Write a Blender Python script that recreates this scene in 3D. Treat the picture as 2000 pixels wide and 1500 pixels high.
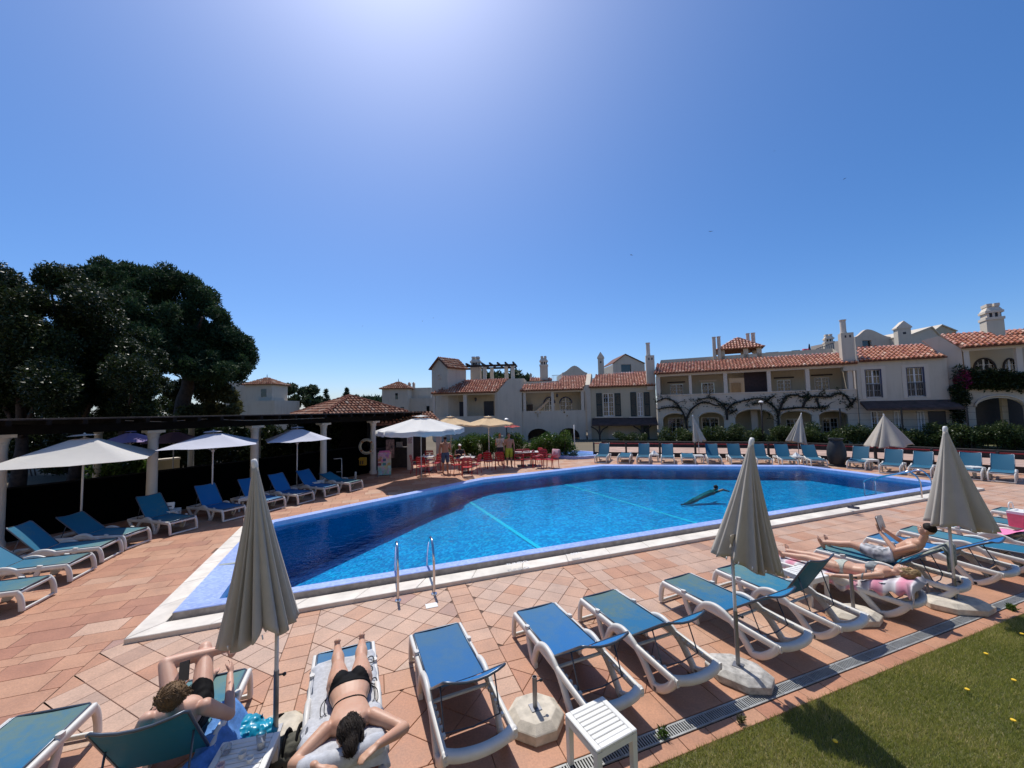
import bpy, bmesh, math, random
import numpy as np
from mathutils import Vector, Matrix, Quaternion, noise

scene = bpy.context.scene
for o in list(bpy.data.objects):
    bpy.data.objects.remove(o)
COL = scene.collection
rnd = random.Random(7)
R = math.radians

# ------------------------------------------------------------------ camera
CAM_H = 3.2
PITCH, ROLL, FPX = R(3.4), R(1.26), 751.0
_F = Vector((0, math.cos(PITCH), math.sin(PITCH)))
_R0 = Vector((1, 0, 0)); _U0 = _R0.cross(_F)
_R = _R0 * math.cos(ROLL) - _U0 * math.sin(ROLL)
_U = _U0 * math.cos(ROLL) + _R0 * math.sin(ROLL)
cam_data = bpy.data.cameras.new('camera')
cam_data.sensor_fit = 'HORIZONTAL'
cam_data.sensor_width = 36
cam_data.lens = FPX / 2000 * 36
cam_data.clip_start = 0.05
cam_data.clip_end = 5000
cam = bpy.data.objects.new('camera', cam_data)
COL.objects.link(cam)
m = Matrix.Identity(4)
for i, c in enumerate((_R, _U, -_F)):
    for j in range(3):
        m[j][i] = c[j]
m.translation = Vector((0, 0, CAM_H))
cam.matrix_world = m
scene.camera = cam

# ------------------------------------------------------------------ daylight
SUN_EL, SUN_AZ = R(61), R(-20)
SKY_TINT = (0.90, 0.94, 1.02)
SKY_IN, SKY_GAMMA, SKY_SAT, SKY_HUE, SKY_OUT = 0.15, 0.92, 1.25, 0.5, 9.5
world = bpy.data.worlds.new('World')
scene.world = world
world.use_nodes = True
wn = world.node_tree.nodes; wl = world.node_tree.links
wn.clear()
sky = wn.new('ShaderNodeTexSky'); sky.sky_type = 'NISHITA'; sky.sun_disc = False
sky.sun_elevation = SUN_EL; sky.sun_rotation = SUN_AZ
sky.altitude = 0; sky.air_density = 0.8; sky.dust_density = 1.0; sky.ozone_density = 6.0
def wmath(op, k):
    v = wn.new('ShaderNodeVectorMath'); v.operation = op
    if op == 'SCALE': v.inputs['Scale'].default_value = k
    return v
sc1 = wmath('SCALE', SKY_IN); gam = wn.new('ShaderNodeGamma'); gam.inputs[1].default_value = SKY_GAMMA
hsv = wn.new('ShaderNodeHueSaturation'); hsv.inputs['Saturation'].default_value = SKY_SAT; hsv.inputs['Hue'].default_value = SKY_HUE
sc2 = wmath('SCALE', SKY_OUT)
bg = wn.new('ShaderNodeBackground'); bg.inputs[1].default_value = 0.1
wo = wn.new('ShaderNodeOutputWorld')
wl.new(sky.outputs[0], sc1.inputs[0]); wl.new(sc1.outputs[0], gam.inputs[0]); wl.new(gam.outputs[0], hsv.inputs['Color'])
tint = wmath('MULTIPLY', 0); tint.inputs[1].default_value = SKY_TINT
wl.new(hsv.outputs[0], tint.inputs[0]); wl.new(tint.outputs[0], sc2.inputs[0]); wl.new(sc2.outputs[0], bg.inputs[0]); wl.new(bg.outputs[0], wo.inputs[0])
sun_dir = Vector((math.sin(SUN_AZ) * math.cos(SUN_EL), math.cos(SUN_AZ) * math.cos(SUN_EL), math.sin(SUN_EL)))
sd = bpy.data.lights.new('sun', 'SUN'); sd.energy = 4.4; sd.angle = R(0.53); sd.color = (1.0, 0.95, 0.88)
so = bpy.data.objects.new('sun', sd); COL.objects.link(so)
so.rotation_mode = 'QUATERNION'; so.rotation_quaternion = sun_dir.to_track_quat('Z', 'Y')
so.location = (0, 0, 60)
scene.view_settings.view_transform = 'Standard'
scene.view_settings.look = 'None'
scene.view_settings.gamma = 1
scene.view_settings.use_curve_mapping = False
scene.view_settings.exposure = 0.0
scene.cycles.max_bounces = 7
scene.cycles.transparent_max_bounces = 12
scene.cycles.caustics_reflective = False
scene.cycles.caustics_refractive = False
scene.cycles.use_denoising = True

# ------------------------------------------------------------------ survey: rays of the photograph met with the ground and with walls
def ray(px, py):
    return _F * FPX + _R * (px - 1000) + _U * (750 - py)
def G(px, py, z=0.0):
    d = ray(px, py); t = (z - CAM_H) / d.z
    return Vector((0, 0, CAM_H)) + d * t
def atY(px, py, Y):
    d = ray(px, py)
    return Vector((0, 0, CAM_H)) + d * (Y / d.y)
TH = R(19.8)
UU = Vector((math.cos(TH), math.sin(TH), 0)); NN = Vector((-math.sin(TH), math.cos(TH), 0))
def PQ(p, q, z=0.0):
    return UU * p + NN * q + Vector((0, 0, z))

# ------------------------------------------------------------------ materials
MATS = {}
def new_mat(name):
    mt = bpy.data.materials.new(name); mt.use_nodes = True
    nt = mt.node_tree; b = nt.nodes['Principled BSDF']
    MATS[name] = mt
    return mt, nt, b
def N(nt, typ, **kw):
    n = nt.nodes.new(typ)
    for k, v in kw.items():
        setattr(n, k, v)
    return n
def setin(n, **kw):
    for k, v in kw.items():
        n.inputs[k.replace('_', ' ')].default_value = v
def rgba(c):
    return (c[0], c[1], c[2], 1)
def mat(name, col, rough=0.6, var=0.15, scale=6.0, bump=0.0, bscale=60.0, metal=0.0, obj_var=0.0, col2=None, spec=0.5, sheen=0.0,
        dirt=0.0, trans=0.0, attr=None, detail=4.0):
    """Plain surface with colour grain, optional second tone, per-object variation and fine relief."""
    if name in MATS:
        return MATS[name]
    mt, nt, b = new_mat(name)
    L = nt.links.new
    tc = N(nt, 'ShaderNodeTexCoord')
    nz = N(nt, 'ShaderNodeTexNoise'); setin(nz, Scale=scale, Detail=detail, Roughness=0.6)
    L(tc.outputs['Object'], nz.inputs['Vector'])
    c2 = col2 or tuple(max(0, c * (1 - var * 2)) for c in col)
    c1 = tuple(min(1, c * (1 + var)) for c in col) if not col2 else col
    mix = N(nt, 'ShaderNodeMix', data_type='RGBA')
    rp = N(nt, 'ShaderNodeMapRange'); setin(rp, From_Min=0.3, From_Max=0.7)
    L(nz.outputs[0], rp.inputs[0]); L(rp.outputs[0], mix.inputs[0])
    mix.inputs[6].default_value = rgba(c1); mix.inputs[7].default_value = rgba(c2)
    out = mix.outputs[2]
    if dirt:
        n2 = N(nt, 'ShaderNodeTexNoise'); setin(n2, Scale=scale * 0.23, Detail=6.0, Roughness=0.7)
        L(tc.outputs['Object'], n2.inputs['Vector'])
        r2 = N(nt, 'ShaderNodeMapRange'); setin(r2, From_Min=0.5, From_Max=0.75, To_Max=dirt)
        L(n2.outputs[0], r2.inputs[0])
        m2 = N(nt, 'ShaderNodeMix', data_type='RGBA'); L(r2.outputs[0], m2.inputs[0]); L(out, m2.inputs[6])
        m2.inputs[7].default_value = rgba(tuple(c * 0.35 for c in col)); out = m2.outputs[2]
    if obj_var or attr:
        h = N(nt, 'ShaderNodeHueSaturation')
        if attr:
            at = N(nt, 'ShaderNodeAttribute', attribute_name=attr); rv = at.outputs['Fac']
        else:
            oi = N(nt, 'ShaderNodeObjectInfo'); rv = oi.outputs['Random']
        ma = N(nt, 'ShaderNodeMapRange'); ov = obj_var or 0.2
        setin(ma, To_Min=1 - ov, To_Max=1 + ov); L(rv, ma.inputs[0]); L(ma.outputs[0], h.inputs['Value'])
        mb = N(nt, 'ShaderNodeMath', operation='MULTIPLY'); L(rv, mb.inputs[0]); mb.inputs[1].default_value = 7.31
        mc = N(nt, 'ShaderNodeMath', operation='FRACT'); L(mb.outputs[0], mc.inputs[0])
        md = N(nt, 'ShaderNodeMapRange'); setin(md, To_Min=0.5 - ov * 0.05, To_Max=0.5 + ov * 0.05); L(mc.outputs[0], md.inputs[0]); L(md.outputs[0], h.inputs['Hue'])
        L(out, h.inputs['Color']); out = h.outputs[0]
    L(out, b.inputs['Base Color'])
    b.inputs['Roughness'].default_value = rough
    b.inputs['Metallic'].default_value = metal
    b.inputs['Specular IOR Level'].default_value = spec
    if sheen:
        b.inputs['Sheen Weight'].default_value = sheen
    if bump:
        nb = N(nt, 'ShaderNodeTexNoise'); setin(nb, Scale=bscale, Detail=3.0)
        L(tc.outputs['Object'], nb.inputs['Vector'])
        bp = N(nt, 'ShaderNodeBump'); setin(bp, Strength=bump, Distance=0.01)
        L(nb.outputs[0], bp.inputs['Height']); L(bp.outputs[0], b.inputs['Normal'])
    if trans:
        tr = N(nt, 'ShaderNodeBsdfTranslucent'); L(out, tr.inputs['Color'])
        ms = N(nt, 'ShaderNodeMixShader'); ms.inputs[0].default_value = trans
        L(b.outputs[0], ms.inputs[1]); L(tr.outputs[0], ms.inputs[2])
        L(ms.outputs[0], nt.nodes['Material Output'].inputs['Surface'])
    return mt

# ------------------------------------------------------------------ mesh collecting
class MB:
    def __init__(s):
        s.v = []; s.f = []; s.fa = []; s.mi = []; s.cm = 0; s.cur = 0.0
    def add(s, vs, fs):
        k = len(s.v); s.v.extend([tuple(x) for x in vs])
        for f in fs:
            s.f.append(tuple(i + k for i in f)); s.fa.append(s.cur); s.mi.append(s.cm)
        return s
    def box(s, c, d, rot=None, taper=None):
        c = Vector(c); hx, hy, hz = d[0] / 2, d[1] / 2, d[2] / 2
        vs = []
        for z in (-1, 1):
            t = taper if (taper and z > 0) else 1
            for x, y in ((-1, -1), (1, -1), (1, 1), (-1, 1)):
                v = Vector((x * hx * t, y * hy * t, z * hz))
                if rot is not None: v = rot @ v
                vs.append(c + v)
        return s.add(vs, [(3, 2, 1, 0), (4, 5, 6, 7), (0, 1, 5, 4), (1, 2, 6, 5), (2, 3, 7, 6), (3, 0, 4, 7)])
    def bevbox(s, c, d, b=0.006, rot=None):
        """box with chamfered edges"""
        c = Vector(c); h = [x / 2 for x in d]; b = min(b, min(h) * .9)
        bm = bmesh.new(); bmesh.ops.create_cube(bm, size=1)
        for v in bm.verts: v.co = Vector((v.co.x * d[0], v.co.y * d[1], v.co.z * d[2]))
        bmesh.ops.bevel(bm, geom=list(bm.edges), offset=b, segments=1, affect='EDGES')
        bm.verts.index_update()
        vs = [c + (rot @ v.co if rot is not None else v.co) for v in bm.verts]
        fs = [[v.index for v in f.verts] for f in bm.faces]; bm.free()
        return s.add(vs, fs)
    def prism(s, poly, z0, z1, cap=True):
        """poly: ccw list of (x, y); z0, z1 may be lists"""
        n = len(poly)
        vs = [(p[0], p[1], z0) for p in poly] + [(p[0], p[1], z1) for p in poly]
        fs = [(i, (i + 1) % n, n + (i + 1) % n, n + i) for i in range(n)]
        if cap: fs += [tuple(range(n, 2 * n)), tuple(range(n - 1, -1, -1))]
        return s.add(vs, fs)
    def tube(s, pts, r, n=8, cap=True, flat=None, up=None, closed=False):
        """sweep along pts; r number or list; flat=(a,b) cross section scale with 'up' reference (rounded rectangle when n==8)"""
        pts = [Vector(p) for p in pts]; m_ = len(pts)
        rr = r if isinstance(r, (list, tuple)) else [r] * m_
        tang = []
        for i in range(m_):
            a = pts[i - 1] if (i > 0 or closed) else pts[i]; b = pts[(i + 1) % m_] if (i < m_ - 1 or closed) else pts[i]
            t = (b - a); t = t.normalized() if t.length > 1e-9 else Vector((0, 0, 1)); tang.append(t)
        ref = Vector(up) if up is not None else (Vector((0, 0, 1)) if abs(tang[0].z) < .9 else Vector((1, 0, 0)))
        vs = []; fs = []
        for i in range(m_):
            t = tang[i]
            x = ref - t * ref.dot(t)
            if x.length < 1e-5: x = t.orthogonal()
            x.normalize(); y = t.cross(x)
            if up is None: ref = x
            for k in range(n):
                a = 2 * math.pi * (k + .5) / n
                ca, sa = math.cos(a), math.sin(a)
                if flat:
                    # superellipse
                    ca = math.copysign(abs(ca) ** .55, ca) * flat[0]; sa = math.copysign(abs(sa) ** .55, sa) * flat[1]
                vs.append(pts[i] + (x * ca + y * sa) * rr[i])
        for i in range(m_ - 1 + (1 if closed else 0)):
            j = (i + 1) % m_
            for k in range(n):
                l = (k + 1) % n
                fs.append((i * n + k, i * n + l, j * n + l, j * n + k))
        if cap and not closed:
            fs.append(tuple(range(n - 1, -1, -1))); fs.append(tuple((m_ - 1) * n + k for k in range(n)))
        return s.add(vs, fs)
    def lathe(s, prof, n=16, c=(0, 0, 0), cap=True):
        """prof list of (r, z)"""
        vs = []; fs = []
        for r, z in prof:
            for k in range(n):
                a = 2 * math.pi * k / n; vs.append((c[0] + r * math.cos(a), c[1] + r * math.sin(a), c[2] + z))
        for i in range(len(prof) - 1):
            for k in range(n):
                l = (k + 1) % n; fs.append((i * n + k, i * n + l, (i + 1) * n + l, (i + 1) * n + k))
        if cap:
            fs.append(tuple(range(n - 1, -1, -1))); fs.append(tuple((len(prof) - 1) * n + k for k in range(n)))
        return s.add(vs, fs)
    def ball(s, c, r, nu=12, nv=8, rot=None):
        c = Vector(c); r = r if isinstance(r, (tuple, list)) else (r, r, r)
        vs = []; fs = []
        def P(x, y, z):
            v = Vector((x * r[0], y * r[1], z * r[2]))
            return c + (rot @ v if rot is not None else v)
        vs.append(P(0, 0, -1))
        for i in range(1, nv):
            ph = math.pi * i / nv - math.pi / 2
            for k in range(nu):
                a = 2 * math.pi * k / nu; vs.append(P(math.cos(ph) * math.cos(a), math.cos(ph) * math.sin(a), math.sin(ph)))
        vs.append(P(0, 0, 1))
        for k in range(nu): fs.append((0, 1 + (k + 1) % nu, 1 + k))
        for i in range(nv - 2):
            for k in range(nu):
                l = (k + 1) % nu; fs.append((1 + i * nu + k, 1 + i * nu + l, 1 + (i + 1) * nu + l, 1 + (i + 1) * nu + k))
        e = len(vs) - 1; o_ = 1 + (nv - 2) * nu
        for k in range(nu): fs.append((e, o_ + k, o_ + (k + 1) % nu))
        return s.add(vs, fs)
    def sheet(s, rows, thick=0.0):
        """grid of points (list of rows); optional thickness along local normal estimate"""
        a = len(rows); b = len(rows[0])
        vs = [Vector(p) for r_ in rows for p in r_]
        fs = [(i * b + j, i * b + j + 1, (i + 1) * b + j + 1, (i + 1) * b + j) for i in range(a - 1) for j in range(b - 1)]
        if not thick: return s.add(vs, fs)
        nr = [Vector((0, 0, 0)) for _ in vs]
        for f in fs:
            nn = (vs[f[1]] - vs[f[0]]).cross(vs[f[3]] - vs[f[0]])
            for i in f: nr[i] += nn
        k = len(vs)
        low = [v - (n_.normalized() if n_.length > 0 else Vector((0, 0, 1))) * thick for v, n_ in zip(vs, nr)]
        fs2 = [tuple(i + k for i in reversed(f)) for f in fs]
        rim = [i for i in range(b)] + [i * b + b - 1 for i in range(1, a)] + [(a - 1) * b + j for j in range(b - 2, -1, -1)] + [i * b for i in range(a - 2, 0, -1)]
        sd_ = [(rim[(i + 1) % len(rim)], rim[i], rim[i] + k, rim[(i + 1) % len(rim)] + k) for i in range(len(rim))]
        return s.add(vs + low, fs + fs2 + sd_)
    def mesh(s, name, mats, smooth=False, attr=None, autosmooth=None):
        me = bpy.data.meshes.new(name)
        me.from_pydata(s.v, [], s.f)
        if not isinstance(mats, (list, tuple)): mats = [mats]
        for mt in mats: me.materials.append(mt)
        if any(s.mi): me.polygons.foreach_set('material_index', s.mi)
        if smooth: me.polygons.foreach_set('use_smooth', [True] * len(me.polygons))
        if attr:
            at = me.attributes.new(attr, 'FLOAT', 'FACE'); at.data.foreach_set('value', s.fa)
        me.update()
        if smooth and autosmooth:
            try: me.set_sharp_from_angle(angle=R(autosmooth))
            except Exception: pass
        return me
    def build(s, name, mats, parent=None, smooth=False, attr=None, autosmooth=None, **props):
        return link(name, s.mesh(name, mats, smooth, attr, autosmooth), parent, **props)

def link(name, me, parent=None, **props):
    o = bpy.data.objects.new(name, me)
    COL.objects.link(o)
    if parent is not None: o.parent = parent
    for k, v in props.items():
        if v is not None: o[k] = v
    return o
def thing(name, loc=(0, 0, 0), rz=0.0, label=None, category=None, group=None, scale=1.0):
    o = bpy.data.objects.new(name, None); COL.objects.link(o)
    o.empty_display_size = 0.1
    o.location = loc; o.rotation_euler = (0, 0, rz); o.scale = (scale,) * 3
    if label: o['label'] = label
    if category: o['category'] = category
    if group: o['group'] = group
    return o
def copy_tree(src, loc=None, rz=None, label=None, parent=None):
    c = src.copy(); COL.objects.link(c); c.parent = parent
    if loc is not None: c.location = loc
    if rz is not None: c.rotation_euler = (0, 0, rz)
    if label: c['label'] = label
    for ch in src.children:
        copy_tree(ch, parent=c)
    return c
def smooth_path(pts, k=4):
    """Catmull-Rom through pts"""
    pts = [Vector(p) for p in pts]; out = []
    for i in range(len(pts) - 1):
        p0 = pts[max(0, i - 1)]; p1 = pts[i]; p2 = pts[i + 1]; p3 = pts[min(len(pts) - 1, i + 2)]
        for j in range(k):
            t = j / k
            out.append(.5 * ((2 * p1) + (p2 - p0) * t + (2 * p0 - 5 * p1 + 4 * p2 - p3) * t * t + (3 * p1 - p0 - 3 * p2 + p3) * t ** 3))
    out.append(pts[-1]); return out
def clip_half(poly, n, d):
    """keep points with n.p >= d (2d)"""
    out = []
    for i in range(len(poly)):
        a = poly[i]; b = poly[(i + 1) % len(poly)]
        da = n[0] * a[0] + n[1] * a[1] - d; db = n[0] * b[0] + n[1] * b[1] - d
        if da >= 0: out.append(a)
        if (da >= 0) != (db >= 0):
            t = da / (da - db); out.append((a[0] + (b[0] - a[0]) * t, a[1] + (b[1] - a[1]) * t))
    return out
def area2(poly):
    return .5 * sum(poly[i][0] * poly[(i + 1) % len(poly)][1] - poly[(i + 1) % len(poly)][0] * poly[i][1] for i in range(len(poly)))
def inside(pt, poly):
    x, y = pt; r = False; n = len(poly); j = n - 1
    for i in range(n):
        xi, yi = poly[i]; xj, yj = poly[j]
        if (yi > y) != (yj > y) and x < (xj - xi) * (y - yi) / (yj - yi) + xi: r = not r
        j = i
    return r
def offset_poly(poly, d):
    """inward offset for ccw polygon; d number or one per edge i->i+1"""
    n = len(poly); dd = d if isinstance(d, (list, tuple)) else [d] * n
    out = []
    for i in range(n):
        a = Vector(poly[i - 1]); b = Vector(poly[i]); c = Vector(poly[(i + 1) % n])
        e1 = (b - a).normalized(); e2 = (c - b).normalized()
        n1 = Vector((-e1.y, e1.x)); n2 = Vector((-e2.y, e2.x))
        # intersect lines  n1.x = n1.b + d1 ; n2.x = n2.b + d2
        d1 = n1.dot(b) + dd[i - 1]; d2 = n2.dot(b) + dd[i]
        det = n1.x * n2.y - n1.y * n2.x
        if abs(det) < 1e-6: p = b + n1 * dd[i]
        else: p = Vector(((d1 * n2.y - d2 * n1.y) / det, (n1.x * d2 - n2.x * d1) / det))
        out.append((p.x, p.y))
    return out
# ------------------------------------------------------------------ pool outline (pool frame p, q)
POOL = [(-3.3, 7.12), (19.65, 7.12), (19.35, 12.9), (10.9, 17.6), (4.25, 16.75), (-3.45, 12.75)]
COP, GUT, RIM = 0.34, 0.40, 0.40
cop_in = offset_poly(POOL, COP)
rim_out = offset_poly(POOL, GUT)
deep = offset_poly(POOL, [0.72, 0.75, 0.75, 0.75, 0.72, 0.95])
# the left corner of the deep water is cut by a wide shallow shelf
deep = [(-2.40, 7.80), deep[1], deep[2], deep[3], deep[4], (-2.60, 12.50)]
WATER_Z = 0.03
RIM_Z = 0.17
COP_Z = 0.07
DEPTH = -1.55

def wpoly(poly):
    return [(PQ(*p).x, PQ(*p).y) for p in poly]

# ------------------------------------------------------------------ ground
def ground_mat():
    mt, nt, b = new_mat('ground_earth'); L = nt.links.new
    tc = N(nt, 'ShaderNodeTexCoord'); nz = N(nt, 'ShaderNodeTexNoise'); setin(nz, Scale=0.35, Detail=8.0)
    L(tc.outputs['Object'], nz.inputs['Vector'])
    cr = N(nt, 'ShaderNodeValToRGB'); cr.color_ramp.elements[0].color = (.10, .085, .055, 1); cr.color_ramp.elements[1].color = (.19, .15, .10, 1)
    L(nz.outputs[0], cr.inputs[0]); L(cr.outputs[0], b.inputs['Base Color']); b.inputs['Roughness'].default_value = .95
    return mt
gm = MB()
n_ = len(POOL); inner = wpoly(offset_poly(POOL, 0.2)); ctr = Vector(PQ(8, 12)).to_2d()
outer = []
for p in inner:
    d = (Vector(p) - ctr).normalized(); outer.append(tuple(ctr + d * 1500))
gm.add([(x, y, -0.03) for x, y in inner] + [(x, y, -0.03) for x, y in outer], [(i, n_ + i, n_ + (i + 1) % n_, (i + 1) % n_) for i in range(n_)])
gm.build('ground', ground_mat(), kind='structure')

# grout bed below the deck tiles
def ring_sheet(inner_pq, outer_pq, z):
    mb = MB(); a = wpoly(inner_pq); b = wpoly(outer_pq); k = len(a)
    mb.add([(x, y, z) for x, y in a] + [(x, y, z) for x, y in b], [(i, k + i, k + (i + 1) % k, (i + 1) % k) for i in range(k)])
    return mb
m_grout = mat('grout', (.17, .105, .075), .95, .25, 3.0)
DECK_OUT = [(-12, 2.98), (26, 2.98), (27.5, 11), (13.5, 21.2), (4, 24), (-12, 18)]
deck = ring_sheet(offset_poly(POOL, .2), DECK_OUT, -0.012).build('deck', m_grout, kind='structure')

# ------------------------------------------------------------------ deck tiles: every tile has its own edges
def tile_mat():
    mt, nt, b = new_mat('terracotta_tile'); L = nt.links.new
    at = N(nt, 'ShaderNodeAttribute', attribute_name='tone')
    cr = N(nt, 'ShaderNodeValToRGB'); e = cr.color_ramp
    cols = [(0, (.36, .155, .09)), (.2, (.43, .20, .112)), (.4, (.46, .24, .14)), (.6, (.50, .315, .215)), (.8, (.47, .32, .235)), (.93, (.37, .22, .15)), (1, (.36, .20, .165))]
    e.elements[0].position = 0; e.elements[0].color = rgba(cols[0][1]); e.elements[1].position = 1; e.elements[1].color = rgba(cols[-1][1])
    for p_, c in cols[1:-1]:
        x = e.elements.new(p_); x.color = rgba(c)
    L(at.outputs['Fac'], cr.inputs[0])
    tc = N(nt, 'ShaderNodeTexCoord')
    n1 = N(nt, 'ShaderNodeTexNoise'); setin(n1, Scale=2.2, Detail=7.0, Roughness=.65); L(tc.outputs['Object'], n1.inputs['Vector'])
    n2 = N(nt, 'ShaderNodeTexNoise'); setin(n2, Scale=45.0, Detail=4.0, Roughness=.7); L(tc.outputs['Object'], n2.inputs['Vector'])
    mx = N(nt, 'ShaderNodeMix', data_type='RGBA', blend_type='MULTIPLY'); mr = N(nt, 'ShaderNodeMapRange'); setin(mr, From_Min=.25, From_Max=.75, To_Min=.78, To_Max=1.18)
    L(n1.outputs[0], mr.inputs[0]); mx.inputs[0].default_value = 1; L(cr.outputs[0], mx.inputs[6]); L(mr.outputs[0], mx.inputs[7])
    m2 = N(nt, 'ShaderNodeMix', data_type='RGBA', blend_type='MULTIPLY'); mr2 = N(nt, 'ShaderNodeMapRange'); setin(mr2, From_Min=.3, From_Max=.7, To_Min=.78, To_Max=1.14)
    L(n2.outputs[0], mr2.inputs[0]); m2.inputs[0].default_value = 1; L(mx.outputs[2], m2.inputs[6]); L(mr2.outputs[0], m2.inputs[7])
    # dark stains with a shape of their own
    n3 = N(nt, 'ShaderNodeTexNoise'); setin(n3, Scale=.8, Detail=10.0, Roughness=.75, Distortion=.6); L(tc.outputs['Object'], n3.inputs['Vector'])
    mr3 = N(nt, 'ShaderNodeMapRange'); setin(mr3, From_Min=.56, From_Max=.74, To_Min=0, To_Max=.5); L(n3.outputs[0], mr3.inputs[0])
    m3 = N(nt, 'ShaderNodeMix', data_type='RGBA'); L(mr3.outputs[0], m3.inputs[0]); L(m2.outputs[2], m3.inputs[6]); m3.inputs[7].default_value = (.2, .12, .09, 1)
    L(m3.outputs[2], b.inputs['Base Color'])
    rr = N(nt, 'ShaderNodeMapRange'); setin(rr, To_Min=.42, To_Max=.72); L(n1.outputs[0], rr.inputs[0]); L(rr.outputs[0], b.inputs['Roughness'])
    bp = N(nt, 'ShaderNodeBump'); setin(bp, Strength=.18, Distance=.004); L(n2.outputs[0], bp.inputs['Height']); L(bp.outputs[0], b.inputs['Normal'])
    return mt
M_TILE = tile_mat()
tiles = []          # (distance, polygon in pq, tone, dz)
skip_poly = offset_poly(POOL, .17)
def put_tile(poly, tone):
    if abs(area2(poly)) < 0.004: return
    cx = sum(p[0] for p in poly) / len(poly); cy = sum(p[1] for p in poly) / len(poly)
    if inside((cx, cy), skip_poly): return
    w = PQ(cx, cy)
    if area2(poly) < 0: poly = poly[::-1]
    tiles.append((w.length, poly, tone, rnd.uniform(-.0012, .0012)))
def clip_rect(poly, p0, p1, q0, q1):
    for n, d in (((1, 0), p0), ((-1, 0), -p1), ((0, 1), q0), ((0, -1), -q1)):
        poly = clip_half(poly, n, d)
        if len(poly) < 3: return []
    return poly
GAP = .0034
def shrink(poly, g=GAP):
    try:
        if len(poly) < 3: return []
        q = poly if area2(poly) > 0 else poly[::-1]
        r = offset_poly(q, g)
        return r
    except Exception:
        return []
def tone(center, spread=.22):
    return min(1, max(0, rnd.gauss(center + .04, spread * .62)))
def field_diamond(p0, p1, q0, q1, side, tc):
    h = side / math.sqrt(2)
    i0 = int((p0 - 1) / h); i1 = int((p1 + 1) / h) + 1; j0 = int((q0 - 1) / h); j1 = int((q1 + 1) / h) + 1
    for i in range(i0, i1):
        for j in range(j0, j1):
            if (i + j) % 2: continue
            c = (i * h, j * h)
            po = clip_rect([(c[0] + h, c[1]), (c[0], c[1] + h), (c[0] - h, c[1]), (c[0], c[1] - h)], p0, p1, q0, q1)
            if len(po) >= 3 and abs(area2(po)) > .006:
                put_tile(shrink(po), tone(tc + .12 * min(1, (c[1] - 5.4) / 1.6)))
def field_grid(p0, p1, q0, q1, a, b, tc, bond=0.0, spread=.22, jit=0.0):
    q = q0; row = 0
    while q < q1 - .02:
        bb = b * (1 + rnd.uniform(-jit, jit)); p = p0 - a * 2 + (bond * a * (row % 2)); row += 1
        while p < p1:
            aa = a * (1 + rnd.uniform(-jit, jit))
            po = clip_rect([(p, q), (p + aa, q), (p + aa, q + bb), (p, q + bb)], p0, p1, q0, q1)
            if len(po) >= 3 and abs(area2(po)) > .006: put_tile(shrink(po), tone(tc, spread))
            p += aa
        q += bb
Q0, QB0, QB1, QN = 3.30, 4.78, 5.12, 7.30
bands = [-.98, 1.40, 3.70]
# border row against the lawn and straight row behind the drain
field_grid(-12, 24, 2.985, 3.145, .335, .16, .22, spread=.12)
field_grid(-12, 24, Q0, 3.72, .62, .42, .24, spread=.14)
edges = [-3.5] + bands + [6.0]
for i in range(len(edges) - 1):
    a = edges[i] + (.17 if i else 0); b_ = edges[i + 1] - (.17 if i < len(edges) - 2 else 0)
    if i == len(edges) - 2: break
    field_diamond(a, b_, 3.72, QB0, .42, .3); field_diamond(a, b_, QB1, QN, .33, .5)
    field_grid(a, b_, QB0, QB1, .46, .34, .3, spread=.14)
for c in bands:
    field_grid(c - .17, c + .17, 3.72, QN, .34, .27, .4, spread=.12)
field_grid(3.87, 26, 3.72, QN, .30, .42, .5, bond=.5, jit=.0)
# left terrace and the far side
field_grid(-12, -3.5, 3.72, QN, .62, .36, .24, bond=.5, spread=.28, jit=.12)
field_grid(-12, 4.0, QN, 24, .62, .36, .24, bond=.5, spread=.28, jit=.12)
field_grid(4.0, 27.5, QN, 24, .50, .34, .5, bond=.5)
dk = wpoly(DECK_OUT)
tiles = [t for t in tiles if inside((sum(p[0] for p in t[1]) / len(t[1]), sum(p[1] for p in t[1]) / len(t[1])), DECK_OUT)]
tiles.sort(key=lambda t: t[0])
def in_view(poly):
    w = PQ(sum(p[0] for p in poly) / len(poly), sum(p[1] for p in poly) / len(poly)) - Vector((0, 0, CAM_H))
    z = w.dot(_F)
    if z < .3: return False
    x = FPX * w.dot(_R) / z; y = FPX * w.dot(_U) / z
    return abs(x) < 1030 and abs(y) < 770
def tile_mesh(mb, poly, tone_, dz):
    mb.cur = tone_
    e = .004
    low = [PQ(*p) for p in poly]; top = [PQ(*p) for p in offset_poly(poly, e)]
    k = len(poly); z1 = dz; 
    mb.add([(v.x, v.y, -.011) for v in low] + [(v.x, v.y, z1 - .003) for v in low] + [(v.x, v.y, z1) for v in top],
           [(i, (i + 1) % k, k + (i + 1) % k, k + i) for i in range(k)] + [(k + i, k + (i + 1) % k, 2 * k + (i + 1) % k, 2 * k + i) for i in range(k)] + [tuple(range(2 * k, 3 * k))])
rest = MB(); cnt = 0
for dist, poly, tn, dz in tiles:
    try:
        if cnt < 300 and in_view(poly) and abs(area2(poly)) > .03:
            mb = MB(); tile_mesh(mb, poly, tn, dz); mb.build('tile', M_TILE, deck, attr='tone'); cnt += 1
        else:
            tile_mesh(rest, poly, tn, dz)
    except Exception:
        pass
rest.build('tiles', M_TILE, deck, attr='tone', kind='stuff')

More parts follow.
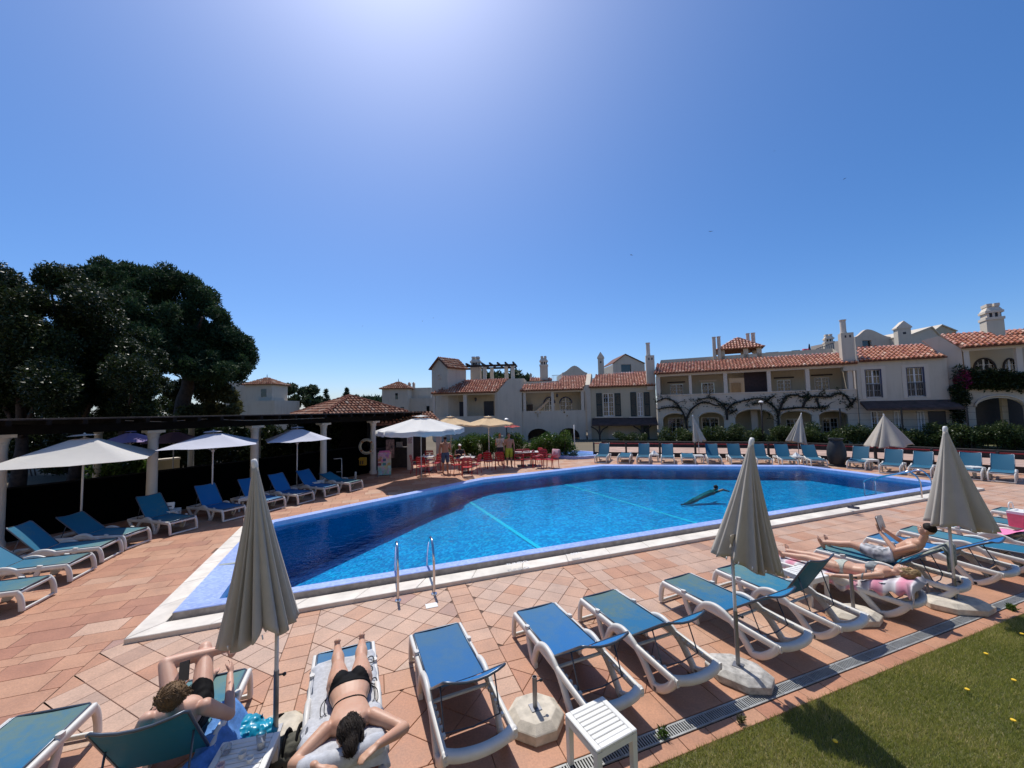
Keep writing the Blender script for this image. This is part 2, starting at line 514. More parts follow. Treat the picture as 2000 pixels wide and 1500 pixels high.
# ------------------------------------------------------------------ pool
def mosaic_mat(name, c1, c2, c3, size, rough=.25):
    mt, nt, b = new_mat(name); L = nt.links.new
    tc = N(nt, 'ShaderNodeTexCoord'); mp = N(nt, 'ShaderNodeMapping'); mp.inputs['Rotation'].default_value = (0, 0, -TH)
    L(tc.outputs['Object'], mp.inputs['Vector'])
    vo = N(nt, 'ShaderNodeTexVoronoi', distance='CHEBYCHEV'); setin(vo, Scale=1 / size, Randomness=0.0); L(mp.outputs[0], vo.inputs['Vector'])
    wn_ = N(nt, 'ShaderNodeTexWhiteNoise'); L(vo.outputs['Position'], wn_.inputs['Vector'])
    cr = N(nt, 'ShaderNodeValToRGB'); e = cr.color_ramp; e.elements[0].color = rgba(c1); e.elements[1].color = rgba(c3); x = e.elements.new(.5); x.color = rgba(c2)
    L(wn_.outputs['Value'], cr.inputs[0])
    n1 = N(nt, 'ShaderNodeTexNoise'); setin(n1, Scale=.9, Detail=5.0); L(tc.outputs['Object'], n1.inputs['Vector'])
    mr = N(nt, 'ShaderNodeMapRange'); setin(mr, From_Min=.3, From_Max=.7, To_Min=.85, To_Max=1.12); L(n1.outputs[0], mr.inputs[0])
    mx = N(nt, 'ShaderNodeMix', data_type='RGBA', blend_type='MULTIPLY'); mx.inputs[0].default_value = 1; L(cr.outputs[0], mx.inputs[6]); L(mr.outputs[0], mx.inputs[7])
    L(mx.outputs[2], b.inputs['Base Color']); b.inputs['Roughness'].default_value = rough
    return mt
M_RIM = mosaic_mat('rim_mosaic', (.27, .37, .70), (.33, .43, .76), (.40, .50, .82), .045, .35)
M_BASIN = mosaic_mat('basin_mosaic_glints', (.004, .28, .56), (.012, .40, .69), (.14, .70, .92), .065, .3)  # bright cyan tiles put caustic glints into the floor colour
M_COP = mat('coping_stone', (.72, .66, .57), .7, .10, 3.0, bump=.15, bscale=90, obj_var=.06, dirt=.25)
pool = ring_sheet(rim_out, cop_in, -0.02)
pool = pool.build('pool_basin', mat('gutter_grey', (.22, .22, .23), .8), kind='structure')
# coping slabs
for i in range(len(POOL)):
    a0, a1 = Vector(POOL[i]), Vector(POOL[(i + 1) % len(POOL)]); b0, b1 = Vector(cop_in[i]), Vector(cop_in[(i + 1) % len(POOL)])
    n = max(1, round((a1 - a0).length / 1.0)); g = .003 / (a1 - a0).length
    for k in range(n):
        t0, t1 = k / n + g, (k + 1) / n - g
        mb = MB(); dz = rnd.uniform(-.002, .002)
        quad = [a0.lerp(a1, t0), a0.lerp(a1, t1), b0.lerp(b1, t1), b0.lerp(b1, t0)]
        q2 = offset_poly([tuple(v) for v in quad], .008)
        A = [PQ(v.x, v.y) for v in quad]; B = [PQ(*v) for v in q2]
        mb.add([(v.x, v.y, -.02) for v in A] + [(v.x, v.y, COP_Z - .008 + dz) for v in A] + [(v.x, v.y, COP_Z + dz) for v in B],
               [(j, (j + 1) % 4, 4 + (j + 1) % 4, 4 + j) for j in range(4)] + [(4 + j, 4 + (j + 1) % 4, 8 + (j + 1) % 4, 8 + j) for j in range(4)] + [(8, 9, 10, 11)])
        mb.build('coping_stone', M_COP, pool)
# raised mosaic rim, sloping slightly to the water
ro = wpoly(rim_out); ri = wpoly(deep); k = len(ro)
rin = wpoly(offset_poly(rim_out, .012))
def band(lo, hi, name, material):
    mb = MB(); mb.add(list(lo) + list(hi), [(i, (i + 1) % k, k + (i + 1) % k, k + i) for i in range(k)]); mb.build(name, material, pool)
z3 = lambda pl_, z: [(x, y, z) for x, y in pl_]
band(z3(ro, -.02), z3(ro, RIM_Z - .012), 'rim_face', mat('rim_concrete', (.36, .33, .31), .9, .15, 8, dirt=.3))
mb = MB(); mb.add(z3(ro, RIM_Z - .012) + z3(rin, RIM_Z) + z3(ri, RIM_Z - .02), [(r_ * k + i, r_ * k + (i + 1) % k, (r_ + 1) * k + (i + 1) % k, (r_ + 1) * k + i) for r_ in range(2) for i in range(k)]); mb.build('rim', M_RIM, pool)
band(z3(ri, RIM_Z - .02), z3(ri, WATER_Z - .04), 'rim_inner_face', mosaic_mat('rim_mosaic_lit', (.55, .60, .84), (.60, .65, .88), (.66, .70, .90), .06, .3))  # paler copy of the rim tile; light off the water put into its colour
band(z3(ri, WATER_Z - .04), z3(ri, WATER_Z - .25), 'underwater_rim', mat('underwater_rim_blue', (.01, .24, .5), .4))
mb = MB(); rib = wpoly(offset_poly(deep, -.001))
mb.add([(x, y, WATER_Z - .25) for x, y in rib] + [(x, y, DEPTH) for x, y in rib], [(i, (i + 1) % k, k + (i + 1) % k, k + i) for i in range(k)])
mb.build('basin_wall', mosaic_mat('wall_mosaic_shaded', (.003, .20, .44), (.004, .22, .47), (.008, .25, .50), .065, .3), pool)  # darker, flatter copy of the floor tile; the wall's shade is in the colour
def zfloor(p, q):
    return -max(.45, 1.5 - .16 * (p + 2.3))
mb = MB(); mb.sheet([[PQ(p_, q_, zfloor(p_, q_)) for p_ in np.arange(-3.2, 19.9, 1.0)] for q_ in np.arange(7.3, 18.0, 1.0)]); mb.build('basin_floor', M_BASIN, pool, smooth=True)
M_LANE = mat('lane_tile', (.72, .90, .95), .4, .08, 20)
for (x0, y0, x1, y1) in ((1040, 1088, 895, 962), (1330, 1038, 1070, 938)):
    a, b_ = G(x0, y0, -.85), G(x1, y1, -.5); d = (b_ - a).normalized(); a -= d * 1.5; nrm = Vector((-d.y, d.x, 0)).normalized() * .055
    rows_ = []
    for t_ in np.linspace(0, 1, 14):
        c_ = a.lerp(b_, t_); rows_.append([(v.x, v.y, zfloor(v.dot(UU), v.dot(NN)) + .008) for v in (c_ + nrm, c_ - nrm)])
    mb = MB(); mb.sheet(rows_); mb.build('lane_line', M_LANE, pool)
# worn white letters on the rim
def text_obj(name, txt, size, loc, rz, material, parent=None, rx=0.0, extrude=.0008, align='CENTER'):
    cu = bpy.data.curves.new(name, 'FONT'); cu.body = txt; cu.size = size; cu.extrude = extrude; cu.align_x = align
    t = bpy.data.objects.new(name, cu); COL.objects.link(t)
    dg = bpy.context.evaluated_depsgraph_get(); me = bpy.data.meshes.new_from_object(t.evaluated_get(dg))
    bpy.data.objects.remove(t); bpy.data.curves.remove(cu)
    me.materials.clear(); me.materials.append(material)
    o = link(name, me, parent); o.location = loc; o.rotation_euler = (rx, 0, rz)
    return o
M_WPAINT = mat('white_paint', (.78, .78, .76), .5, .06)
for (x, y, t) in ((1012, 1101, 'FUNDO'), (1121, 1083, '1 ,80M')):
    p_ = G(x, y, RIM_Z - .006); text_obj('depth_marking', t, .125, (p_.x, p_.y, RIM_Z - .007), TH, M_WPAINT, pool)
# grey drain cover in the shelf
p_ = G(450, 1100, RIM_Z); mb = MB(); mb.bevbox((0, 0, 0), (.42, .10, .012), .004)
o = mb.build('skimmer_cover', mat('drain_grey', (.32, .36, .34), .5), pool); o.location = (p_.x + .02, p_.y, RIM_Z - .006); o.rotation_euler = (0, 0, TH)
# water
def water_mat():
    mt, nt, b = new_mat('pool_water'); L = nt.links.new; nt.nodes.remove(b)
    tc = N(nt, 'ShaderNodeTexCoord')
    n1 = N(nt, 'ShaderNodeTexNoise'); setin(n1, Scale=5.5, Detail=3.0, Roughness=.55, Distortion=.4); L(tc.outputs['Object'], n1.inputs['Vector'])
    n2 = N(nt, 'ShaderNodeTexNoise'); setin(n2, Scale=1.1, Detail=2.0); L(tc.outputs['Object'], n2.inputs['Vector'])
    b1 = N(nt, 'ShaderNodeBump'); setin(b1, Strength=.22, Distance=.05); L(n1.outputs[0], b1.inputs['Height'])
    b2 = N(nt, 'ShaderNodeBump'); setin(b2, Strength=.10, Distance=.15); L(n2.outputs[0], b2.inputs['Height']); L(b1.outputs[0], b2.inputs['Normal'])
    gl = N(nt, 'ShaderNodeBsdfGlossy'); setin(gl, Roughness=.03); L(b2.outputs[0], gl.inputs['Normal'])
    tr = N(nt, 'ShaderNodeBsdfTransparent'); tr.inputs[0].default_value = (.08, .76, .91, 1)
    fr = N(nt, 'ShaderNodeFresnel'); setin(fr, IOR=1.33); L(b2.outputs[0], fr.inputs['Normal'])
    ms = N(nt, 'ShaderNodeMixShader'); L(fr.outputs[0], ms.inputs[0]); L(tr.outputs[0], ms.inputs[1]); L(gl.outputs[0], ms.inputs[2])
    L(ms.outputs[0], nt.nodes['Material Output'].inputs['Surface'])
    return mt
mb = MB(); wp = wpoly(offset_poly(deep, .002)); mb.add([(x, y, WATER_Z) for x, y in wp], [tuple(range(len(wp)))])
mb.build('water', water_mat(), kind='structure')

# ------------------------------------------------------------------ lawn
def lawn_mat():
    mt, nt, b = new_mat('lawn_soil'); L = nt.links.new
    tc = N(nt, 'ShaderNodeTexCoord'); nz = N(nt, 'ShaderNodeTexNoise'); setin(nz, Scale=1.3, Detail=8.0, Roughness=.7); L(tc.outputs['Object'], nz.inputs['Vector'])
    cr = N(nt, 'ShaderNodeValToRGB'); e = cr.color_ramp; e.elements[0].position = .35; e.elements[0].color = (.06, .075, .02, 1); e.elements[1].position = .7; e.elements[1].color = (.17, .15, .07, 1)
    L(nz.outputs[0], cr.inputs[0]); L(cr.outputs[0], b.inputs['Base Color']); b.inputs['Roughness'].default_value = .95
    return mt
mb = MB(); lp = wpoly([(-12, -14), (30, -14), (30, 2.975), (-12, 2.975)])
mb.add([(x, y, -.012) for x, y in lp], [(0, 1, 2, 3)])
mb.build('lawn', lawn_mat(), kind='structure')
M_BLADE = mat('grass_blade', (.13, .19, .035), .55, .0, 2.0, attr='tone', obj_var=.55, col2=(.24, .22, .07), scale=1.6, trans=.35) if False else None
def blade_mat(name, c1, c2, c3, trans=.35):
    mt, nt, b = new_mat(name); L = nt.links.new
    at = N(nt, 'ShaderNodeAttribute', attribute_name='tone')
    cr = N(nt, 'ShaderNodeValToRGB'); e = cr.color_ramp; e.elements[0].color = rgba(c1); e.elements[1].color = rgba(c3); x = e.elements.new(.7); x.color = rgba(c2)
    L(at.outputs['Fac'], cr.inputs[0]); L(cr.outputs[0], b.inputs['Base Color']); b.inputs['Roughness'].default_value = .5
    tr = N(nt, 'ShaderNodeBsdfTranslucent'); L(cr.outputs[0], tr.inputs['Color'])
    ms = N(nt, 'ShaderNodeMixShader'); ms.inputs[0].default_value = trans; L(b.outputs[0], ms.inputs[1]); L(tr.outputs[0], ms.inputs[2])
    L(ms.outputs[0], nt.nodes['Material Output'].inputs['Surface'])
    return mt
M_BLADE = blade_mat('grass_blade', (.15, .19, .03), (.36, .36, .085), (.72, .58, .30), .5)
def tri_mesh(name, V, tone_, material, kind=None, parent=None, per=1):
    """V: (n, 3*per or so) numpy of triangles; one tone per blade"""
    n = V.shape[0]
    me = bpy.data.meshes.new(name)
    me.vertices.add(n * 3); me.vertices.foreach_set('co', V.reshape(-1).astype(np.float32))
    me.loops.add(n * 3); me.loops.foreach_set('vertex_index', np.arange(n * 3, dtype=np.int32))
    me.polygons.add(n); me.polygons.foreach_set('loop_start', np.arange(0, n * 3, 3, dtype=np.int32))
    try: me.polygons.foreach_set('loop_total', np.full(n, 3, dtype=np.int32))
    except Exception: pass
    at = me.attributes.new('tone', 'FLOAT', 'FACE'); at.data.foreach_set('value', tone_.astype(np.float32))
    me.materials.append(material); me.update(calc_edges=True)
    o = link(name, me, parent)
    if kind: o['kind'] = kind
    return o
def grass_patch(name, p0, p1, q0, q1, dens, hgt, wid, seed):
    g = np.random.default_rng(seed)
    n = int((p1 - p0) * (q1 - q0) * dens)
    p = g.uniform(p0, p1, n); q = q0 + (q1 - q0) * g.uniform(0, 1, n)
    x = p * UU.x + q * NN.x; y = p * UU.y + q * NN.y
    # patchiness
    pat = np.sin(x * 2.1 + 1.3 * np.sin(y * 1.7)) * np.sin(y * 2.6 + x * .9) + .5 * np.sin(x * 7 + y * 5) * np.sin(y * 6.3 - x * 3)
    h = hgt * g.uniform(.45, 1.25, n) * (1 + .22 * pat)
    a = g.uniform(0, 2 * np.pi, n); lean = g.uniform(.1, .9, n) * h
    la = g.uniform(0, 2 * np.pi, n)
    w = wid * g.uniform(.6, 1.3, n)
    dx, dy = np.cos(a) * w / 2, np.sin(a) * w / 2
    V = np.zeros((n, 3, 3))
    V[:, 0] = np.stack([x - dx, y - dy, np.full(n, -.012)], 1); V[:, 1] = np.stack([x + dx, y + dy, np.full(n, -.012)], 1)
    V[:, 2] = np.stack([x + np.cos(la) * lean, y + np.sin(la) * lean, h - .012], 1)
    tn = np.clip(g.normal(.42, .2, n) + .14 * pat, 0, 1)
    dry = g.uniform(0, 1, n) < (.05 + .09 * (pat > .5)); tn[dry] = g.uniform(.75, 1, dry.sum())
    return tri_mesh(name, V, tn, M_BLADE, 'stuff')
g1 = grass_patch('grass', 1.2, 10.5, .1, 2.985, 14000, .045, .0055, 3)
g1['label'] = 'short green lawn grass beside the terracotta border'; g1['category'] = 'grass'
# ------------------------------------------------------------------ sun loungers
M_RESIN = mat('white_resin', (.66, .64, .59), .45, .06, 3.0, obj_var=.05, dirt=.35, bump=.05, bscale=40)
M_ALU = mat('blue_grey_tube', (.10, .12, .15), .35, .05, metal=.6)
M_PROP = mat('prop_wire', (.09, .10, .12), .4, .05, metal=.5)
def sling_mat(name, blue, worn, amount, trans=.05):
    """woven sling: clean blue fading to worn grey green towards the foot"""
    mt, nt, b = new_mat(name); L = nt.links.new
    tc = N(nt, 'ShaderNodeTexCoord'); sp = N(nt, 'ShaderNodeSeparateXYZ'); L(tc.outputs['Object'], sp.inputs[0])
    oi = N(nt, 'ShaderNodeObjectInfo')
    ad = N(nt, 'ShaderNodeVectorMath', operation='ADD'); L(tc.outputs['Object'], ad.inputs[0]); L(oi.outputs['Location'], ad.inputs[1])
    n1 = N(nt, 'ShaderNodeTexNoise'); setin(n1, Scale=3.0, Detail=7.0, Roughness=.7); L(ad.outputs[0], n1.inputs['Vector'])
    n2 = N(nt, 'ShaderNodeTexNoise'); setin(n2, Scale=14.0, Detail=6.0, Roughness=.75); L(ad.outputs[0], n2.inputs['Vector'])
    g = N(nt, 'ShaderNodeMapRange'); setin(g, From_Min=1.05, From_Max=0.0, To_Min=-.05, To_Max=1.0); L(sp.outputs['Y'], g.inputs[0])
    a1 = N(nt, 'ShaderNodeMath', operation='MULTIPLY_ADD'); L(n1.outputs[0], a1.inputs[0]); a1.inputs[1].default_value = 2.2; a1.inputs[2].default_value = -1.15
    a2 = N(nt, 'ShaderNodeMath', operation='ADD'); L(g.outputs[0], a2.inputs[0]); L(a1.outputs[0], a2.inputs[1])
    a3 = N(nt, 'ShaderNodeMath', operation='MULTIPLY_ADD'); L(n2.outputs[0], a3.inputs[0]); a3.inputs[1].default_value = 1.5; a3.inputs[2].default_value = -.75
    a4 = N(nt, 'ShaderNodeMath', operation='ADD', use_clamp=True); L(a2.outputs[0], a4.inputs[0]); L(a3.outputs[0], a4.inputs[1])
    a5 = N(nt, 'ShaderNodeMath', operation='MULTIPLY', use_clamp=True); L(a4.outputs[0], a5.inputs[0]); a5.inputs[1].default_value = amount
    mx = N(nt, 'ShaderNodeMix', data_type='RGBA'); L(a5.outputs[0], mx.inputs[0]); mx.inputs[6].default_value = rgba(blue); mx.inputs[7].default_value = rgba(worn)
    hs = N(nt, 'ShaderNodeHueSaturation'); mr = N(nt, 'ShaderNodeMapRange'); setin(mr, To_Min=.85, To_Max=1.15); L(oi.outputs['Random'], mr.inputs[0]); L(mr.outputs[0], hs.inputs['Value']); L(mx.outputs[2], hs.inputs['Color'])
    L(hs.outputs[0], b.inputs['Base Color']); b.inputs['Roughness'].default_value = .65; b.inputs['Specular IOR Level'].default_value = .3
    wv = N(nt, 'ShaderNodeTexWave', wave_type='BANDS', bands_direction='X'); setin(wv, Scale=110.0); L(tc.outputs['Object'], wv.inputs['Vector'])
    wy = N(nt, 'ShaderNodeTexWave', wave_type='BANDS', bands_direction='Y'); setin(wy, Scale=110.0); L(tc.outputs['Object'], wy.inputs['Vector'])
    mm = N(nt, 'ShaderNodeMath', operation='MULTIPLY'); L(wv.outputs['Fac'], mm.inputs[0]); L(wy.outputs['Fac'], mm.inputs[1])
    bp = N(nt, 'ShaderNodeBump'); setin(bp, Strength=.25, Distance=.002); L(mm.outputs[0], bp.inputs['Height']); L(bp.outputs[0], b.inputs['Normal'])
    tr = N(nt, 'ShaderNodeBsdfTranslucent'); L(hs.outputs[0], tr.inputs['Color'])
    ms = N(nt, 'ShaderNodeMixShader'); ms.inputs[0].default_value = trans; L(b.outputs[0], ms.inputs[1]); L(tr.outputs[0], ms.inputs[2])
    L(ms.outputs[0], nt.nodes['Material Output'].inputs['Surface'])
    return mt
SLINGS = {'blue': sling_mat('sling_blue', (.008, .135, .36), (.075, .17, .22), .6),
          'worn': sling_mat('sling_worn', (.006, .145, .31), (.10, .18, .17), 1.0),
          'teal': sling_mat('sling_teal', (.012, .155, .26), (.10, .19, .18), 1.0),
          'faded': sling_mat('sling_faded', (.025, .17, .29), (.075, .21, .29), .7, .42)}
HINGE_Y, HINGE_Z, BACK_L = 1.04, .365, .74
def arc_side(s):
    mb = MB(); x = .315 * s
    up = (1, 0, 0)
    F = (.017 / .02, .030 / .02)
    def sw(pts, r=.02, k=5): mb.tube([(x, p[0], p[1]) for p in smooth_path([(0, *p) for p in pts], k)] if False else [(x, v.y, v.z) for v in smooth_path([(0, p[0], p[1]) for p in pts], k)], r, 8, flat=(.85, 1.35), up=up)
    sw([(.0, .322), (.5, .318), (1.0, .31), (1.45, .285), (1.80, .27)], .031)            # rail
    sw([(.03, .33), (-.015, .27), (-.045, .16), (-.055, .025)], .029)                        # foot leg
    sw([(.40, .385), (.415, .30), (.47, .15), (.56, .027), (.64, .027)], .029)                 # middle leg with its knob
    sw([(.58, .02), (.62, .14), (.72, .30), (.90, .375), (1.08, .345), (1.24, .25), (1.36, .12), (1.44, .03), (1.50, .03)], .033)  # big arch
    sw([(1.46, .03), (1.56, .07), (1.68, .17), (1.77, .29)], .033)                        # head leg
    return mb
def lounger_parts(root, back_deg, sling):
    sm = SLINGS[sling]
    key = ('L',)
    for s in (-1, 1):
        me = LME.get(('side', s)) or LME.setdefault(('side', s), arc_side(s).mesh('side_frame', M_RESIN, True, autosmooth=60))
        link('side_frame', me, root)
    if 'foot' not in LME:
        mb = MB(); mb.tube([(-.315, -.053, .035), (0, -.058, .035), (.315, -.053, .035)], .02, 8, flat=(1.1, .9), up=(0, 0, 1)); LME['low'] = mb.mesh('ground_bar', M_RESIN, True, autosmooth=60)
        mb = MB(); mb.tube([(-.315, .0, .312), (0, -.012, .312), (.315, .0, .312)], .02, 8, flat=(1.2, .9), up=(0, 0, 1)); LME['foot'] = mb.mesh('foot_bar', M_RESIN, True, autosmooth=60)
        mb = MB(); mb.tube(smooth_path([(-.325, 1.74, .275), (-.2, 1.80, .272), (0, 1.825, .27), (.2, 1.80, .272), (.325, 1.74, .275)], 4), .037, 8, flat=(1.15, 1.25), up=(0, 0, 1)); LME['head'] = mb.mesh('head_bar', M_RESIN, True, autosmooth=60)
        mb = MB(); mb.tube([(-.31, 0, .285), (.31, 0, .285)], .018, 8, flat=(.7, 1.2), up=(0, 0, 1))
        LME['cross'] = mb.mesh('cross_bar', M_RESIN, True, autosmooth=60)
        # toothed strips carrying the back prop
        mb = MB()
        for s in (-1, 1):
            for k in range(5): mb.box((.282 * s, 1.22 + k * .09, .30), (.03, .035, .03))
        LME['ratchet'] = mb.mesh('ratchet', M_RESIN)
    link('foot_bar', LME['foot'], root); link('head_bar', LME['head'], root); link('ground_bar', LME['low'], root); link('ratchet', LME['ratchet'], root, kind='stuff')
    for yy in (.42, 1.12):
        o = link('cross_bar', LME['cross'], root); o.location = (0, yy, 0)
    if ('seat', sling) not in LME:
        rows = []
        for i in range(11):
            y = -.005 + i * (HINGE_Y + .005) / 10
            rows.append([(x, y, HINGE_Z - .012 * (1 - (x / .29) ** 2) - .006 * math.sin(math.pi * i / 10)) for x in (-.285, -.2, -.1, 0, .1, .2, .285)])
        mb = MB(); mb.sheet(rows, .006)
        LME[('seat', sling)] = mb.mesh('seat', sm, True, autosmooth=50)
        mb = MB()
        mb.tube([(-.292, HINGE_Y, HINGE_Z - .004), (-.292, .02, HINGE_Z - .004), (-.27, -.005, HINGE_Z - .004), (.27, -.005, HINGE_Z - .004), (.292, .02, HINGE_Z - .004), (.292, HINGE_Y, HINGE_Z - .004)], .011, 8)
        LME['seat_tube'] = mb.mesh('seat_frame', M_ALU, True)
        mb = MB()
        mb.ball((0, HINGE_Y, HINGE_Z + .004), .016, 8, 6)
        LME['bolt'] = mb.mesh('hinge_bolt', mat('bolt_steel', (.45, .45, .46), .3, metal=.9), True)
    link('seat', LME[('seat', sling)], root); link('seat_frame', LME['seat_tube'], root); 
    for s in (-1, 1):
        o = link('hinge_bolt', LME['bolt'], root); o.location = (.292 * s, 0, 0)
    k = ('back', sling, back_deg)
    if k not in LME:
        a = R(back_deg); ca, sa = math.cos(a), math.sin(a)
        def bp(x, t, d=0.0):   # t along back, d bulge downwards/behind
            return (x, HINGE_Y + .015 + t * ca + d * sa, HINGE_Z + t * sa - d * ca)
        rows = [[bp(x, BACK_L * i / 8, .012 * (1 - (x / .29) ** 2) + .03 * (i / 8) ** 3 * (1 - (x / .285) ** 2)) for x in (-.285, -.2, -.1, 0, .1, .2, .285)] for i in range(9)]
        mb = MB(); mb.sheet(rows, .006); LME[k] = mb.mesh('backrest', sm, True, autosmooth=50)
        mb = MB()
        path = [bp(-.292, 0)] + [bp(-.292, t) for t in (.3, .6)] + [bp(-.292, .72)] + [bp(x, BACK_L + .01, .055 * (1 - (x / .292) ** 2)) for x in (-.27, -.2, -.1, 0, .1, .2, .27)] + [bp(.292, .72)] + [bp(.292, t) for t in (.6, .3)] + [bp(.292, 0)]
        mb.tube(path, .0125, 8); LME[('bframe', back_deg)] = mb.mesh('backrest_frame', M_ALU, True)
        mb = MB()
        t = .42
        if back_deg > 8:
            fy = min(1.66, HINGE_Y + .02 + t * ca + .14)
            mb.tube([bp(-.27, t, .012), (-.27, fy, .285), (0, fy + .02, .27), (.27, fy, .285), bp(.27, t, .012)], .008, 6)
        else: mb.tube([(-.27, 1.4, .30), (.27, 1.4, .30)], .008, 6)
        LME[('prop', back_deg)] = mb.mesh('back_prop', M_PROP, True)
    b = link('backrest', LME[k], root); link('backrest_frame', LME[('bframe', back_deg)], root); link('back_prop', LME[('prop', back_deg)], root)
LME = {}
def lounger(foot, head_deg, back_deg, sling, label, group):
    """foot: point under the middle of the foot end; head_deg: compass of the head (0 = +y, clockwise)"""
    t = thing('sun_lounger', (foot[0], foot[1], .001), -R(head_deg), label, 'sun lounger', group)
    lounger_parts(t, back_deg, sling)
    return t
GN, GL, GF = 'sun loungers in the near row along the lawn', 'sun loungers below the pergola', 'sun loungers on the far side of the pool'
near = [(-2.92, 33, 'worn', 'weathered teal sun lounger cut off by the corner, left of the man with a phone', 180 - 16),
        (-1.62, 54, 'teal', 'sun lounger under the man with a phone, its dark back raised', 180 - 20),
        (-.33, 13, 'blue', 'sun lounger under the grey towel and the woman in a black bikini', 180 - 23),
        (.755, 36, 'blue', 'empty blue sun lounger right beside the woman in the black bikini', 180 - 23.7),
        (2.15, 36, 'blue', 'clean bright blue empty sun lounger with the slatted side table at its head', 180 - 23),
        (3.19, 37, 'worn', 'greenish worn empty sun lounger, second to the right of the umbrella base without umbrella', 180 - 23.5),
        (4.67, 37, 'worn', 'empty sun lounger behind the pole of the middle closed umbrella', 180 - 25),
        (5.80, 58, 'teal', 'empty sun lounger with its dark back raised steeply, beside the woman on the pink towel', 180 - 24),
        (7.05, 14, 'teal', 'sun lounger under the pink towel and the woman lying on her back', 180 - 32),
        (8.25, 38, 'teal', 'sun lounger under the man reading in white shorts', 180 - 32),
        (9.87, 33, 'blue', 'empty blue sun lounger directly right of the reading man', 180 - 24),
        (11.0, 4, 'teal', 'flat teal sun lounger, second to the right of the reading man', 180 - 24),
        (12.2, 30, 'teal', 'sun lounger carrying the bright pink towel at the right edge', 180 - 24),
        (13.45, 4, 'teal', 'flat teal sun lounger behind the pink beach bag', 180 - 23),
        (14.85, 8, 'teal', 'farthest teal sun lounger of the near row at the right edge', 180 - 23)]
NEAR = []
for p_, bk, sl, lb, hd in near:
    f = PQ(p_, 5.20); NEAR.append(lounger((f.x, f.y), hd, bk, sl, lb, GN))
left = [((-8.29, 6.81), 38, 'teal', 'sun lounger at the left edge, nearest of the row below the pergola', -107),
        ((-8.76, 7.91), 40, 'teal', 'second nearest sun lounger below the pergola with a white cup on it', -107),
        ((-9.15, 8.85), 48, 'teal', 'sun lounger below the pergola with its raised bright back in the sun', -107),
        ((-9.31, 9.63), 36, 'teal', 'sun lounger under the cream open parasol', -90),
        ((-9.02, 10.63), 48, 'teal', 'sun lounger in front of the thick white column', -70),
        ((-8.47, 11.78), 52, 'blue', 'shaded blue sun lounger below the middle pale parasol', -66),
        ((-7.85, 12.8), 52, 'blue', 'shaded blue sun lounger partly hidden by the tall closed umbrella', -66),
        ((-7.34, 13.68), 52, 'blue', 'shaded blue sun lounger just right of the tall closed umbrella', -68),
        ((-6.92, 14.72), 46, 'blue', 'shaded blue sun lounger, last but one before the bar', -66),
        ((-6.35, 15.6), 20, 'teal', 'half lowered sun lounger nearest the bar', -66)]
for f, bk, sl, lb, hd in left:
    lounger(f, hd, bk, sl, lb, GL)
far = [(1173.5, 904.5, 52, 'first empty sun lounger from the bar end of the far side'), (1218, 905.5, 3, 'flat empty sun lounger, second from the bar end of the far side'),
       (1256, 906, 52, 'empty sun lounger left of the first white side table across the pool'), (1304.5, 907, 50, 'empty sun lounger right of the first white side table across the pool'),
       (1345, 907.5, 3, 'flat empty sun lounger left of the closed far umbrella with a slim pole'), (1396.5, 908, 50, 'empty sun lounger right of the slim closed far umbrella'),
       (1442.5, 909, 52, 'empty sun lounger left of the tip of the big middle umbrella'), (1494, 910, 52, 'empty sun lounger right of the tip of the big middle umbrella'),
       (1543, 911.5, 52, 'empty sun lounger beside the pole of the middle far umbrella'), (1600, 913, 50, 'empty sun lounger with a half shaded back, left of the dark jar'),
       (1673, 917, 50, 'empty sun lounger just right of the dark jar'), (1738.5, 925.5, 48, 'empty sun lounger shaded by the rightmost far umbrella'),
       (1797, 931, 45, 'empty sun lounger half hidden behind the big right umbrella'), (1893, 937, 48, 'empty sun lounger just right of the big right umbrella'),
       (1957, 942.5, 48, 'empty sun lounger at the far right edge across the pool')]
for i, (x, y, bk, lb) in enumerate(far):
    g = G(x, y); hd = 22 if i < 10 else 50 + (i - 10) * 1
    lounger((g.x, g.y), hd, bk, 'faded', lb, GF)

# ------------------------------------------------------------------ low white side tables
M_TABLE = mat('white_table_plastic', (.74, .73, .68), .4, .04, 3.0, dirt=.2)
def side_table(loc, rz, label):
    t = thing('side_table', loc, rz, label, 'side table', 'white slatted plastic side tables')
    if 'ttop' not in LME:
        w, h = .44, .42
        LME['ttop'] = []
        mb = MB()
        for s in (-1, 1):
            mb.bevbox((s * (w / 2 - .025), 0, h - .014), (.05, w, .028), .006)
        mb.bevbox((0, w / 2 - .025, h - .014), (w - .102, .05, .028), .006); mb.bevbox((0, -w / 2 + .025, h - .014), (w - .102, .05, .028), .006)
        LME['tframe'] = mb.mesh('top_frame', M_TABLE)
        mb = MB(); mb.bevbox((0, 0, 0), (w - .104, .042, .02), .004); LME['tslat'] = mb.mesh('slat', M_TABLE)
        mb = MB(); mb.box((0, 0, .195), (.045, .045, .39), taper=1.15); LME['tleg'] = mb.mesh('leg', M_TABLE)
        mb = MB()
        for s in (-1, 1): mb.box((s * (w / 2 - .012), 0, h - .055), (.016, w - .1, .05)); mb.box((0, s * (w / 2 - .012), h - .055), (w - .1, .016, .05))
        LME['tapron'] = mb.mesh('apron', M_TABLE)
    link('top_frame', LME['tframe'], t); link('apron', LME['tapron'], t)
    for k in range(7):
        o = link('slat', LME['tslat'], t); o.location = (0, -.147 + k * .049, .407)
    for sx in (-1, 1):
        for sy in (-1, 1):
            o = link('leg', LME['tleg'], t); o.location = (sx * .193, sy * .193, 0)
    return t
g = G(1172, 1408, .42); TAB1 = side_table((g.x, g.y, 0), TH + R(8), 'white slatted side table standing over the drain in the foreground')
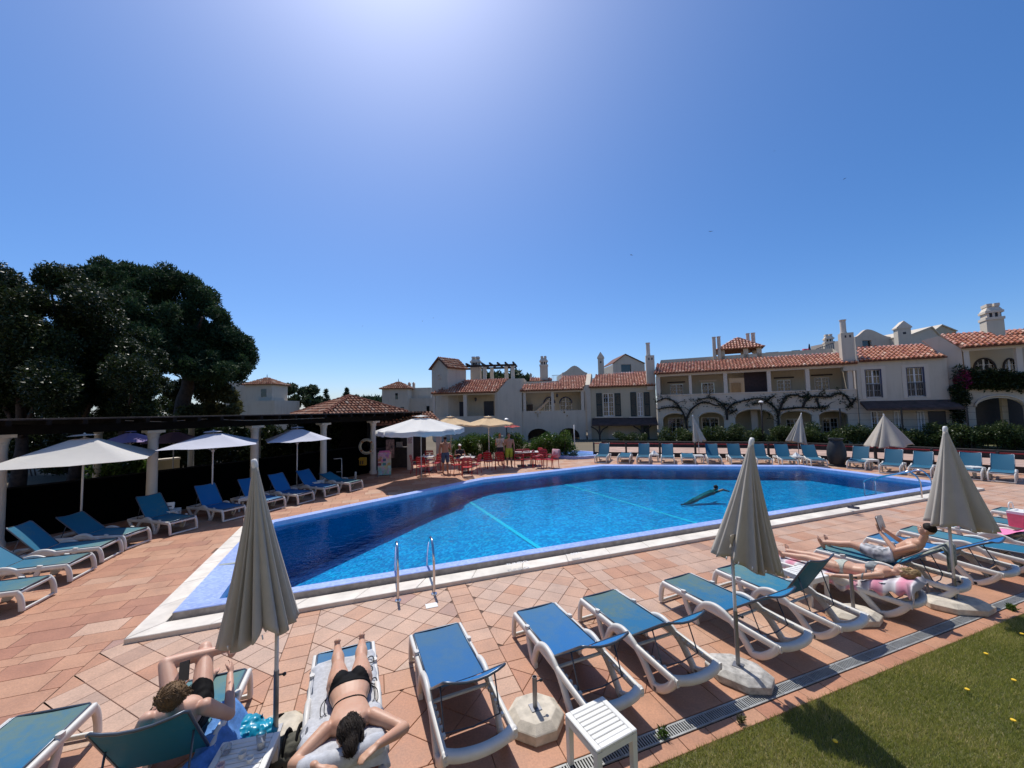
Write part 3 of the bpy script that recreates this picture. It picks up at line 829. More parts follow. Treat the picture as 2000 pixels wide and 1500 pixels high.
g = G(470, 1482, .42); TAB2 = side_table((g.x, g.y, 0), TH - R(6), 'white side table with drinks beside the prone woman')
g = PQ(6.58, 4.45); side_table(g, TH, 'white side table between the raised lounger back and the woman on the pink towel')
for (x, y, lb) in ((1283, 903, 'white side table with a folded white towel across the pool, nearest the bar'), (1371, 906, 'white side table at the foot of the slim closed far umbrella'),
                   (1567, 909, 'white side table with a crumpled towel beside the middle far umbrella'), (1715, 917, 'white side table at the foot of the rightmost far umbrella'), (1925, 935, 'white side table between the two last far loungers')):
    g = G(x, y); side_table((g.x, g.y + .35, 0), R(-10), lb)
for (x, y, lb) in ((352, 1024, 'white side table with a box beside the lounger at the thick column'), (12, 1133, 'white side table between the two nearest left loungers'), (505, 995, 'white side table below the pergola behind the tall closed umbrella'), (638, 960, 'white side table between the last two shaded loungers')):
    g = G(x, y); side_table((g.x - .35, g.y, 0), R(20), lb)
# ------------------------------------------------------------------ closed umbrellas
def cloth_mat(name, col, trans=.25, var=.06, grime=.12):
    mt, nt, b = new_mat(name); L = nt.links.new
    tc = N(nt, 'ShaderNodeTexCoord'); n1 = N(nt, 'ShaderNodeTexNoise'); setin(n1, Scale=2.5, Detail=7.0, Roughness=.7); L(tc.outputs['Object'], n1.inputs['Vector'])
    mr = N(nt, 'ShaderNodeMapRange'); setin(mr, From_Min=.3, From_Max=.75, To_Min=0, To_Max=1); L(n1.outputs[0], mr.inputs[0])
    mx = N(nt, 'ShaderNodeMix', data_type='RGBA'); L(mr.outputs[0], mx.inputs[0]); mx.inputs[6].default_value = rgba(col); mx.inputs[7].default_value = rgba(tuple(c * (1 - grime * 1.6) for c in col))
    L(mx.outputs[2], b.inputs['Base Color']); b.inputs['Roughness'].default_value = .8; b.inputs['Sheen Weight'].default_value = .15
    n2 = N(nt, 'ShaderNodeTexNoise'); setin(n2, Scale=220.0, Detail=2.0); L(tc.outputs['Object'], n2.inputs['Vector'])
    bp = N(nt, 'ShaderNodeBump'); setin(bp, Strength=.12, Distance=.002); L(n2.outputs[0], bp.inputs['Height']); L(bp.outputs[0], b.inputs['Normal'])
    tr = N(nt, 'ShaderNodeBsdfTranslucent'); L(mx.outputs[2], tr.inputs['Color'])
    ms = N(nt, 'ShaderNodeMixShader'); ms.inputs[0].default_value = trans; L(b.outputs[0], ms.inputs[1]); L(tr.outputs[0], ms.inputs[2])
    L(ms.outputs[0], nt.nodes['Material Output'].inputs['Surface'])
    return mt
M_ECRU = cloth_mat('ecru_cloth', (.60, .55, .46), .24)
M_POLE = mat('pole_white', (.62, .61, .58), .45, .05)
M_STEEL = mat('galvanised_steel', (.28, .28, .29), .42, .1, metal=.75)
M_CAP = mat('cap_white', (.75, .74, .70), .4, .03)
M_CONC = mat('cast_stone', (.58, .52, .42), .85, .14, 9.0, bump=.35, bscale=120, dirt=.3)
M_CONC2 = mat('cast_stone_grey', (.46, .44, .40), .88, .22, 14.0, bump=.4, bscale=120, dirt=.3)
def closed_umbrella(base, joint_z, tip, length, rmax, folds, seed, label, group, squash=1.0, open_=0.0, hem=.03, flap=None, drift=(0, 0)):
    """base: ground point; pole upright to joint_z, then tilted to the tip; canopy hangs from the tip, folded"""
    rr = random.Random(seed)
    t = thing('closed_umbrella', base, 0, label, 'umbrella', group)
    base = Vector(base); tip = Vector(tip) - base; j = Vector((0, 0, joint_z))
    ax = (tip - j).normalized()
    mb = MB(); mb.tube([(0, 0, .16), j], .019, 10); mb.build('pole', M_POLE, t, smooth=True)
    mb = MB(); mb.tube([j, tip], .017, 10); mb.ball(j, .026, 8, 6); mb.build('tilting_pole', M_POLE, t, smooth=True)
    x = Vector((0, 1, 0)).cross(ax).normalized(); y = ax.cross(x)
    nth = folds * 12; nz = 26
    wd = [rr.uniform(.3, 1.7) for _ in range(folds)]; sw_ = sum(wd); cum = [sum(wd[:i]) / sw_ for i in range(folds)] + [1.0]
    am = [rr.uniform(.45, 1.35) for _ in range(folds)]; ph = [rr.uniform(-.35, .35) for _ in range(folds)]; ln = [rr.uniform(-hem, hem) for _ in range(folds)]
    rows = []
    for i in range(nz + 1):
        s = i / nz
        rad = (.022 + (rmax - .022) * (s ** (1.15 - .1 * open_))) 
        row = []
        for k in range(nth):
            fi = k * folds / nth; f0 = int(fi) % folds; u = fi - int(fi); th = 2 * math.pi * (cum[f0] + (cum[f0 + 1] - cum[f0]) * u)
            w_ = .5 - .5 * math.cos(2 * math.pi * u)         # 0 at ridge, 1 in valley
            sharp = w_ ** .8
            depth = (.10 + .42 * s) * am[f0] * (1 - .5 * open_)
            r = rad * (1 - depth * sharp) * (1 + .05 * math.sin(3 * th + seed))
            tw = .18 * ph[f0] * s * math.sin(2 * math.pi * u) + .10 * s * math.sin(seed + 2 * th)
            l = length * s + (ln[f0] * math.sin(math.pi * u) + .02 * math.sin(5 * th + seed)) * (s ** 3)
            row.append(tip - ax * (l + .03) + Vector((drift[0], drift[1], 0)) * (s ** 1.1) + (x * math.cos(th + tw) + y * math.sin(th + tw) * squash) * r)
        row.append(row[0]); rows.append(row)
    mb = MB(); mb.sheet(rows, .004); mb.build('canopy', M_ECRU, t, smooth=True)
    # rib ends and tie strap
    mb = MB(); mb.lathe([(.026, -.05), (.03, -.02), (.03, .02), (.022, .05), (.012, .055)], 10)
    o = mb.build('finial', M_CAP, t, smooth=True, autosmooth=50); o.location = tip - ax * .01; o.rotation_mode = 'QUATERNION'; o.rotation_quaternion = ax.to_track_quat('Z', 'Y')
    for k in range(folds):
        if rr.random() < .8:
            th = 2 * math.pi * k / folds; p0 = tip - ax * (length * .99) + Vector((drift[0], drift[1], 0)) + (x * math.cos(th) + y * math.sin(th) * squash) * rmax * .93
            mb = MB(); mb.tube([p0, p0 - ax * .035], .006, 6); mb.build('rib_end', M_CAP, t, smooth=True)
    if flap:
        mb = MB(); c = tip - ax * (length * flap[0]) + Vector((drift[0], drift[1], 0)) * flap[0]; d = (x * math.cos(flap[1]) + y * math.sin(flap[1]) * squash)
        rws = []
        for i in range(7):
            rws.append([c - ax * (.03 * i) + d * (rmax * flap[2] + .02 + .035 * math.sin(i * .9 + jx * 1.4)) + x.lerp(y, .5) * (jx - 1.5) * .032 for jx in range(4)])
        mb.sheet(rws, .003); mb.build('tie_strap', M_ECRU, t, smooth=True)
    return t
def umbrella_base(loc, rz, sides, rad, label, post=.45, stretch=1.0, m_=None, h=.13):
    t = thing('umbrella_base', loc, rz, label, 'umbrella base', 'cast stone umbrella bases')
    prof = []
    mb = MB()
    if stretch == 1.0: po = [(rad * math.cos(2 * math.pi * (k + .5) / sides), rad * math.sin(2 * math.pi * (k + .5) / sides)) for k in range(sides)]
    else:
        a, b_ = rad * stretch, rad; c = .42
        po = [(a, -b_ * c), (a, b_ * c), (a * .45, b_), (-a * .45, b_), (-a, b_ * c), (-a, -b_ * c), (-a * .45, -b_), (a * .45, -b_)]
    n = len(po)
    lv = [(0.97, 0.0), (1.0, .012), (1.0, h * .62), (.97, h * .68), (.74, h * .98), (.72, h)]
    vs = [(p[0] * s, p[1] * s, z) for s, z in lv for p in po]
    mb.add(vs, [(r_ * n + i, r_ * n + (i + 1) % n, (r_ + 1) * n + (i + 1) % n, (r_ + 1) * n + i) for r_ in range(len(lv) - 1) for i in range(n)] + [tuple((len(lv) - 1) * n + i for i in range(n)), tuple(range(n - 1, -1, -1))])
    mb.build('slab', m_ or M_CONC, t)
    mb = MB(); mb.bevbox((0, 0, h + .004), (.11, .11, .008), .002); mb.build('plate', M_STEEL, t)
    mb = MB(); mb.lathe([(.024, h + .008), (.024, h + post), (.021, h + post), (.021, h + post - .06)], 12, cap=False); mb.build('socket_tube', M_STEEL, t, smooth=True, autosmooth=40)
    mb = MB(); mb.tube([(.02, 0, h + post - .05), (.06, 0, h + post - .05)], .007, 6); mb.ball((.07, 0, h + post - .05), .018, 8, 6); mb.build('knob', mat('black_plastic', (.02, .02, .022), .4, .05), t, smooth=True)
    return t
GU = 'closed ecru umbrellas on the near side of the pool'
b1 = G(538, 1452); b2 = G(1443, 1322); b3 = G(1868, 1186)
t1 = atY(497, 905, b1.y + .05); t2 = atY(1468, 862, b2.y + .0); t3 = atY(1846, 838, b3.y)
closed_umbrella(b1, 1.32, t1, 1.62, .345, 20, 3, 'tall closed ecru umbrella between the man with a phone and the prone woman', GU, hem=.09, drift=(-.20, 0))
closed_umbrella(b2, 1.38, t2, 1.42, .37, 16, 11, 'closed ecru umbrella in the middle, its base standing at the drain', GU, hem=.04, flap=(.80, 3.6, .7), drift=(.18, 0))
closed_umbrella(b3, 1.40, t3, 1.46, .40, 9, 23, 'closed ecru umbrella with wide flat folds at the right edge', GU, hem=.03, open_=.4, drift=(.16, 0))
umbrella_base(b1, .3, 8, .30, 'stone base half hidden behind the olive backpack', post=.55)
umbrella_base(b2, TH - R(62), 8, .25, 'grey speckled stone base under the middle closed umbrella', stretch=1.35, m_=M_CONC2, post=.62)
umbrella_base(b3, TH - R(30), 8, .26, 'long cream stone base under the right closed umbrella', stretch=1.6, post=.30)
g = G(1046, 1412); umbrella_base(g, .35, 8, .29, 'octagonal cream stone base standing empty with a bare socket tube', post=.30, h=.15)
g = G(1668, 1208); umbrella_base(g, TH - R(20), 8, .24, 'stone base without umbrella behind the raised lounger back', stretch=1.4, post=.5)
GUF = 'closed umbrellas on the far side of the pool'
for (x, y, tx, ty, ln_, rm, sd_, op, lb) in ((1366, 897, 1353, 812, 1.45, .36, 5, 0, 'slim closed umbrella leaning across the pool, nearest the bar'), (1561, 900, 1565, 808, 1.55, .50, 6, .5, 'closed umbrella across the pool in front of the vine balcony'),
                                        (1737, 905, 1726, 810, 1.50, .95, 9, 1, 'half open closed umbrella across the pool near the dark jar')):
    g = G(x, y); closed_umbrella(g, 1.3, atY(tx, ty, g.y), ln_, rm, 8, sd_, lb, GUF, open_=op)

# ------------------------------------------------------------------ open parasols
def open_parasol(base, top_z, edge_z, half, material, label, group, square=True, n=4, rz=0.0, valance=0.0, vent=True, sag=.12, rib=True):
    t = thing('parasol', base, rz, label, 'parasol', group)
    base = Vector(base)
    mb = MB(); mb.tube([(0, 0, 0), (0, 0, top_z - .03)], .022, 10); mb.build('pole', M_POLE, t, smooth=True)
    corners = [(half * math.sqrt(2) * math.cos(math.pi / 4 + k * math.pi / 2), half * math.sqrt(2) * math.sin(math.pi / 4 + k * math.pi / 2)) for k in range(4)] if square else [(half * math.cos(2 * math.pi * k / n), half * math.sin(2 * math.pi * k / n)) for k in range(n)]
    n = len(corners); rows = []; S = 8; rin = .16
    for i in range(S + 1):
        s = i / S; row = []
        for k in range(n):
            a = Vector(corners[k]); b_ = Vector(corners[(k + 1) % n])
            for j in range(6):
                u = j / 6; p_ = a.lerp(b_, u); dip = math.sin(math.pi * u)
                rr_ = rin + (1 - rin) * s
                z = top_z + (edge_z - top_z) * rr_ - sag * dip * math.sin(math.pi * min(1, s * .75)) * .5 + .012 * math.sin(7 * p_.x + 5 * p_.y) * s
                row.append((p_.x * rr_ * (1 - .04 * dip * s), p_.y * rr_ * (1 - .04 * dip * s), z))
        row.append(row[0]); rows.append(row)
    if valance:
        row = [(v[0], v[1], v[2] - valance * (1 + .08 * math.sin(i * 2.1))) for i, v in enumerate(rows[-1])]; row[-1] = row[0]; rows.append(row)
    mb = MB(); mb.sheet(rows, .003); c = mb.build('canopy', material, t, smooth=True, autosmooth=70)
    if vent:
        mb = MB(); rows = []
        for i in range(4):
            s = .02 + .98 * i / 3; rows.append([(corners[k % n][0] * .2 * s, corners[k % n][1] * .2 * s, top_z + .035 - (.05 * s) + (.02 * (k % 2) * s)) for k in range(n)] ); rows[-1].append(rows[-1][0])
        mb.sheet(rows, .003); mb.build('vent', material, c, smooth=True, autosmooth=70)
        mb = MB(); mb.lathe([(.02, 0), (.025, .04), (.008, .07)], 8, (0, 0, top_z)); mb.build('finial', M_CAP, t, smooth=True)
    if rib:
        for k in range(n):
            mb = MB(); mb.tube([(0, 0, top_z - .06), (corners[k][0] * .97, corners[k][1] * .97, edge_z - .02)], .009, 6); mb.build('rib', M_POLE, t, smooth=True)
            mb = MB(); mb.tube([(0, 0, top_z - .62), (corners[k][0] * .5, corners[k][1] * .5, (top_z + edge_z) / 2 - .04)], .007, 6); mb.build('strut', M_POLE, t, smooth=True)
        mb = MB(); mb.lathe([(.03, 0), (.045, .02), (.045, .07), (.03, .09)], 10, (0, 0, top_z - .66)); mb.build('runner', M_POLE, t, smooth=True)
    return t
M_CREAM = cloth_mat('cream_canopy', (.80, .77, .70), .30, grime=.05)
M_PALE = cloth_mat('pale_canopy', (.72, .73, .80), .30, grime=.05)
M_WHITE = cloth_mat('white_canopy', (.88, .86, .80), .30, grime=.04)
M_YEL = cloth_mat('yellow_canopy', (.92, .74, .46), .50, grime=.05)
M_LILAC = cloth_mat('lilac_canopy', (.48, .36, .66), .30, grime=.05)
GP = 'open parasols below the pergola'
def para(px_top, py_top, py_edge, Y, half_px, material, label, group, **kw):
    top = atY(px_top, py_top, Y); ed = atY(px_top, py_edge, Y)
    return open_parasol((top.x, top.y, 0), top.z, ed.z, half_px * Y / FPX, material, label, group, **kw)
para(165, 850, 897, 10.2, 98, M_CREAM, 'open cream parasol with drooping sides over the left loungers', GP, rz=R(38))
para(417, 843, 868, 12.6, 72, M_PALE, 'open pale parasol between the two white columns', GP, rz=R(33))
para(581, 835, 858, 15.2, 52, M_PALE, 'open pale parasol nearest the bar column', GP, rz=R(35))
GB = 'parasols of the pool bar'
para(822, 813, 838, 17.4, 84, M_WHITE, 'large open white parasol at the pool bar', GB, square=False, n=8, valance=.2, rz=.2)
para(954, 814, 828, 21.0, 50, M_YEL, 'open cream yellow parasol over the red chairs', GB, square=False, n=6, valance=.08, rz=.3)
para(880, 814, 828, 22.5, 44, M_YEL, 'open yellow parasol half hidden behind the large white one', GB, square=False, n=6, valance=.08, rz=.1)
para(1000, 829, 833, 24.5, 16, mat('red_canopy', (.35, .02, .02), .8), 'small red parasol peeking out behind the yellow one', GB, square=False, n=6, rib=False)
para(340, 841, 862, 16.0, 50, M_LILAC, 'open lilac parasol behind the thick white column', 'lilac parasols behind the pergola', square=False, n=6, sag=.05)
para(255, 843, 862, 18.0, 46, M_LILAC, 'leaf shaded lilac parasol left of the thick white column', 'lilac parasols behind the pergola', square=False, n=6, sag=.05)
# ------------------------------------------------------------------ houses: walls, tiled roofs, windows
from mathutils.geometry import tessellate_polygon
def stucco(name, col, dirt=.25):
    mt, nt, b = new_mat(name); L = nt.links.new
    tc = N(nt, 'ShaderNodeTexCoord')
    n1 = N(nt, 'ShaderNodeTexNoise'); setin(n1, Scale=.7, Detail=9.0, Roughness=.7); L(tc.outputs['Object'], n1.inputs['Vector'])
    mp = N(nt, 'ShaderNodeMapping'); mp.inputs['Scale'].default_value = (2.2, 2.2, .22); L(tc.outputs['Object'], mp.inputs['Vector'])
    n2 = N(nt, 'ShaderNodeTexNoise'); setin(n2, Scale=1.6, Detail=6.0, Roughness=.7); L(mp.outputs[0], n2.inputs['Vector'])
    a = N(nt, 'ShaderNodeMath', operation='MULTIPLY'); L(n1.outputs[0], a.inputs[0]); L(n2.outputs[0], a.inputs[1])
    mr = N(nt, 'ShaderNodeMapRange'); setin(mr, From_Min=.22, From_Max=.42, To_Min=0, To_Max=dirt); L(a.outputs[0], mr.inputs[0])
    mx = N(nt, 'ShaderNodeMix', data_type='RGBA'); L(mr.outputs[0], mx.inputs[0]); mx.inputs[6].default_value = rgba(col); mx.inputs[7].default_value = rgba((col[0] * .5, col[1] * .47, col[2] * .42))
    L(mx.outputs[2], b.inputs['Base Color']); b.inputs['Roughness'].default_value = .9
    n3 = N(nt, 'ShaderNodeTexNoise'); setin(n3, Scale=18.0, Detail=4.0); L(tc.outputs['Object'], n3.inputs['Vector'])
    bp = N(nt, 'ShaderNodeBump'); setin(bp, Strength=.25, Distance=.02); L(n3.outputs[0], bp.inputs['Height']); L(bp.outputs[0], b.inputs['Normal'])
    return mt
M_WALL = stucco('white_stucco', (.60, .53, .42), .3)
M_WALL2 = stucco('cream_stucco', (.52, .45, .32), .3)
M_WALL3 = stucco('pinkish_stucco', (.62, .51, .40), .25)
M_TRIM = stucco('trim_stucco', (.66, .58, .47), .15)
M_ROOFBED = mat('roof_bed', (.17, .07, .045), .9, .2)
def rooftile_mat():
    mt, nt, b = new_mat('roof_tile'); L = nt.links.new
    at = N(nt, 'ShaderNodeAttribute', attribute_name='tone'); cr = N(nt, 'ShaderNodeValToRGB'); e = cr.color_ramp
    e.elements[0].color = (.30, .10, .06, 1); e.elements[1].color = (.66, .46, .34, 1)  # random tile tones, the palest raised to suggest sunlit highlights
    x = e.elements.new(.35); x.color = (.46, .18, .10, 1); x = e.elements.new(.7); x.color = (.54, .27, .17, 1)
    L(at.outputs['Fac'], cr.inputs[0])
    tc = N(nt, 'ShaderNodeTexCoord'); n1 = N(nt, 'ShaderNodeTexNoise'); setin(n1, Scale=1.2, Detail=8.0, Roughness=.7); L(tc.outputs['Object'], n1.inputs['Vector'])
    mr = N(nt, 'ShaderNodeMapRange'); setin(mr, From_Min=.55, From_Max=.75, To_Min=0, To_Max=.45); L(n1.outputs[0], mr.inputs[0])
    mx = N(nt, 'ShaderNodeMix', data_type='RGBA'); L(mr.outputs[0], mx.inputs[0]); L(cr.outputs[0], mx.inputs[6]); mx.inputs[7].default_value = (.16, .11, .08, 1)
    L(mx.outputs[2], b.inputs['Base Color']); b.inputs['Roughness'].default_value = .32
    return mt
M_RTILE = rooftile_mat()
M_RTILE_OLD = M_RTILE.copy(); M_RTILE_OLD.name = 'old_roof_tile'; M_RTILE_OLD.node_tree.nodes['Principled BSDF'].inputs['Roughness'].default_value = .85; M_RTILE_OLD.node_tree.nodes['Principled BSDF'].inputs['Specular IOR Level'].default_value = .15
for e_ in [n for n in M_RTILE_OLD.node_tree.nodes if n.type == 'VALTORGB'][0].color_ramp.elements: e_.color = (e_.color[0] * .62, e_.color[1] * .72, e_.color[2] * .78, 1)
def glass_mat():
    mt, nt, b = new_mat('window_glass'); b.inputs['Base Color'].default_value = (.012, .014, .016, 1); b.inputs['Roughness'].default_value = .05; b.inputs['Specular IOR Level'].default_value = .8
    return mt
M_GLASS = glass_mat()
M_FRAMEW = mat('white_window_paint', (.72, .72, .70), .45, .04)
M_BLUEBAND = mat('blue_reveal_paint', (.05, .06, .13), .6, .1)
M_SHUT = mat('dark_green_shutter', (.012, .035, .035), .5, .1)
M_DARKWOOD = mat('dark_timber', (.045, .032, .026), .7, .2, 5, bump=.2, bscale=30)
M_PENT = mat('brown_pent_roof', (.09, .055, .045), .8, .25, 3)
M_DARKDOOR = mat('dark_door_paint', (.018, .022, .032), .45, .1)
M_CURTAIN = mat('curtain_cloth', (.55, .52, .46), .9, .08)

class Plane:
    """vertical wall plane through two surveyed columns; s runs along it to the right, z up; off > 0 lies behind"""
    def __init__(s, a, b):
        s.o = Vector((a.x, a.y, 0)); e = Vector((b.x - a.x, b.y - a.y, 0)); s.len = e.length; s.e = e.normalized()
        s.n = Vector((-s.e.y, s.e.x, 0))        # away from the pool
    def hit(s, px, py, off=0.0):
        d = ray(px, py); o = Vector((0, 0, CAM_H)); p0 = s.o + s.n * off
        t = (p0 - o).dot(s.n) / d.dot(s.n); p = o + d * t
        return ((p - s.o).dot(s.e), p.z)
    def P(s, q, off=0.0):
        return s.o + s.e * q[0] + s.n * off + Vector((0, 0, q[1]))
def wall(parent, pl, outline, holes, material, off=0.0, thick=.22, name='wall', reveal=None):
    """solid wall slab with openings; outline and holes are (s, z) loops"""
    loops = [outline] + list(holes); mb = MB()
    loops = [l if area2(l) > 0 else l[::-1] for l in loops]
    pts = [p for l in loops for p in l]
    tris = tessellate_polygon([[Vector((p[0], p[1], 0)) for p in l] for l in loops])
    n = len(pts)
    vs = [pl.P(p, off) for p in pts] + [pl.P(p, off + thick) for p in pts]
    fs = []
    for t in tris:
        a = [pts[i] for i in t]
        if area2(a) < 0: t = t[::-1]
        fs.append(tuple(t)); fs.append(tuple(i + n for i in reversed(t)))
    mb.add(vs, fs)
    k = 0
    for li, l in enumerate(loops):
        m_ = len(l)
        for i in range(m_):
            a, b_ = k + i, k + (i + 1) % m_
            f = (b_, a, a + n, b_ + n) if li == 0 else (a, b_, b_ + n, a + n)
            mb.f.append(f); mb.fa.append(0); mb.mi.append(0)
        k += m_
    return mb.build(name, material, parent)
def rect(a, b):
    return [(min(a[0], b[0]), min(a[1], b[1])), (max(a[0], b[0]), min(a[1], b[1])), (max(a[0], b[0]), max(a[1], b[1])), (min(a[0], b[0]), max(a[1], b[1]))]
def arch_loop(s0, s1, zb, zs, za, n=10):
    """opening with flat bottom zb, springing zs and apex za"""
    out = [(s0, zb), (s1, zb)]
    for k in range(n + 1):
        a = math.pi * k / n; out.append(((s0 + s1) / 2 + (s1 - s0) / 2 * math.cos(a), zs + (za - zs) * math.sin(a)))
    return out
def pbox(parent, pl, s0, s1, z0, z1, o0, o1, material, name, bev=0.0):
    mb = MB(); vs = [pl.P((s, z), o) for z in (z0, z1) for s, o in ((s0, o0), (s1, o0), (s1, o1), (s0, o1))]
    mb.add(vs, [(3, 2, 1, 0), (4, 5, 6, 7), (0, 1, 5, 4), (1, 2, 6, 5), (2, 3, 7, 6), (3, 0, 4, 7)])
    return mb.build(name, material, parent)
def window(parent, pl, s0, s1, z0, z1, off, cols=2, rows=4, arch=False, door=False, frame=M_FRAMEW, name='window', curtain=False):
    """glazed casement set back in its opening: frame bars and pane as sub-parts"""
    w = thing(name); w.parent = parent
    fr = MB(); t = .06
    def bar(a0, a1, b0, b1, o0=off - .03, o1=off + .03):
        vs = [pl.P((s, z), o) for z in (b0, b1) for s, o in ((a0, o0), (a1, o0), (a1, o1), (a0, o1))]
        fr.add(vs, [(3, 2, 1, 0), (4, 5, 6, 7), (0, 1, 5, 4), (1, 2, 6, 5), (2, 3, 7, 6), (3, 0, 4, 7)])
    bar(s0, s0 + t, z0, z1); bar(s1 - t, s1, z0, z1); bar(s0 + t, s1 - t, z0, z0 + t)
    if not arch: bar(s0 + t, s1 - t, z1 - t, z1)
    m_ = (s0 + s1) / 2; bar(m_ - t * .8, m_ + t * .8, z0 + t, z1 - t)
    for k in range(1, rows):
        z = z0 + (z1 - z0) * k / rows; bar(s0 + t, m_ - t * .8, z - .014, z + .014, off - .02, off + .02); bar(m_ + t * .8, s1 - t, z - .014, z + .014, off - .02, off + .02)
    for sgn in (-1, 1):
        c = m_ + sgn * (s1 - s0) / 4; bar(c - .012, c + .012, z0 + t, z1 - t, off - .02, off + .02)
    fr.build('frame', frame, w, kind='stuff')
    mb = MB(); mb.add([pl.P((s0, z0), off), pl.P((s1, z0), off), pl.P((s1, z1), off), pl.P((s0, z1), off)], [(0, 1, 2, 3)]); mb.build('pane', M_GLASS, w)
    if curtain:
        rows_ = []
        for z in (z0 + .05, z1 - .05):
            rows_.append([pl.P((s0 + (s1 - s0) * i / 24, z), off + .12 + .03 * math.sin(i * 1.9)) for i in range(25)])
        mb = MB(); mb.sheet(rows_); mb.build('curtain', M_CURTAIN, w, smooth=True)
    return w
def tiles_on(polys3, parent, tw=.25, tl=.40, seed=1, lift=.012, name='roof', bed=M_ROOFBED, thick=.10, ridge=True, material=None):
    """polys3: planar polygon (3d) whose first edge is the eave, left to right; barrel tiles laid up the slope"""
    material = material or M_RTILE
    P = [Vector(p) for p in polys3]; e = (P[1] - P[0]).normalized()
    nrm = Vector((0, 0, 0))
    for i in range(1, len(P) - 1): nrm += (P[i] - P[0]).cross(P[i + 1] - P[0])
    nrm.normalize()
    if nrm.z < 0: nrm = -nrm
    v = nrm.cross(e); v.normalize()
    if v.z < 0: v = -v
    q = [((p - P[0]).dot(e), (p - P[0]).dot(v)) for p in P]
    mb = MB(); n = len(P)
    ccw = area2(q) > 0
    idx = list(range(n)) if ccw else list(range(n - 1, -1, -1))
    mb.add([p for p in P] + [p - nrm * thick for p in P], [tuple(idx), tuple(i + n for i in reversed(idx))] + [((i + 1) % n, i, i + n, (i + 1) % n + n) for i in range(n)])
    roof = mb.build(name, bed, parent)
    rr = random.Random(seed); tb = MB(); r = tw * .40
    u0 = min(x[0] for x in q); u1 = max(x[0] for x in q); k = int((u1 - u0) / tw)
    prof = [(-1, 0.0), (-.75, .7), (0, 1.1), (.75, .7), (1, 0.0)]
    for i in range(k + 1):
        u = u0 + (i + .5) * tw
        xs = []
        for j in range(n):
            a, b_ = q[j], q[(j + 1) % n]
            if (a[0] > u) != (b_[0] > u): xs.append(a[1] + (b_[1] - a[1]) * (u - a[0]) / (b_[0] - a[0]))
        if len(xs) < 2: continue
        v0, v1 = min(xs), max(xs)
        vv = v0 - .05
        first = True
        while vv < v1 - .05:
            ve = min(vv + tl * 1.12, v1 + .02); tb.cur = min(1, max(0, rr.gauss(.45, .24)))
            ju = rr.uniform(-.012, .012); jz = rr.uniform(0, .012)
            A = [P[0] + e * (u + ju + p_[0] * r) + v * vv + nrm * (p_[1] * r + .035 + lift + jz) for p_ in prof]
            B = [P[0] + e * (u + ju + p_[0] * r * .82) + v * ve + nrm * (p_[1] * r * .82 + lift * .2 + jz) for p_ in prof]
            tb.add(A + B, [(m_, m_ + 1, m_ + 6, m_ + 5) for m_ in range(4)] + [(0, 4, 3, 2, 1)])
            vv += tl
    tb.build('tiles', material, roof, attr='tone', kind='stuff', smooth=False)
    return roof
class Slope:
    """roof plane through an eave line, rising away from it"""
    def __init__(s, A, B, deg):
        s.A, s.B = Vector(A), Vector(B); e = (s.B - s.A); h = Vector((-e.y, e.x, 0)).normalized()
        if h.y < 0 and abs(h.y) > .2: h = -h
        up = h * math.cos(R(deg)) + Vector((0, 0, math.sin(R(deg)))); s.n = e.cross(up).normalized()
    def hit(s, px, py):
        d = ray(px, py); o = Vector((0, 0, CAM_H)); return o + d * ((s.A - o).dot(s.n) / d.dot(s.n))
def roof_px(parent, A, B, pix, deg, seed, over=.0, **kw):
    sl = Slope(A, B, deg)
    return tiles_on([A, B] + [sl.hit(*p) for p in pix], parent, seed=seed, **kw)
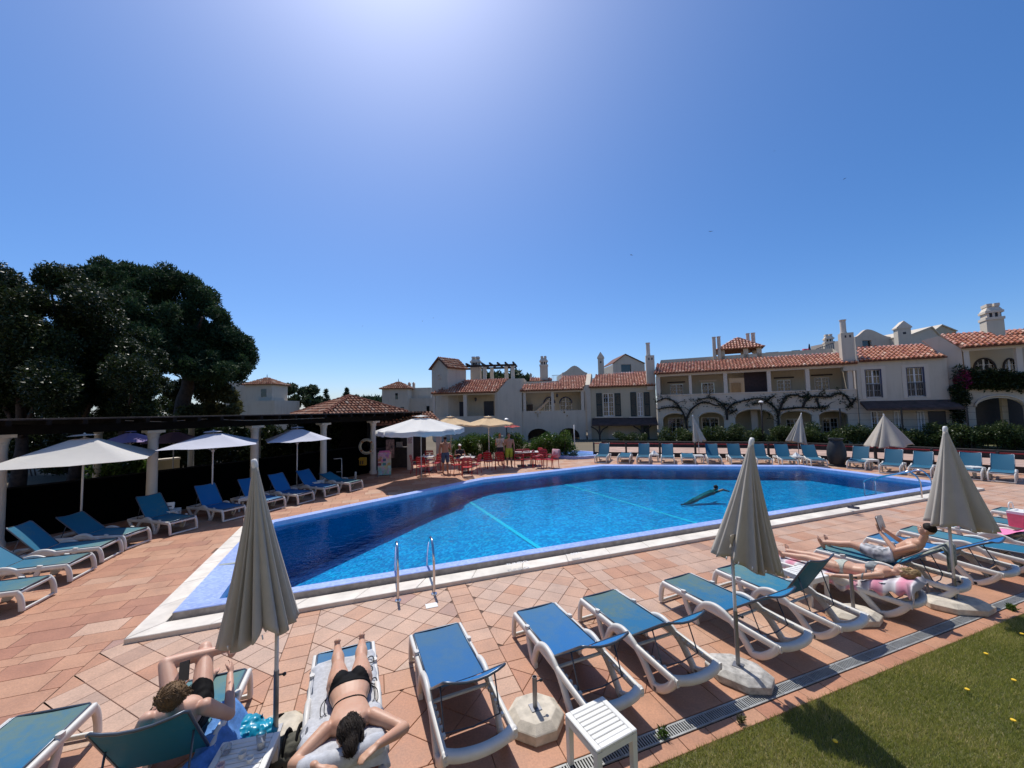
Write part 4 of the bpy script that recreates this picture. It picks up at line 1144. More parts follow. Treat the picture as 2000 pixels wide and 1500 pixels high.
def chimney(label, pl, x0, x1, ytop, ybot, off, depth, style, x_flue=None, parent=None, material=None):
    """chimney stack standing on a roof; parts: stack, cap or flues"""
    m_ = material or M_WALL
    a = pl.hit(x0, ybot, off); b_ = pl.hit(x1, ybot, off); top = pl.hit((x0 + x1) / 2, ytop, off)[1]
    s0, s1, zb = a[0], b_[0], min(a[1], b_[1]); H = top - zb; w = s1 - s0
    c = thing('chimney'); c.parent = parent
    if style == 'flue':
        pbox(c, pl, s0, s1, zb - .8, zb + H * .66, off, off + depth, m_, 'stack')
        for k in range(2): pbox(c, pl, s0 + w * (.28 + .36 * k), s0 + w * (.42 + .36 * k), zb + H * .54, zb + H * .60, off - .006, off + .05, M_DARKDOOR, 'vent')
        mb = MB(); ctr = pl.P((s0 + w * .34, 0), off + depth / 2); mb.lathe([(w * .30, zb + H * .66), (w * .25, zb + H * .72), (w * .24, top - .08), (w * .30, top - .06), (w * .30, top)], 10, (ctr.x, ctr.y, 0)); mb.build('flue', M_TRIM, c, smooth=True, autosmooth=40)
    elif style == 'crown':
        pbox(c, pl, s0, s1, zb - .8, zb + H * .55, off, off + depth, m_, 'stack')
        pbox(c, pl, s0 - w * .06, s1 + w * .06, zb + H * .55, zb + H * .62, off - .06, off + depth + .06, M_TRIM, 'band')
        for k in range(3): pbox(c, pl, s0 + w * (.06 + .32 * k), s0 + w * (.2 + .32 * k), zb + H * .62, zb + H * .74, off + .02, off + depth - .02, M_TRIM, 'post')
        pbox(c, pl, s0 + w * .08, s1 - w * .08, zb + H * .62, zb + H * .74, off + .1, off + depth - .1, M_DARKDOOR, 'vent')
        pbox(c, pl, s0 - w * .04, s1 + w * .04, zb + H * .74, zb + H * .80, off - .04, off + depth + .04, M_TRIM, 'cap')
        mb = MB(); A = [pl.P((s, zb + H * .80), o) for s, o in ((s0, off), (s1, off), (s1, off + depth), (s0, off + depth))]; i_ = .18 * w
        B = [pl.P((s, zb + H * .92), o) for s, o in ((s0 + i_, off + i_), (s1 - i_, off + i_), (s1 - i_, off + depth - i_), (s0 + i_, off + depth - i_))]
        mb.add(A + B, [(0, 1, 5, 4), (1, 2, 6, 5), (2, 3, 7, 6), (3, 0, 4, 7), (4, 5, 6, 7)]); mb.build('hood', M_TRIM, c)
        for k in range(2): pbox(c, pl, s0 + w * (.12 + .44 * k), s0 + w * (.44 + .44 * k), zb + H * .92, top, off + .08, off + depth - .08, M_TRIM, 'crest')
    elif style == 'house':
        pbox(c, pl, s0, s1, zb - .8, zb + H * .72, off, off + depth, m_, 'stack')
        pbox(c, pl, s0 - w * .1, s1 + w * .1, zb + H * .72, zb + H * .76, off - .05, off + depth + .05, M_TRIM, 'cap')
        mb = MB(); mid = (s0 + s1) / 2
        A = [pl.P((s0 - w * .1, zb + H * .76), o) for o in (off - .05, off + depth + .05)] + [pl.P((s1 + w * .1, zb + H * .76), o) for o in (off - .05, off + depth + .05)] + [pl.P((mid, top), o) for o in (off - .05, off + depth + .05)]
        mb.add(A, [(0, 2, 4), (1, 5, 3), (0, 4, 5, 1), (2, 3, 5, 4), (0, 1, 3, 2)]); mb.build('gable', M_TRIM, c)
        pbox(c, pl, mid - w * .12, mid + w * .12, zb + H * .5, zb + H * .58, off - .006, off + .04, M_DARKDOOR, 'vent')
    else:       # plain round twin flues
        ctr = pl.P(((s0 + s1) / 2, 0), off); mb = MB(); mb.lathe([(w * .5, zb - .5), (w * .47, top - .1), (w * .55, top - .08), (w * .55, top)], 10, (ctr.x, ctr.y, 0)); mb.build('flue', M_TRIM if material is None else material, c, smooth=True, autosmooth=40)
    return c
HG = 'white houses with tiled roofs across the pool'
def house(name, label):
    return thing(name, (0, 0, 0), 0, label, 'house', HG)
def col_px(parent, pl, x0, x1, y0, y1, off, depth=.3, material=None, name='column'):
    a = pl.hit(x0, y0, off); b_ = pl.hit(x1, y1, off)
    return pbox(parent, pl, min(a[0], b_[0]), max(a[0], b_[0]), min(a[1], b_[1]), max(a[1], b_[1]), off, off + depth, material or M_TRIM, name)
def pxrect(pl, x0, y0, x1, y1, off=0.0):
    a = pl.hit(x0, y0, off); b_ = pl.hit(x1, y1, off); return rect(a, b_)
def win_px(parent, pl, x0, y0, x1, y1, off, **kw):
    r_ = pxrect(pl, x0, y0, x1, y1, off); return window(parent, pl, r_[0][0], r_[1][0], r_[0][1], r_[2][1], off, **kw)
GZ = -1.6      # walls reach below the sloping ground behind the hedge

# ---------------- the long arcaded house with the vine balcony
W4 = Plane(atY(1283, 780, 34.2), atY(1672, 780, 28.1))
h = house('long_house', 'long house with an arcade, vine covered balcony and red tiled roof')
zp = W4.hit(1400, 769.5)[1]; sL, sR = W4.hit(1283, 770)[0], W4.hit(1673, 770)[0]
za = .3
arches = []
for (x0, x1, ys, ya) in ((1295, 1344, 821, 808), (1365, 1414, 818, 806), (1436, 1512, 817, 800), (1524, 1586, 814, 803), (1600, 1656, 813, 803)):
    a = W4.hit(x0, ys); b_ = W4.hit(x1, ys); c_ = W4.hit((x0 + x1) / 2, ya); arches.append(arch_loop(a[0], b_[0], GZ + .05, (a[1] + b_[1]) / 2, c_[1]))
wall(h, W4, [(sL, GZ), (sR, GZ), (sR, zp), (sL, zp)], arches, M_WALL, 0, .3, 'arcade_wall')
# hood mouldings over the arches
for ar in arches:
    mb = MB(); mb.tube([W4.P((p[0], p[1] + .10), -.03) for p in ar[2:]], .05, 6); mb.build('arch_moulding', M_TRIM, h, smooth=True)
pbox(h, W4, sL - .05, sR + .05, zp, zp + .07, -.06, .36, M_TRIM, 'parapet_cap')
zf = zp - .95
pbox(h, W4, sL, sR, zf - .2, zf, .31, 2.2, M_WALL, 'balcony_floor')
OB = 2.2
zE = W4.hit(1283, 736)[1]
# upper back wall with its openings, and the ground floor back wall
ups = [(1308, 751, 1335, 774), (1370, 748, 1396, 773), (1517, 742.5, 1547, 770), (1590, 737.5, 1622, 767)]
upr = [pxrect(W4, *u, off=OB) for u in ups]
hall = pxrect(W4, 1424, 739, 1499, 772, OB)
wall(h, W4, [(sL, zf), (sR, zf), (sR, zE + .9), (sL, zE + .9)], upr + [hall], M_WALL2, OB, .25, 'upper_wall')
for i, r_ in enumerate(upr):
    window(h, W4, r_[0][0] + .01, r_[1][0] - .01, r_[0][1] + .01, r_[2][1] - .01, OB + .12, rows=4, curtain=(i in (0, 2)))
    pbox(h, W4, r_[0][0] - .2, r_[1][0] + .2, r_[2][1] + .12, r_[2][1] + .24, OB - .05, OB, M_DARKWOOD if i != 1 else M_TRIM, 'lintel')
# open hall: sunlit wall seen through, dark hanging blind
pbox(h, W4, hall[0][0] - 1, hall[1][0] + 1, zf, zE + .6, OB + 3.2, OB + 3.4, M_WALL3, 'hall_wall')
b0 = pxrect(W4, 1453, 734, 1499, 771, .9); bl = pbox(h, W4, b0[0][0], b0[1][0], b0[0][1], zE + .2, .9, .96, mat('brown_blind', (.035, .018, .018), .7, .2), 'blind')
b0 = pxrect(W4, 1428, 748, 1448, 771, OB + 3.0); pbox(h, W4, b0[0][0], b0[1][0], b0[0][1], b0[2][1], OB + 3.1, OB + 3.17, mat('door_wood', (.35, .25, .16), .6, .1), 'door')
gr = [pxrect(W4, x0, y0, x1, 862, OB) for x0, y0, x1 in ((1304, 816, 1338), (1370, 815, 1406), (1535, 818, 1572), (1606, 816, 1640))]
wall(h, W4, [(sL, GZ), (sR, GZ), (sR, zf - .2), (sL, zf - .2)], [[(p[0], max(p[1], GZ + .1)) for p in r_] for r_ in gr], M_WALL2, OB, .25, 'ground_wall')
for r_ in gr: window(h, W4, r_[0][0] + .01, r_[1][0] - .01, max(r_[0][1], GZ + .1) + .01, r_[2][1] - .01, OB + .12, rows=5, name='window')
pbox(h, W4, W4.hit(1466, 800, .9)[0], W4.hit(1479, 800, .9)[0], GZ, zf - .2, .9, 1.3, M_WALL3, 'inner_pillar')
for x0, x1 in ((1281.5, 1289.5), (1346, 1351.5), (1414, 1421.5), (1499.5, 1507), (1575, 1583), (1658, 1667)):
    a = W4.hit(x0, 760, .02); b_ = W4.hit(x1, 760, .02); pbox(h, W4, a[0], b_[0], zp + .07, zE, .02, .30, M_TRIM, 'column')
pbox(h, W4, sL, sR, zE, zE + .24, -.02, .34, M_TRIM, 'eave_beam')
mb = MB(); g = W4
A, B = W4.P((sL - .15, zE + .26), -.35), W4.P((sR + .1, zE + .26), -.35)
roof_px(h, A, B, [(1652, 689), (1283, 711)], 22, 41)
mb = MB(); mb.add([W4.P((s, z), o) for s in (sL, sR) for z, o in ((zE + .24, 0), (zE + .24, 5), (zE + 2.0, 5))], [(0, 1, 2), (5, 4, 3), (1, 4, 5, 2)]); mb.build('gable_end', M_WALL, h)
for s_ in (sL, sR): pbox(h, W4, s_ - (.25 if s_ == sR else 0), s_ + (.25 if s_ == sL else 0), GZ, zE, .31, 6, M_WALL, 'end_wall')
chimney('', W4, 1646, 1671, 622, 702, -.1, .75, 'flue', parent=h)
# roof cupola with four posts
cu = thing('cupola'); cu.parent = h; off = 5.0
q = [W4.hit(x, 684, off) for x in (1404, 1487)]; s0, s1 = q[0][0], q[1][0]; zb = W4.hit(1440, 705, off)[1]; zt = W4.hit(1445, 681, off)[1]; dp = s1 - s0
for s_ in (s0 + .1, (s0 + s1) / 2 + .3, s1 - .35):
    for o_ in (off, off + dp * .8): pbox(cu, W4, s_, s_ + .38, zb - 1, zt, o_, o_ + .38, M_WALL3, 'post')
ap = W4.P(((s0 + s1) / 2, W4.hit(1438, 660, off + dp / 2)[1]), off + dp / 2); c4 = [W4.P((s, zt), o) for s, o in ((s0 - .2, off - .25), (s1 + .2, off - .25), (s1 + .2, off + dp + .25), (s0 - .2, off + dp + .25))]
for k in range(4): tiles_on([c4[k], c4[(k + 1) % 4], ap], cu, seed=50 + k, name='cupola_roof', thick=.06)
for x0, x1, yt in ((1392.5, 1400, 658), (1402, 1409.5, 657), (1458, 1465.5, 651), (1468, 1476.5, 650)): chimney('', W4, x0, x1, yt, 702 if x0 < 1440 else 680, off + (-.2 if x0 < 1440 else 3.4), .5, 'round', parent=h, material=M_WALL3)
# roof terrace behind the ridge: laundry line, railing
def laundry(x0, x1, y0, y1, col, off, nm='laundry'):
    r_ = pxrect(W4, x0, y0, x1, y1, off); rows_ = [[W4.P((r_[0][0] + (r_[1][0] - r_[0][0]) * i / 6, z), off + .04 * math.sin(i * 1.7 + z)) for i in range(7)] for z in (r_[2][1], (r_[2][1] + r_[0][1]) / 2, r_[0][1])]
    mb = MB(); mb.sheet(rows_, .01); return mb.build(nm, mat('cloth_' + nm + str(x0), col, .9), None, smooth=True)
pbox(h, W4, W4.hit(1490, 700, 6.2)[0], W4.hit(1640, 700, 6.2)[0], zE, W4.hit(1560, 699, 6.2)[1], 6.2, 9.5, M_WALL, 'terrace')
for x0, x1, y0, y1, c, lb in ((1495, 1521, 688.5, 697, (.02, .025, .03), 'black cloth hanging over the roof terrace edge beside the cupola'), (1521, 1533, 688.5, 697, (.45, .04, .08), 'red cloth hanging between the black and blue cloths on the roof terrace'),
                          (1546, 1563, 684.5, 694, (.04, .10, .14), 'dark blue cloth hanging on the roof terrace'), (1567, 1581, 681.5, 693, (.6, .10, .14), 'bright red cloth hanging nearest the terrace umbrella')):
    o = laundry(x0, x1, y0, y1, c, 6.1, 'hanging_cloth'); o['label'] = lb; o['category'] = 'cloth'; o['group'] = 'cloths drying on the roof terrace'
a = W4.hit(1582, 696, 6.5); b_ = W4.hit(1582, 671, 6.5); u_ = thing('terrace_umbrella', (0, 0, 0), 0, 'tiny closed dark umbrella on the roof terrace', 'umbrella')
mb = MB(); c_ = W4.P((a[0], 0), 6.5); mb.lathe([(.03, a[1] - .6), (.03, a[1]), (.16, a[1] + .05), (.05, b_[1] - .1), (.01, b_[1])], 8, (c_.x, c_.y, 0)); mb.build('folded_canopy', mat('navy_cloth', (.02, .03, .06), .8), u_, smooth=True)
rl = thing('terrace_railing', (0, 0, 0), 0, 'dark metal railing on the roof terrace left of the tall chimney', 'railing')
a = pxrect(W4, 1594, 672, 1628, 692, 6.6)
for k in range(9):
    s_ = a[0][0] + (a[1][0] - a[0][0]) * k / 8; zt_ = a[0][1] + (.55 + .45 * k / 8) * (a[2][1] - a[0][1]); pbox(rl, W4, s_, s_ + .05, a[0][1] - .3, zt_, 6.6, 6.65, M_PROP, 'baluster')
mb = MB(); mb.tube([W4.P((a[0][0] - .02, a[0][1] + .55 * (a[2][1] - a[0][1])), 6.62), W4.P((a[1][0] + .02, a[2][1]), 6.62)], .035, 6); mb.build('handrail', M_PROP, rl)
chimney('', W4, 1613, 1631, 652, 690, 7.5, .7, 'crown', parent=h)

# ---------------- house with the dark green shutters
W3 = Plane(atY(1145, 780, 36.6), atY(1284, 780, 35.0))
h = house('shutter_house', 'cream house with dark green shutters and a brown pent roof')
sL, sR = W3.hit(1153, 780)[0], W3.hit(1281, 780)[0]; zE = W3.hit(1216, 754.5)[1]
o1 = pxrect(W3, 1177, 768, 1200, 813); o2 = pxrect(W3, 1244, 766.5, 1257, 813)
wall(h, W3, [(sL, GZ), (sR, GZ), (sR, zE), (sL, zE)], [o1, o2], M_WALL2, 0, .3)
for r_ in (o1, o2): window(h, W3, r_[0][0] + .01, r_[1][0] - .01, r_[0][1] + .01, r_[2][1] - .01, .14, rows=5)
def shutter(parent, pl, x0, y0, x1, y1, off=-.05):
    r_ = pxrect(pl, x0, y0, x1, y1, off); t = thing('shutter'); t.parent = parent
    s0, s1, z0, z1 = r_[0][0], r_[1][0], r_[0][1], r_[2][1]
    mb = MB()
    for a0, a1, b0, b1 in ((s0, s0 + .07, z0, z1), (s1 - .07, s1, z0, z1), (s0 + .07, s1 - .07, z0, z0 + .1), (s0 + .07, s1 - .07, z1 - .1, z1), (s0 + .07, s1 - .07, (z0 + z1) / 2 - .04, (z0 + z1) / 2 + .04)):
        vs = [pl.P((s, z), o) for z in (b0, b1) for s, o in ((a0, off), (a1, off), (a1, off + .045), (a0, off + .045))]; mb.add(vs, [(3, 2, 1, 0), (4, 5, 6, 7), (0, 1, 5, 4), (1, 2, 6, 5), (2, 3, 7, 6), (3, 0, 4, 7)])
    mb.build('frame', M_SHUT, t, kind='stuff')
    mb = MB(); k = int((z1 - z0 - .2) / .06)
    for i in range(k):
        z = z0 + .1 + (i + .5) * (z1 - z0 - .2) / k; vs = [pl.P((s, z + dz), off + oo) for s in (s0 + .07, s1 - .07) for dz, oo in ((-.025, .008), (.02, .035))]; mb.add(vs, [(0, 2, 3, 1)])
    mb.build('louvres', M_SHUT, t, kind='stuff')
for x0, x1, y0 in ((1164, 1177, 768), (1200, 1213.5, 768), (1230.5, 1244, 766), (1257, 1270.5, 766)): shutter(h, W3, x0, y0, x1, 813.5)
for r_ in (o1, o2): pbox(h, W3, r_[0][0] - .75, r_[1][0] + .75, r_[0][1] - .12, r_[0][1] - .02, -.08, 0, M_TRIM, 'sill')
A, B = W3.P((sL - .1, zE + .02), -.3), W3.P((sR, zE + .02), -.3)
roof_px(h, A, B, [(1265, 725.5), (1164, 732.5)], 24, 31)
wl_ = [W3.hit(1145, 757), W3.hit(1153, 757), W3.hit(1163, 729), W3.hit(1152, 726.5)]
pbox(h, W3, W3.hit(1145, 757)[0], W3.hit(1153, 757)[0], GZ, zE + .25, -.12, 4, M_WALL, 'party_wall')
mb = MB(); a0 = W3.hit(1148, 757)[0]; tops = [(-.15, zE + .25), (2.6, zE + 1.45), (5, zE + 1.45), (5, GZ)]; tops = [(-.12, zE + .25), (3.0, zE + 1.55), (5.0, zE + 1.55), (5.0, zE + .25)]
vs = [W3.P((a0 + ds, z), o) for ds in (-.22, .22) for o, z in tops]; mb.add(vs, [(0, 1, 2, 3), (7, 6, 5, 4), (0, 4, 5, 1), (1, 5, 6, 2)]); mb.build('parapet', M_WALL, h)
# pent roof and its brackets
zq = W3.hit(1216, 816)[1]; zq2 = W3.hit(1216, 829, -1.3)[1]; s0, s1 = W3.hit(1157, 820)[0], W3.hit(1282, 820)[0]
mb = MB(); mb.add([W3.P((s, z), o) for s in (s0, s1) for z, o in ((zq, 0), (zq2, -1.3), (zq2 - .12, -1.3), (zq - .16, 0))], [(0, 4, 5, 1), (1, 5, 6, 2), (2, 6, 7, 3), (0, 1, 2, 3), (7, 6, 5, 4)]); mb.build('pent_roof', M_PENT, h)
for x in (1171, 1255):
    p_ = W3.hit(x, 840, -1.1); pt = thing('post'); pt.parent = h
    pbox(pt, W3, p_[0] - .08, p_[0] + .08, GZ, zq2 - .13, -1.15, -.99, M_DARKWOOD, 'upright')
    for s_ in (-1, 1):
        mb = MB(); mb.tube(smooth_path([W3.P((p_[0], zq2 - 1.0), -1.07), W3.P((p_[0] + s_ * .25, zq2 - .5), -1.07), W3.P((p_[0] + s_ * .75, zq2 - .18), -1.07)], 3), .06, 6); mb.build('brace', M_DARKWOOD, pt)
r_ = pxrect(W3, 1188, 832, 1248, 870); pbox(h, W3, r_[0][0], r_[1][0], GZ, r_[2][1], -.02, .0, M_WALL3, 'ground_panel')
pbox(h, W3, W3.hit(1252, 840)[0], W3.hit(1268, 840)[0], GZ, zq - .4, -.05, -.005, M_SHUT, 'door')
pbox(h, W3, sL, sL + .25, GZ, zE, .31, 6, M_WALL, 'end_wall'); pbox(h, W3, sR - .25, sR, GZ, zE, .31, 6, M_WALL, 'end_wall')
chimney('', W3, 1263.5, 1280, 668, 744, -.2, .8, 'flue', parent=h)

# ---------------- house with the arched balcony windows
W2 = Plane(atY(1018, 780, 37.4), atY(1145, 780, 36.6))
h = house('balcony_house', 'white house with two arched balcony windows and arches below')
sL, sR = W2.hit(1018, 780)[0], W2.hit(1143, 780)[0]; zp = W2.hit(1082, 802)[1]; zE = W2.hit(1080, 766)[1]
ars = []
for x0, x1, ys, ya in ((1031, 1073, 852, 837), (1091, 1132, 852, 836)):
    a = W2.hit(x0, ys); b_ = W2.hit(x1, ys); ars.append(arch_loop(a[0], b_[0], GZ, a[1], W2.hit((x0 + x1) / 2, ya)[1]))
holes = []
for x, y in ((1046, 806), (1050, 809), (1055, 806), (1050.5, 813), (1102, 805), (1107, 812)):
    c_ = W2.hit(x, y); holes.append([(c_[0] + .10 * math.cos(k * math.pi / 3), c_[1] + .10 * math.sin(k * math.pi / 3)) for k in range(6)])
wall(h, W2, [(sL, GZ - .6), (sR, GZ - .6), (sR, zp), (sL, zp)], [[(p[0], p[1] if p[1] > GZ + .02 else GZ - .5) for p in a] for a in ars] + holes, M_WALL, 0, .28, 'balcony_wall')
pbox(h, W2, sL, sR, zp - 1.0, zp - .85, .29, 2.0, M_WALL, 'balcony_floor')
wa = []
for x0, x1 in ((1063, 1084), (1093.5, 1117.5)):
    a = W2.hit(x0, 801, 2.0); b_ = W2.hit(x1, 801, 2.0); wa.append(arch_loop(a[0], b_[0], zp - .8, W2.hit(x0, 788, 2.0)[1], W2.hit(x0, 776, 2.0)[1]))
wall(h, W2, [(sL, zp - .85), (sR, zp - .85), (sR, zE + .8), (sL, zE + .8)], wa, M_WALL2, 2.0, .25, 'upper_wall')
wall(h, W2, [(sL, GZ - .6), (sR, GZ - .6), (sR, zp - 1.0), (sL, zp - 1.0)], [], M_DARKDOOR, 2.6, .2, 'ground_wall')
for a in wa:
    window(h, W2, a[0][0], a[1][0], a[0][1], max(p[1] for p in a), 2.12, rows=5, arch=True)
    mb = MB(); mb.tube([W2.P(p, 1.98) for p in a[2:]], .06, 6); mb.build('arch_band', M_BLUEBAND, h, smooth=True)
for x0, x1 in ((1022, 1027), (1076.5, 1082), (1135, 1140.5)):
    a = W2.hit(x0, 785, .02); b_ = W2.hit(x1, 785, .02); pbox(h, W2, a[0], b_[0], zp, zE, .02, .26, M_TRIM, 'column')
pbox(h, W2, sL, sR, zE, zE + .2, -.02, .3, M_TRIM, 'eave_beam')
r_ = pxrect(W2, 1030, 790, 1040, 803, 1.2); pbox(h, W2, r_[0][0], r_[1][0], zp - .85, r_[2][1], 1.2, 1.7, M_DARKWOOD, 'cupboard')
mb = MB(); A = [W2.hit(1047, 802, 1.6), W2.hit(1072, 779, 1.6), W2.hit(1072, 785, 1.6), W2.hit(1051, 804, 1.6)]; mb.add([W2.P(p, 1.6) for p in A] + [W2.P(p, 1.9) for p in A], [(0, 3, 2, 1), (4, 5, 6, 7), (0, 1, 5, 4), (1, 2, 6, 5), (2, 3, 7, 6), (3, 0, 4, 7)]); mb.build('stair_flank', M_WALL3, h)
mb = MB(); c_ = W2.P(W2.hit(1088, 773, .0), .6); mb.lathe([(.02, .25), (.05, .2), (.11, .12), (.09, -.1), (.02, -.14)], 8, (c_.x, c_.y, c_.z)); mb.build('lantern', M_PROP, h, smooth=True)
A, B = W2.P((sL - .1, zE + .22), -.3), W2.P((W2.hit(1138, 760)[0], zE + .22), -.3)
roof_px(h, A, B, [(1151, 733.5), (1098, 734.5), (1091, 746.5), (1023, 751.5)], 24, 21)
pbox(h, W2, sL, W2.hit(1096, 750)[0], zE, W2.hit(1050, 745, 4.2)[1], 4.2, 7, M_WALL, 'terrace')
A, B = W2.P(W2.hit(1034, 744.5, 4.6), 4.6), W2.P(W2.hit(1077, 744.5, 4.6), 4.6); roof_px(h, A, B, [(1077, 738), (1036, 738)], 24, 22)
rl = thing('terrace_railing', (0, 0, 0), 0, 'thin pale railing on the terrace beside the decorated chimney', 'railing')
r_ = pxrect(W2, 1078, 733.5, 1098, 747, 4.3)
for k in range(8): pbox(rl, W2, r_[0][0] + (r_[1][0] - r_[0][0]) * k / 7.2, r_[0][0] + (r_[1][0] - r_[0][0]) * k / 7.2 + .035, r_[0][1] - .3, r_[2][1], 4.3, 4.33, M_FRAMEW, 'baluster')
pbox(rl, W2, r_[0][0], r_[1][0], r_[2][1], r_[2][1] + .05, 4.28, 4.35, M_FRAMEW, 'handrail')
chimney('', W2, 1055, 1070, 695, 739, 4.8, .8, 'crown', parent=h, material=M_WALL3)
pbox(h, W2, sL, sL + .25, GZ, zE, .31, 6, M_WALL, 'end_wall'); pbox(h, W2, sR - .25, sR, GZ, zE, .31, 6, M_WALL, 'end_wall')

# ---------------- tower house at the bar
W1 = Plane(atY(845, 780, 38.3), atY(1018, 780, 37.4))
h = house('tower_house', 'white house with a gabled tower, porch doors and timber roof pergola')
sL, sR = W1.hit(845, 790)[0], W1.hit(1018, 790)[0]; sC = W1.hit(972, 790)[0]; zE = W1.hit(905, 771.5)[1]; zb = W1.hit(920, 813)[1]
wall(h, W1, [(sL, GZ - 1), (sC, GZ - 1), (sC, zb), (sL, zb)], [], M_WALL, 0, .3, 'ground_wall')
dr = [pxrect(W1, 890, 784.5, 905.5, 816, 1.8), pxrect(W1, 944.5, 783.5, 965, 816, 1.8)]
wall(h, W1, [(sL, zb - .5), (sC, zb - .5), (sC, zE + .7), (sL, zE + .7)], [[(p[0], max(p[1], zb - .45)) for p in d] for d in dr], M_WALL2, 1.8, .3, 'porch_wall')
for d in dr: pbox(h, W1, d[0][0] + .02, d[1][0] - .02, zb - .45, d[2][1] - .02, 1.9, 1.96, M_DARKDOOR, 'door')
pbox(h, W1, sL, sC, zb - .5, zb - .36, .31, 1.79, M_WALL, 'porch_floor')
for x0, x1 in ((845.5, 850), (905, 911.5), (966.5, 972)): a = W1.hit(x0, 790, .02); b_ = W1.hit(x1, 790, .02); pbox(h, W1, a[0], b_[0], zb, zE, .02, .3, M_TRIM, 'column')
pbox(h, W1, sL, sC, zE, zE + .2, -.02, .32, M_TRIM, 'eave_beam')
A, B = W1.P((sL - .1, zE + .22), -.3), W1.P((W1.hit(968, 768)[0], zE + .22), -.3)
roof_px(h, A, B, [(993, 740), (902, 743)], 25, 11)
gx = [W1.hit(970, 768), W1.hit(993, 740.5), W1.hit(1019, 743)]
wall(h, W1, [(gx[0][0] + .02, GZ - 1), (W1.hit(1018, 800)[0], GZ - 1), (W1.hit(1019, 743)[0], gx[2][1]), gx[1], gx[0]], [], M_WALL, -.12, .3, 'gable_wall')
pbox(h, W1, W1.hit(903, 750, 3)[0], sR, zE, W1.hit(950, 741, 4.6)[1], 4.6, 9, M_WALL, 'terrace')
pbox(h, W1, sR - .3, sR, GZ, zE + .8, .2, 8, M_WALL, 'end_wall')
mb = MB(); c_ = W1.P(W1.hit(929, 781, 1.6), 1.6); mb.lathe([(.02, .25), (.06, .2), (.12, .12), (.09, -.12), (.02, -.16)], 8, (c_.x, c_.y, c_.z)); mb.build('lantern', M_PROP, h, smooth=True)
# gabled tower turned to the corner
tw = thing('tower'); tw.parent = h
C = W1.P(W1.hit(874, 740, .5), .5); C.z = 0; dl = Vector((-.80, .60, 0)); dr_ = Vector((.60, .80, 0)); wl1, wr1 = 2.35, 2.6
dist = C.y
zt = atY(874, 715, C.y).z; apx = C + dl * (wl1 / 2); zap = atY(857, 699, apx.y).z; z0 = GZ - 1
L_ = C + dl * wl1; Rr = C + dr_ * wr1; Bk = L_ + dr_ * wr1
mb = MB(); up = lambda p, z: (p.x, p.y, z)
mb.add([up(C, z0), up(L_, z0), up(Bk, z0), up(Rr, z0), up(C, zt), up(L_, zt), up(Bk, zt), up(Rr, zt), up(apx, zap), up(apx + dr_ * wr1, zap)], [(1, 0, 4, 8, 5), (0, 3, 7, 4), (3, 2, 6, 9, 7), (2, 1, 5, 6)]); mb.build('tower_wall', M_WALL, tw)
ov = .25; k_ = ov
e0 = C - dr_ * ov - dl * k_; e1 = Rr + dr_ * ov - dl * k_; dzk = (zap - zt) / (wl1 / 2) * k_
tiles_on([up(e0, zt - dzk + .05), up(e1, zt - dzk + .05), up(apx + dr_ * (wr1 + ov), zap + .05), up(apx - dr_ * ov, zap + .05)], tw, seed=12, name='tower_roof', material=M_RTILE_OLD)
e0 = Bk + dr_ * ov + dl * k_; e1 = L_ - dr_ * ov + dl * k_
tiles_on([up(e0, zt - dzk + .05), up(e1, zt - dzk + .05), up(apx - dr_ * ov, zap + .05), up(apx + dr_ * (wr1 + ov), zap + .05)], tw, seed=13, name='tower_roof', material=M_RTILE_OLD)
fm = apx - dr_ * .012 + Vector((0, 0, atY(859, 735, C.y).z)); mb = MB(); nn_ = -dr_
mb.tube([fm + (dl * math.cos(2 * math.pi * k / 14) + Vector((0, 0, 1)) * math.sin(2 * math.pi * k / 14)) * .24 for k in range(14)], .045, 6, closed=True); mb.build('round_vent', M_WALL3, tw, smooth=True)
# roof pergola
pg = thing('roof_pergola'); pg.parent = h
for x0, x1, yt, off in ((943, 949.5, 716, 5.0), (957.5, 963.5, 718, 7.6), (985.5, 992, 713, 7.6), (998, 1004.5, 714, 5.0), (903, 909, 720, 5.0)):
    a = W1.hit(x0, 741, off); b_ = W1.hit(x1, yt, off); pbox(pg, W1, a[0], b_[0], a[1] - .8, b_[1], off, off + .3, M_TRIM, 'post')
zt1 = W1.hit(960, 716, 5.0)[1]
pbox(pg, W1, W1.hit(908, 715, 4.9)[0], W1.hit(1008, 715, 4.9)[0], zt1, zt1 + .22, 4.9, 5.12, M_DARKWOOD, 'beam'); pbox(pg, W1, W1.hit(908, 715, 7.7)[0], W1.hit(1008, 715, 7.7)[0], zt1, zt1 + .22, 7.7, 7.92, M_DARKWOOD, 'beam')
for k in range(7):
    s_ = W1.hit(912 + k * 15, 715, 5)[0]; pbox(pg, W1, s_, s_ + .16, zt1 + .22, zt1 + .40, 4.2, 8.7, M_DARKWOOD, 'rafter')
chimney('', W1, 919, 938, 696, 742, 6.0, .9, 'crown', parent=h, material=M_WALL3)

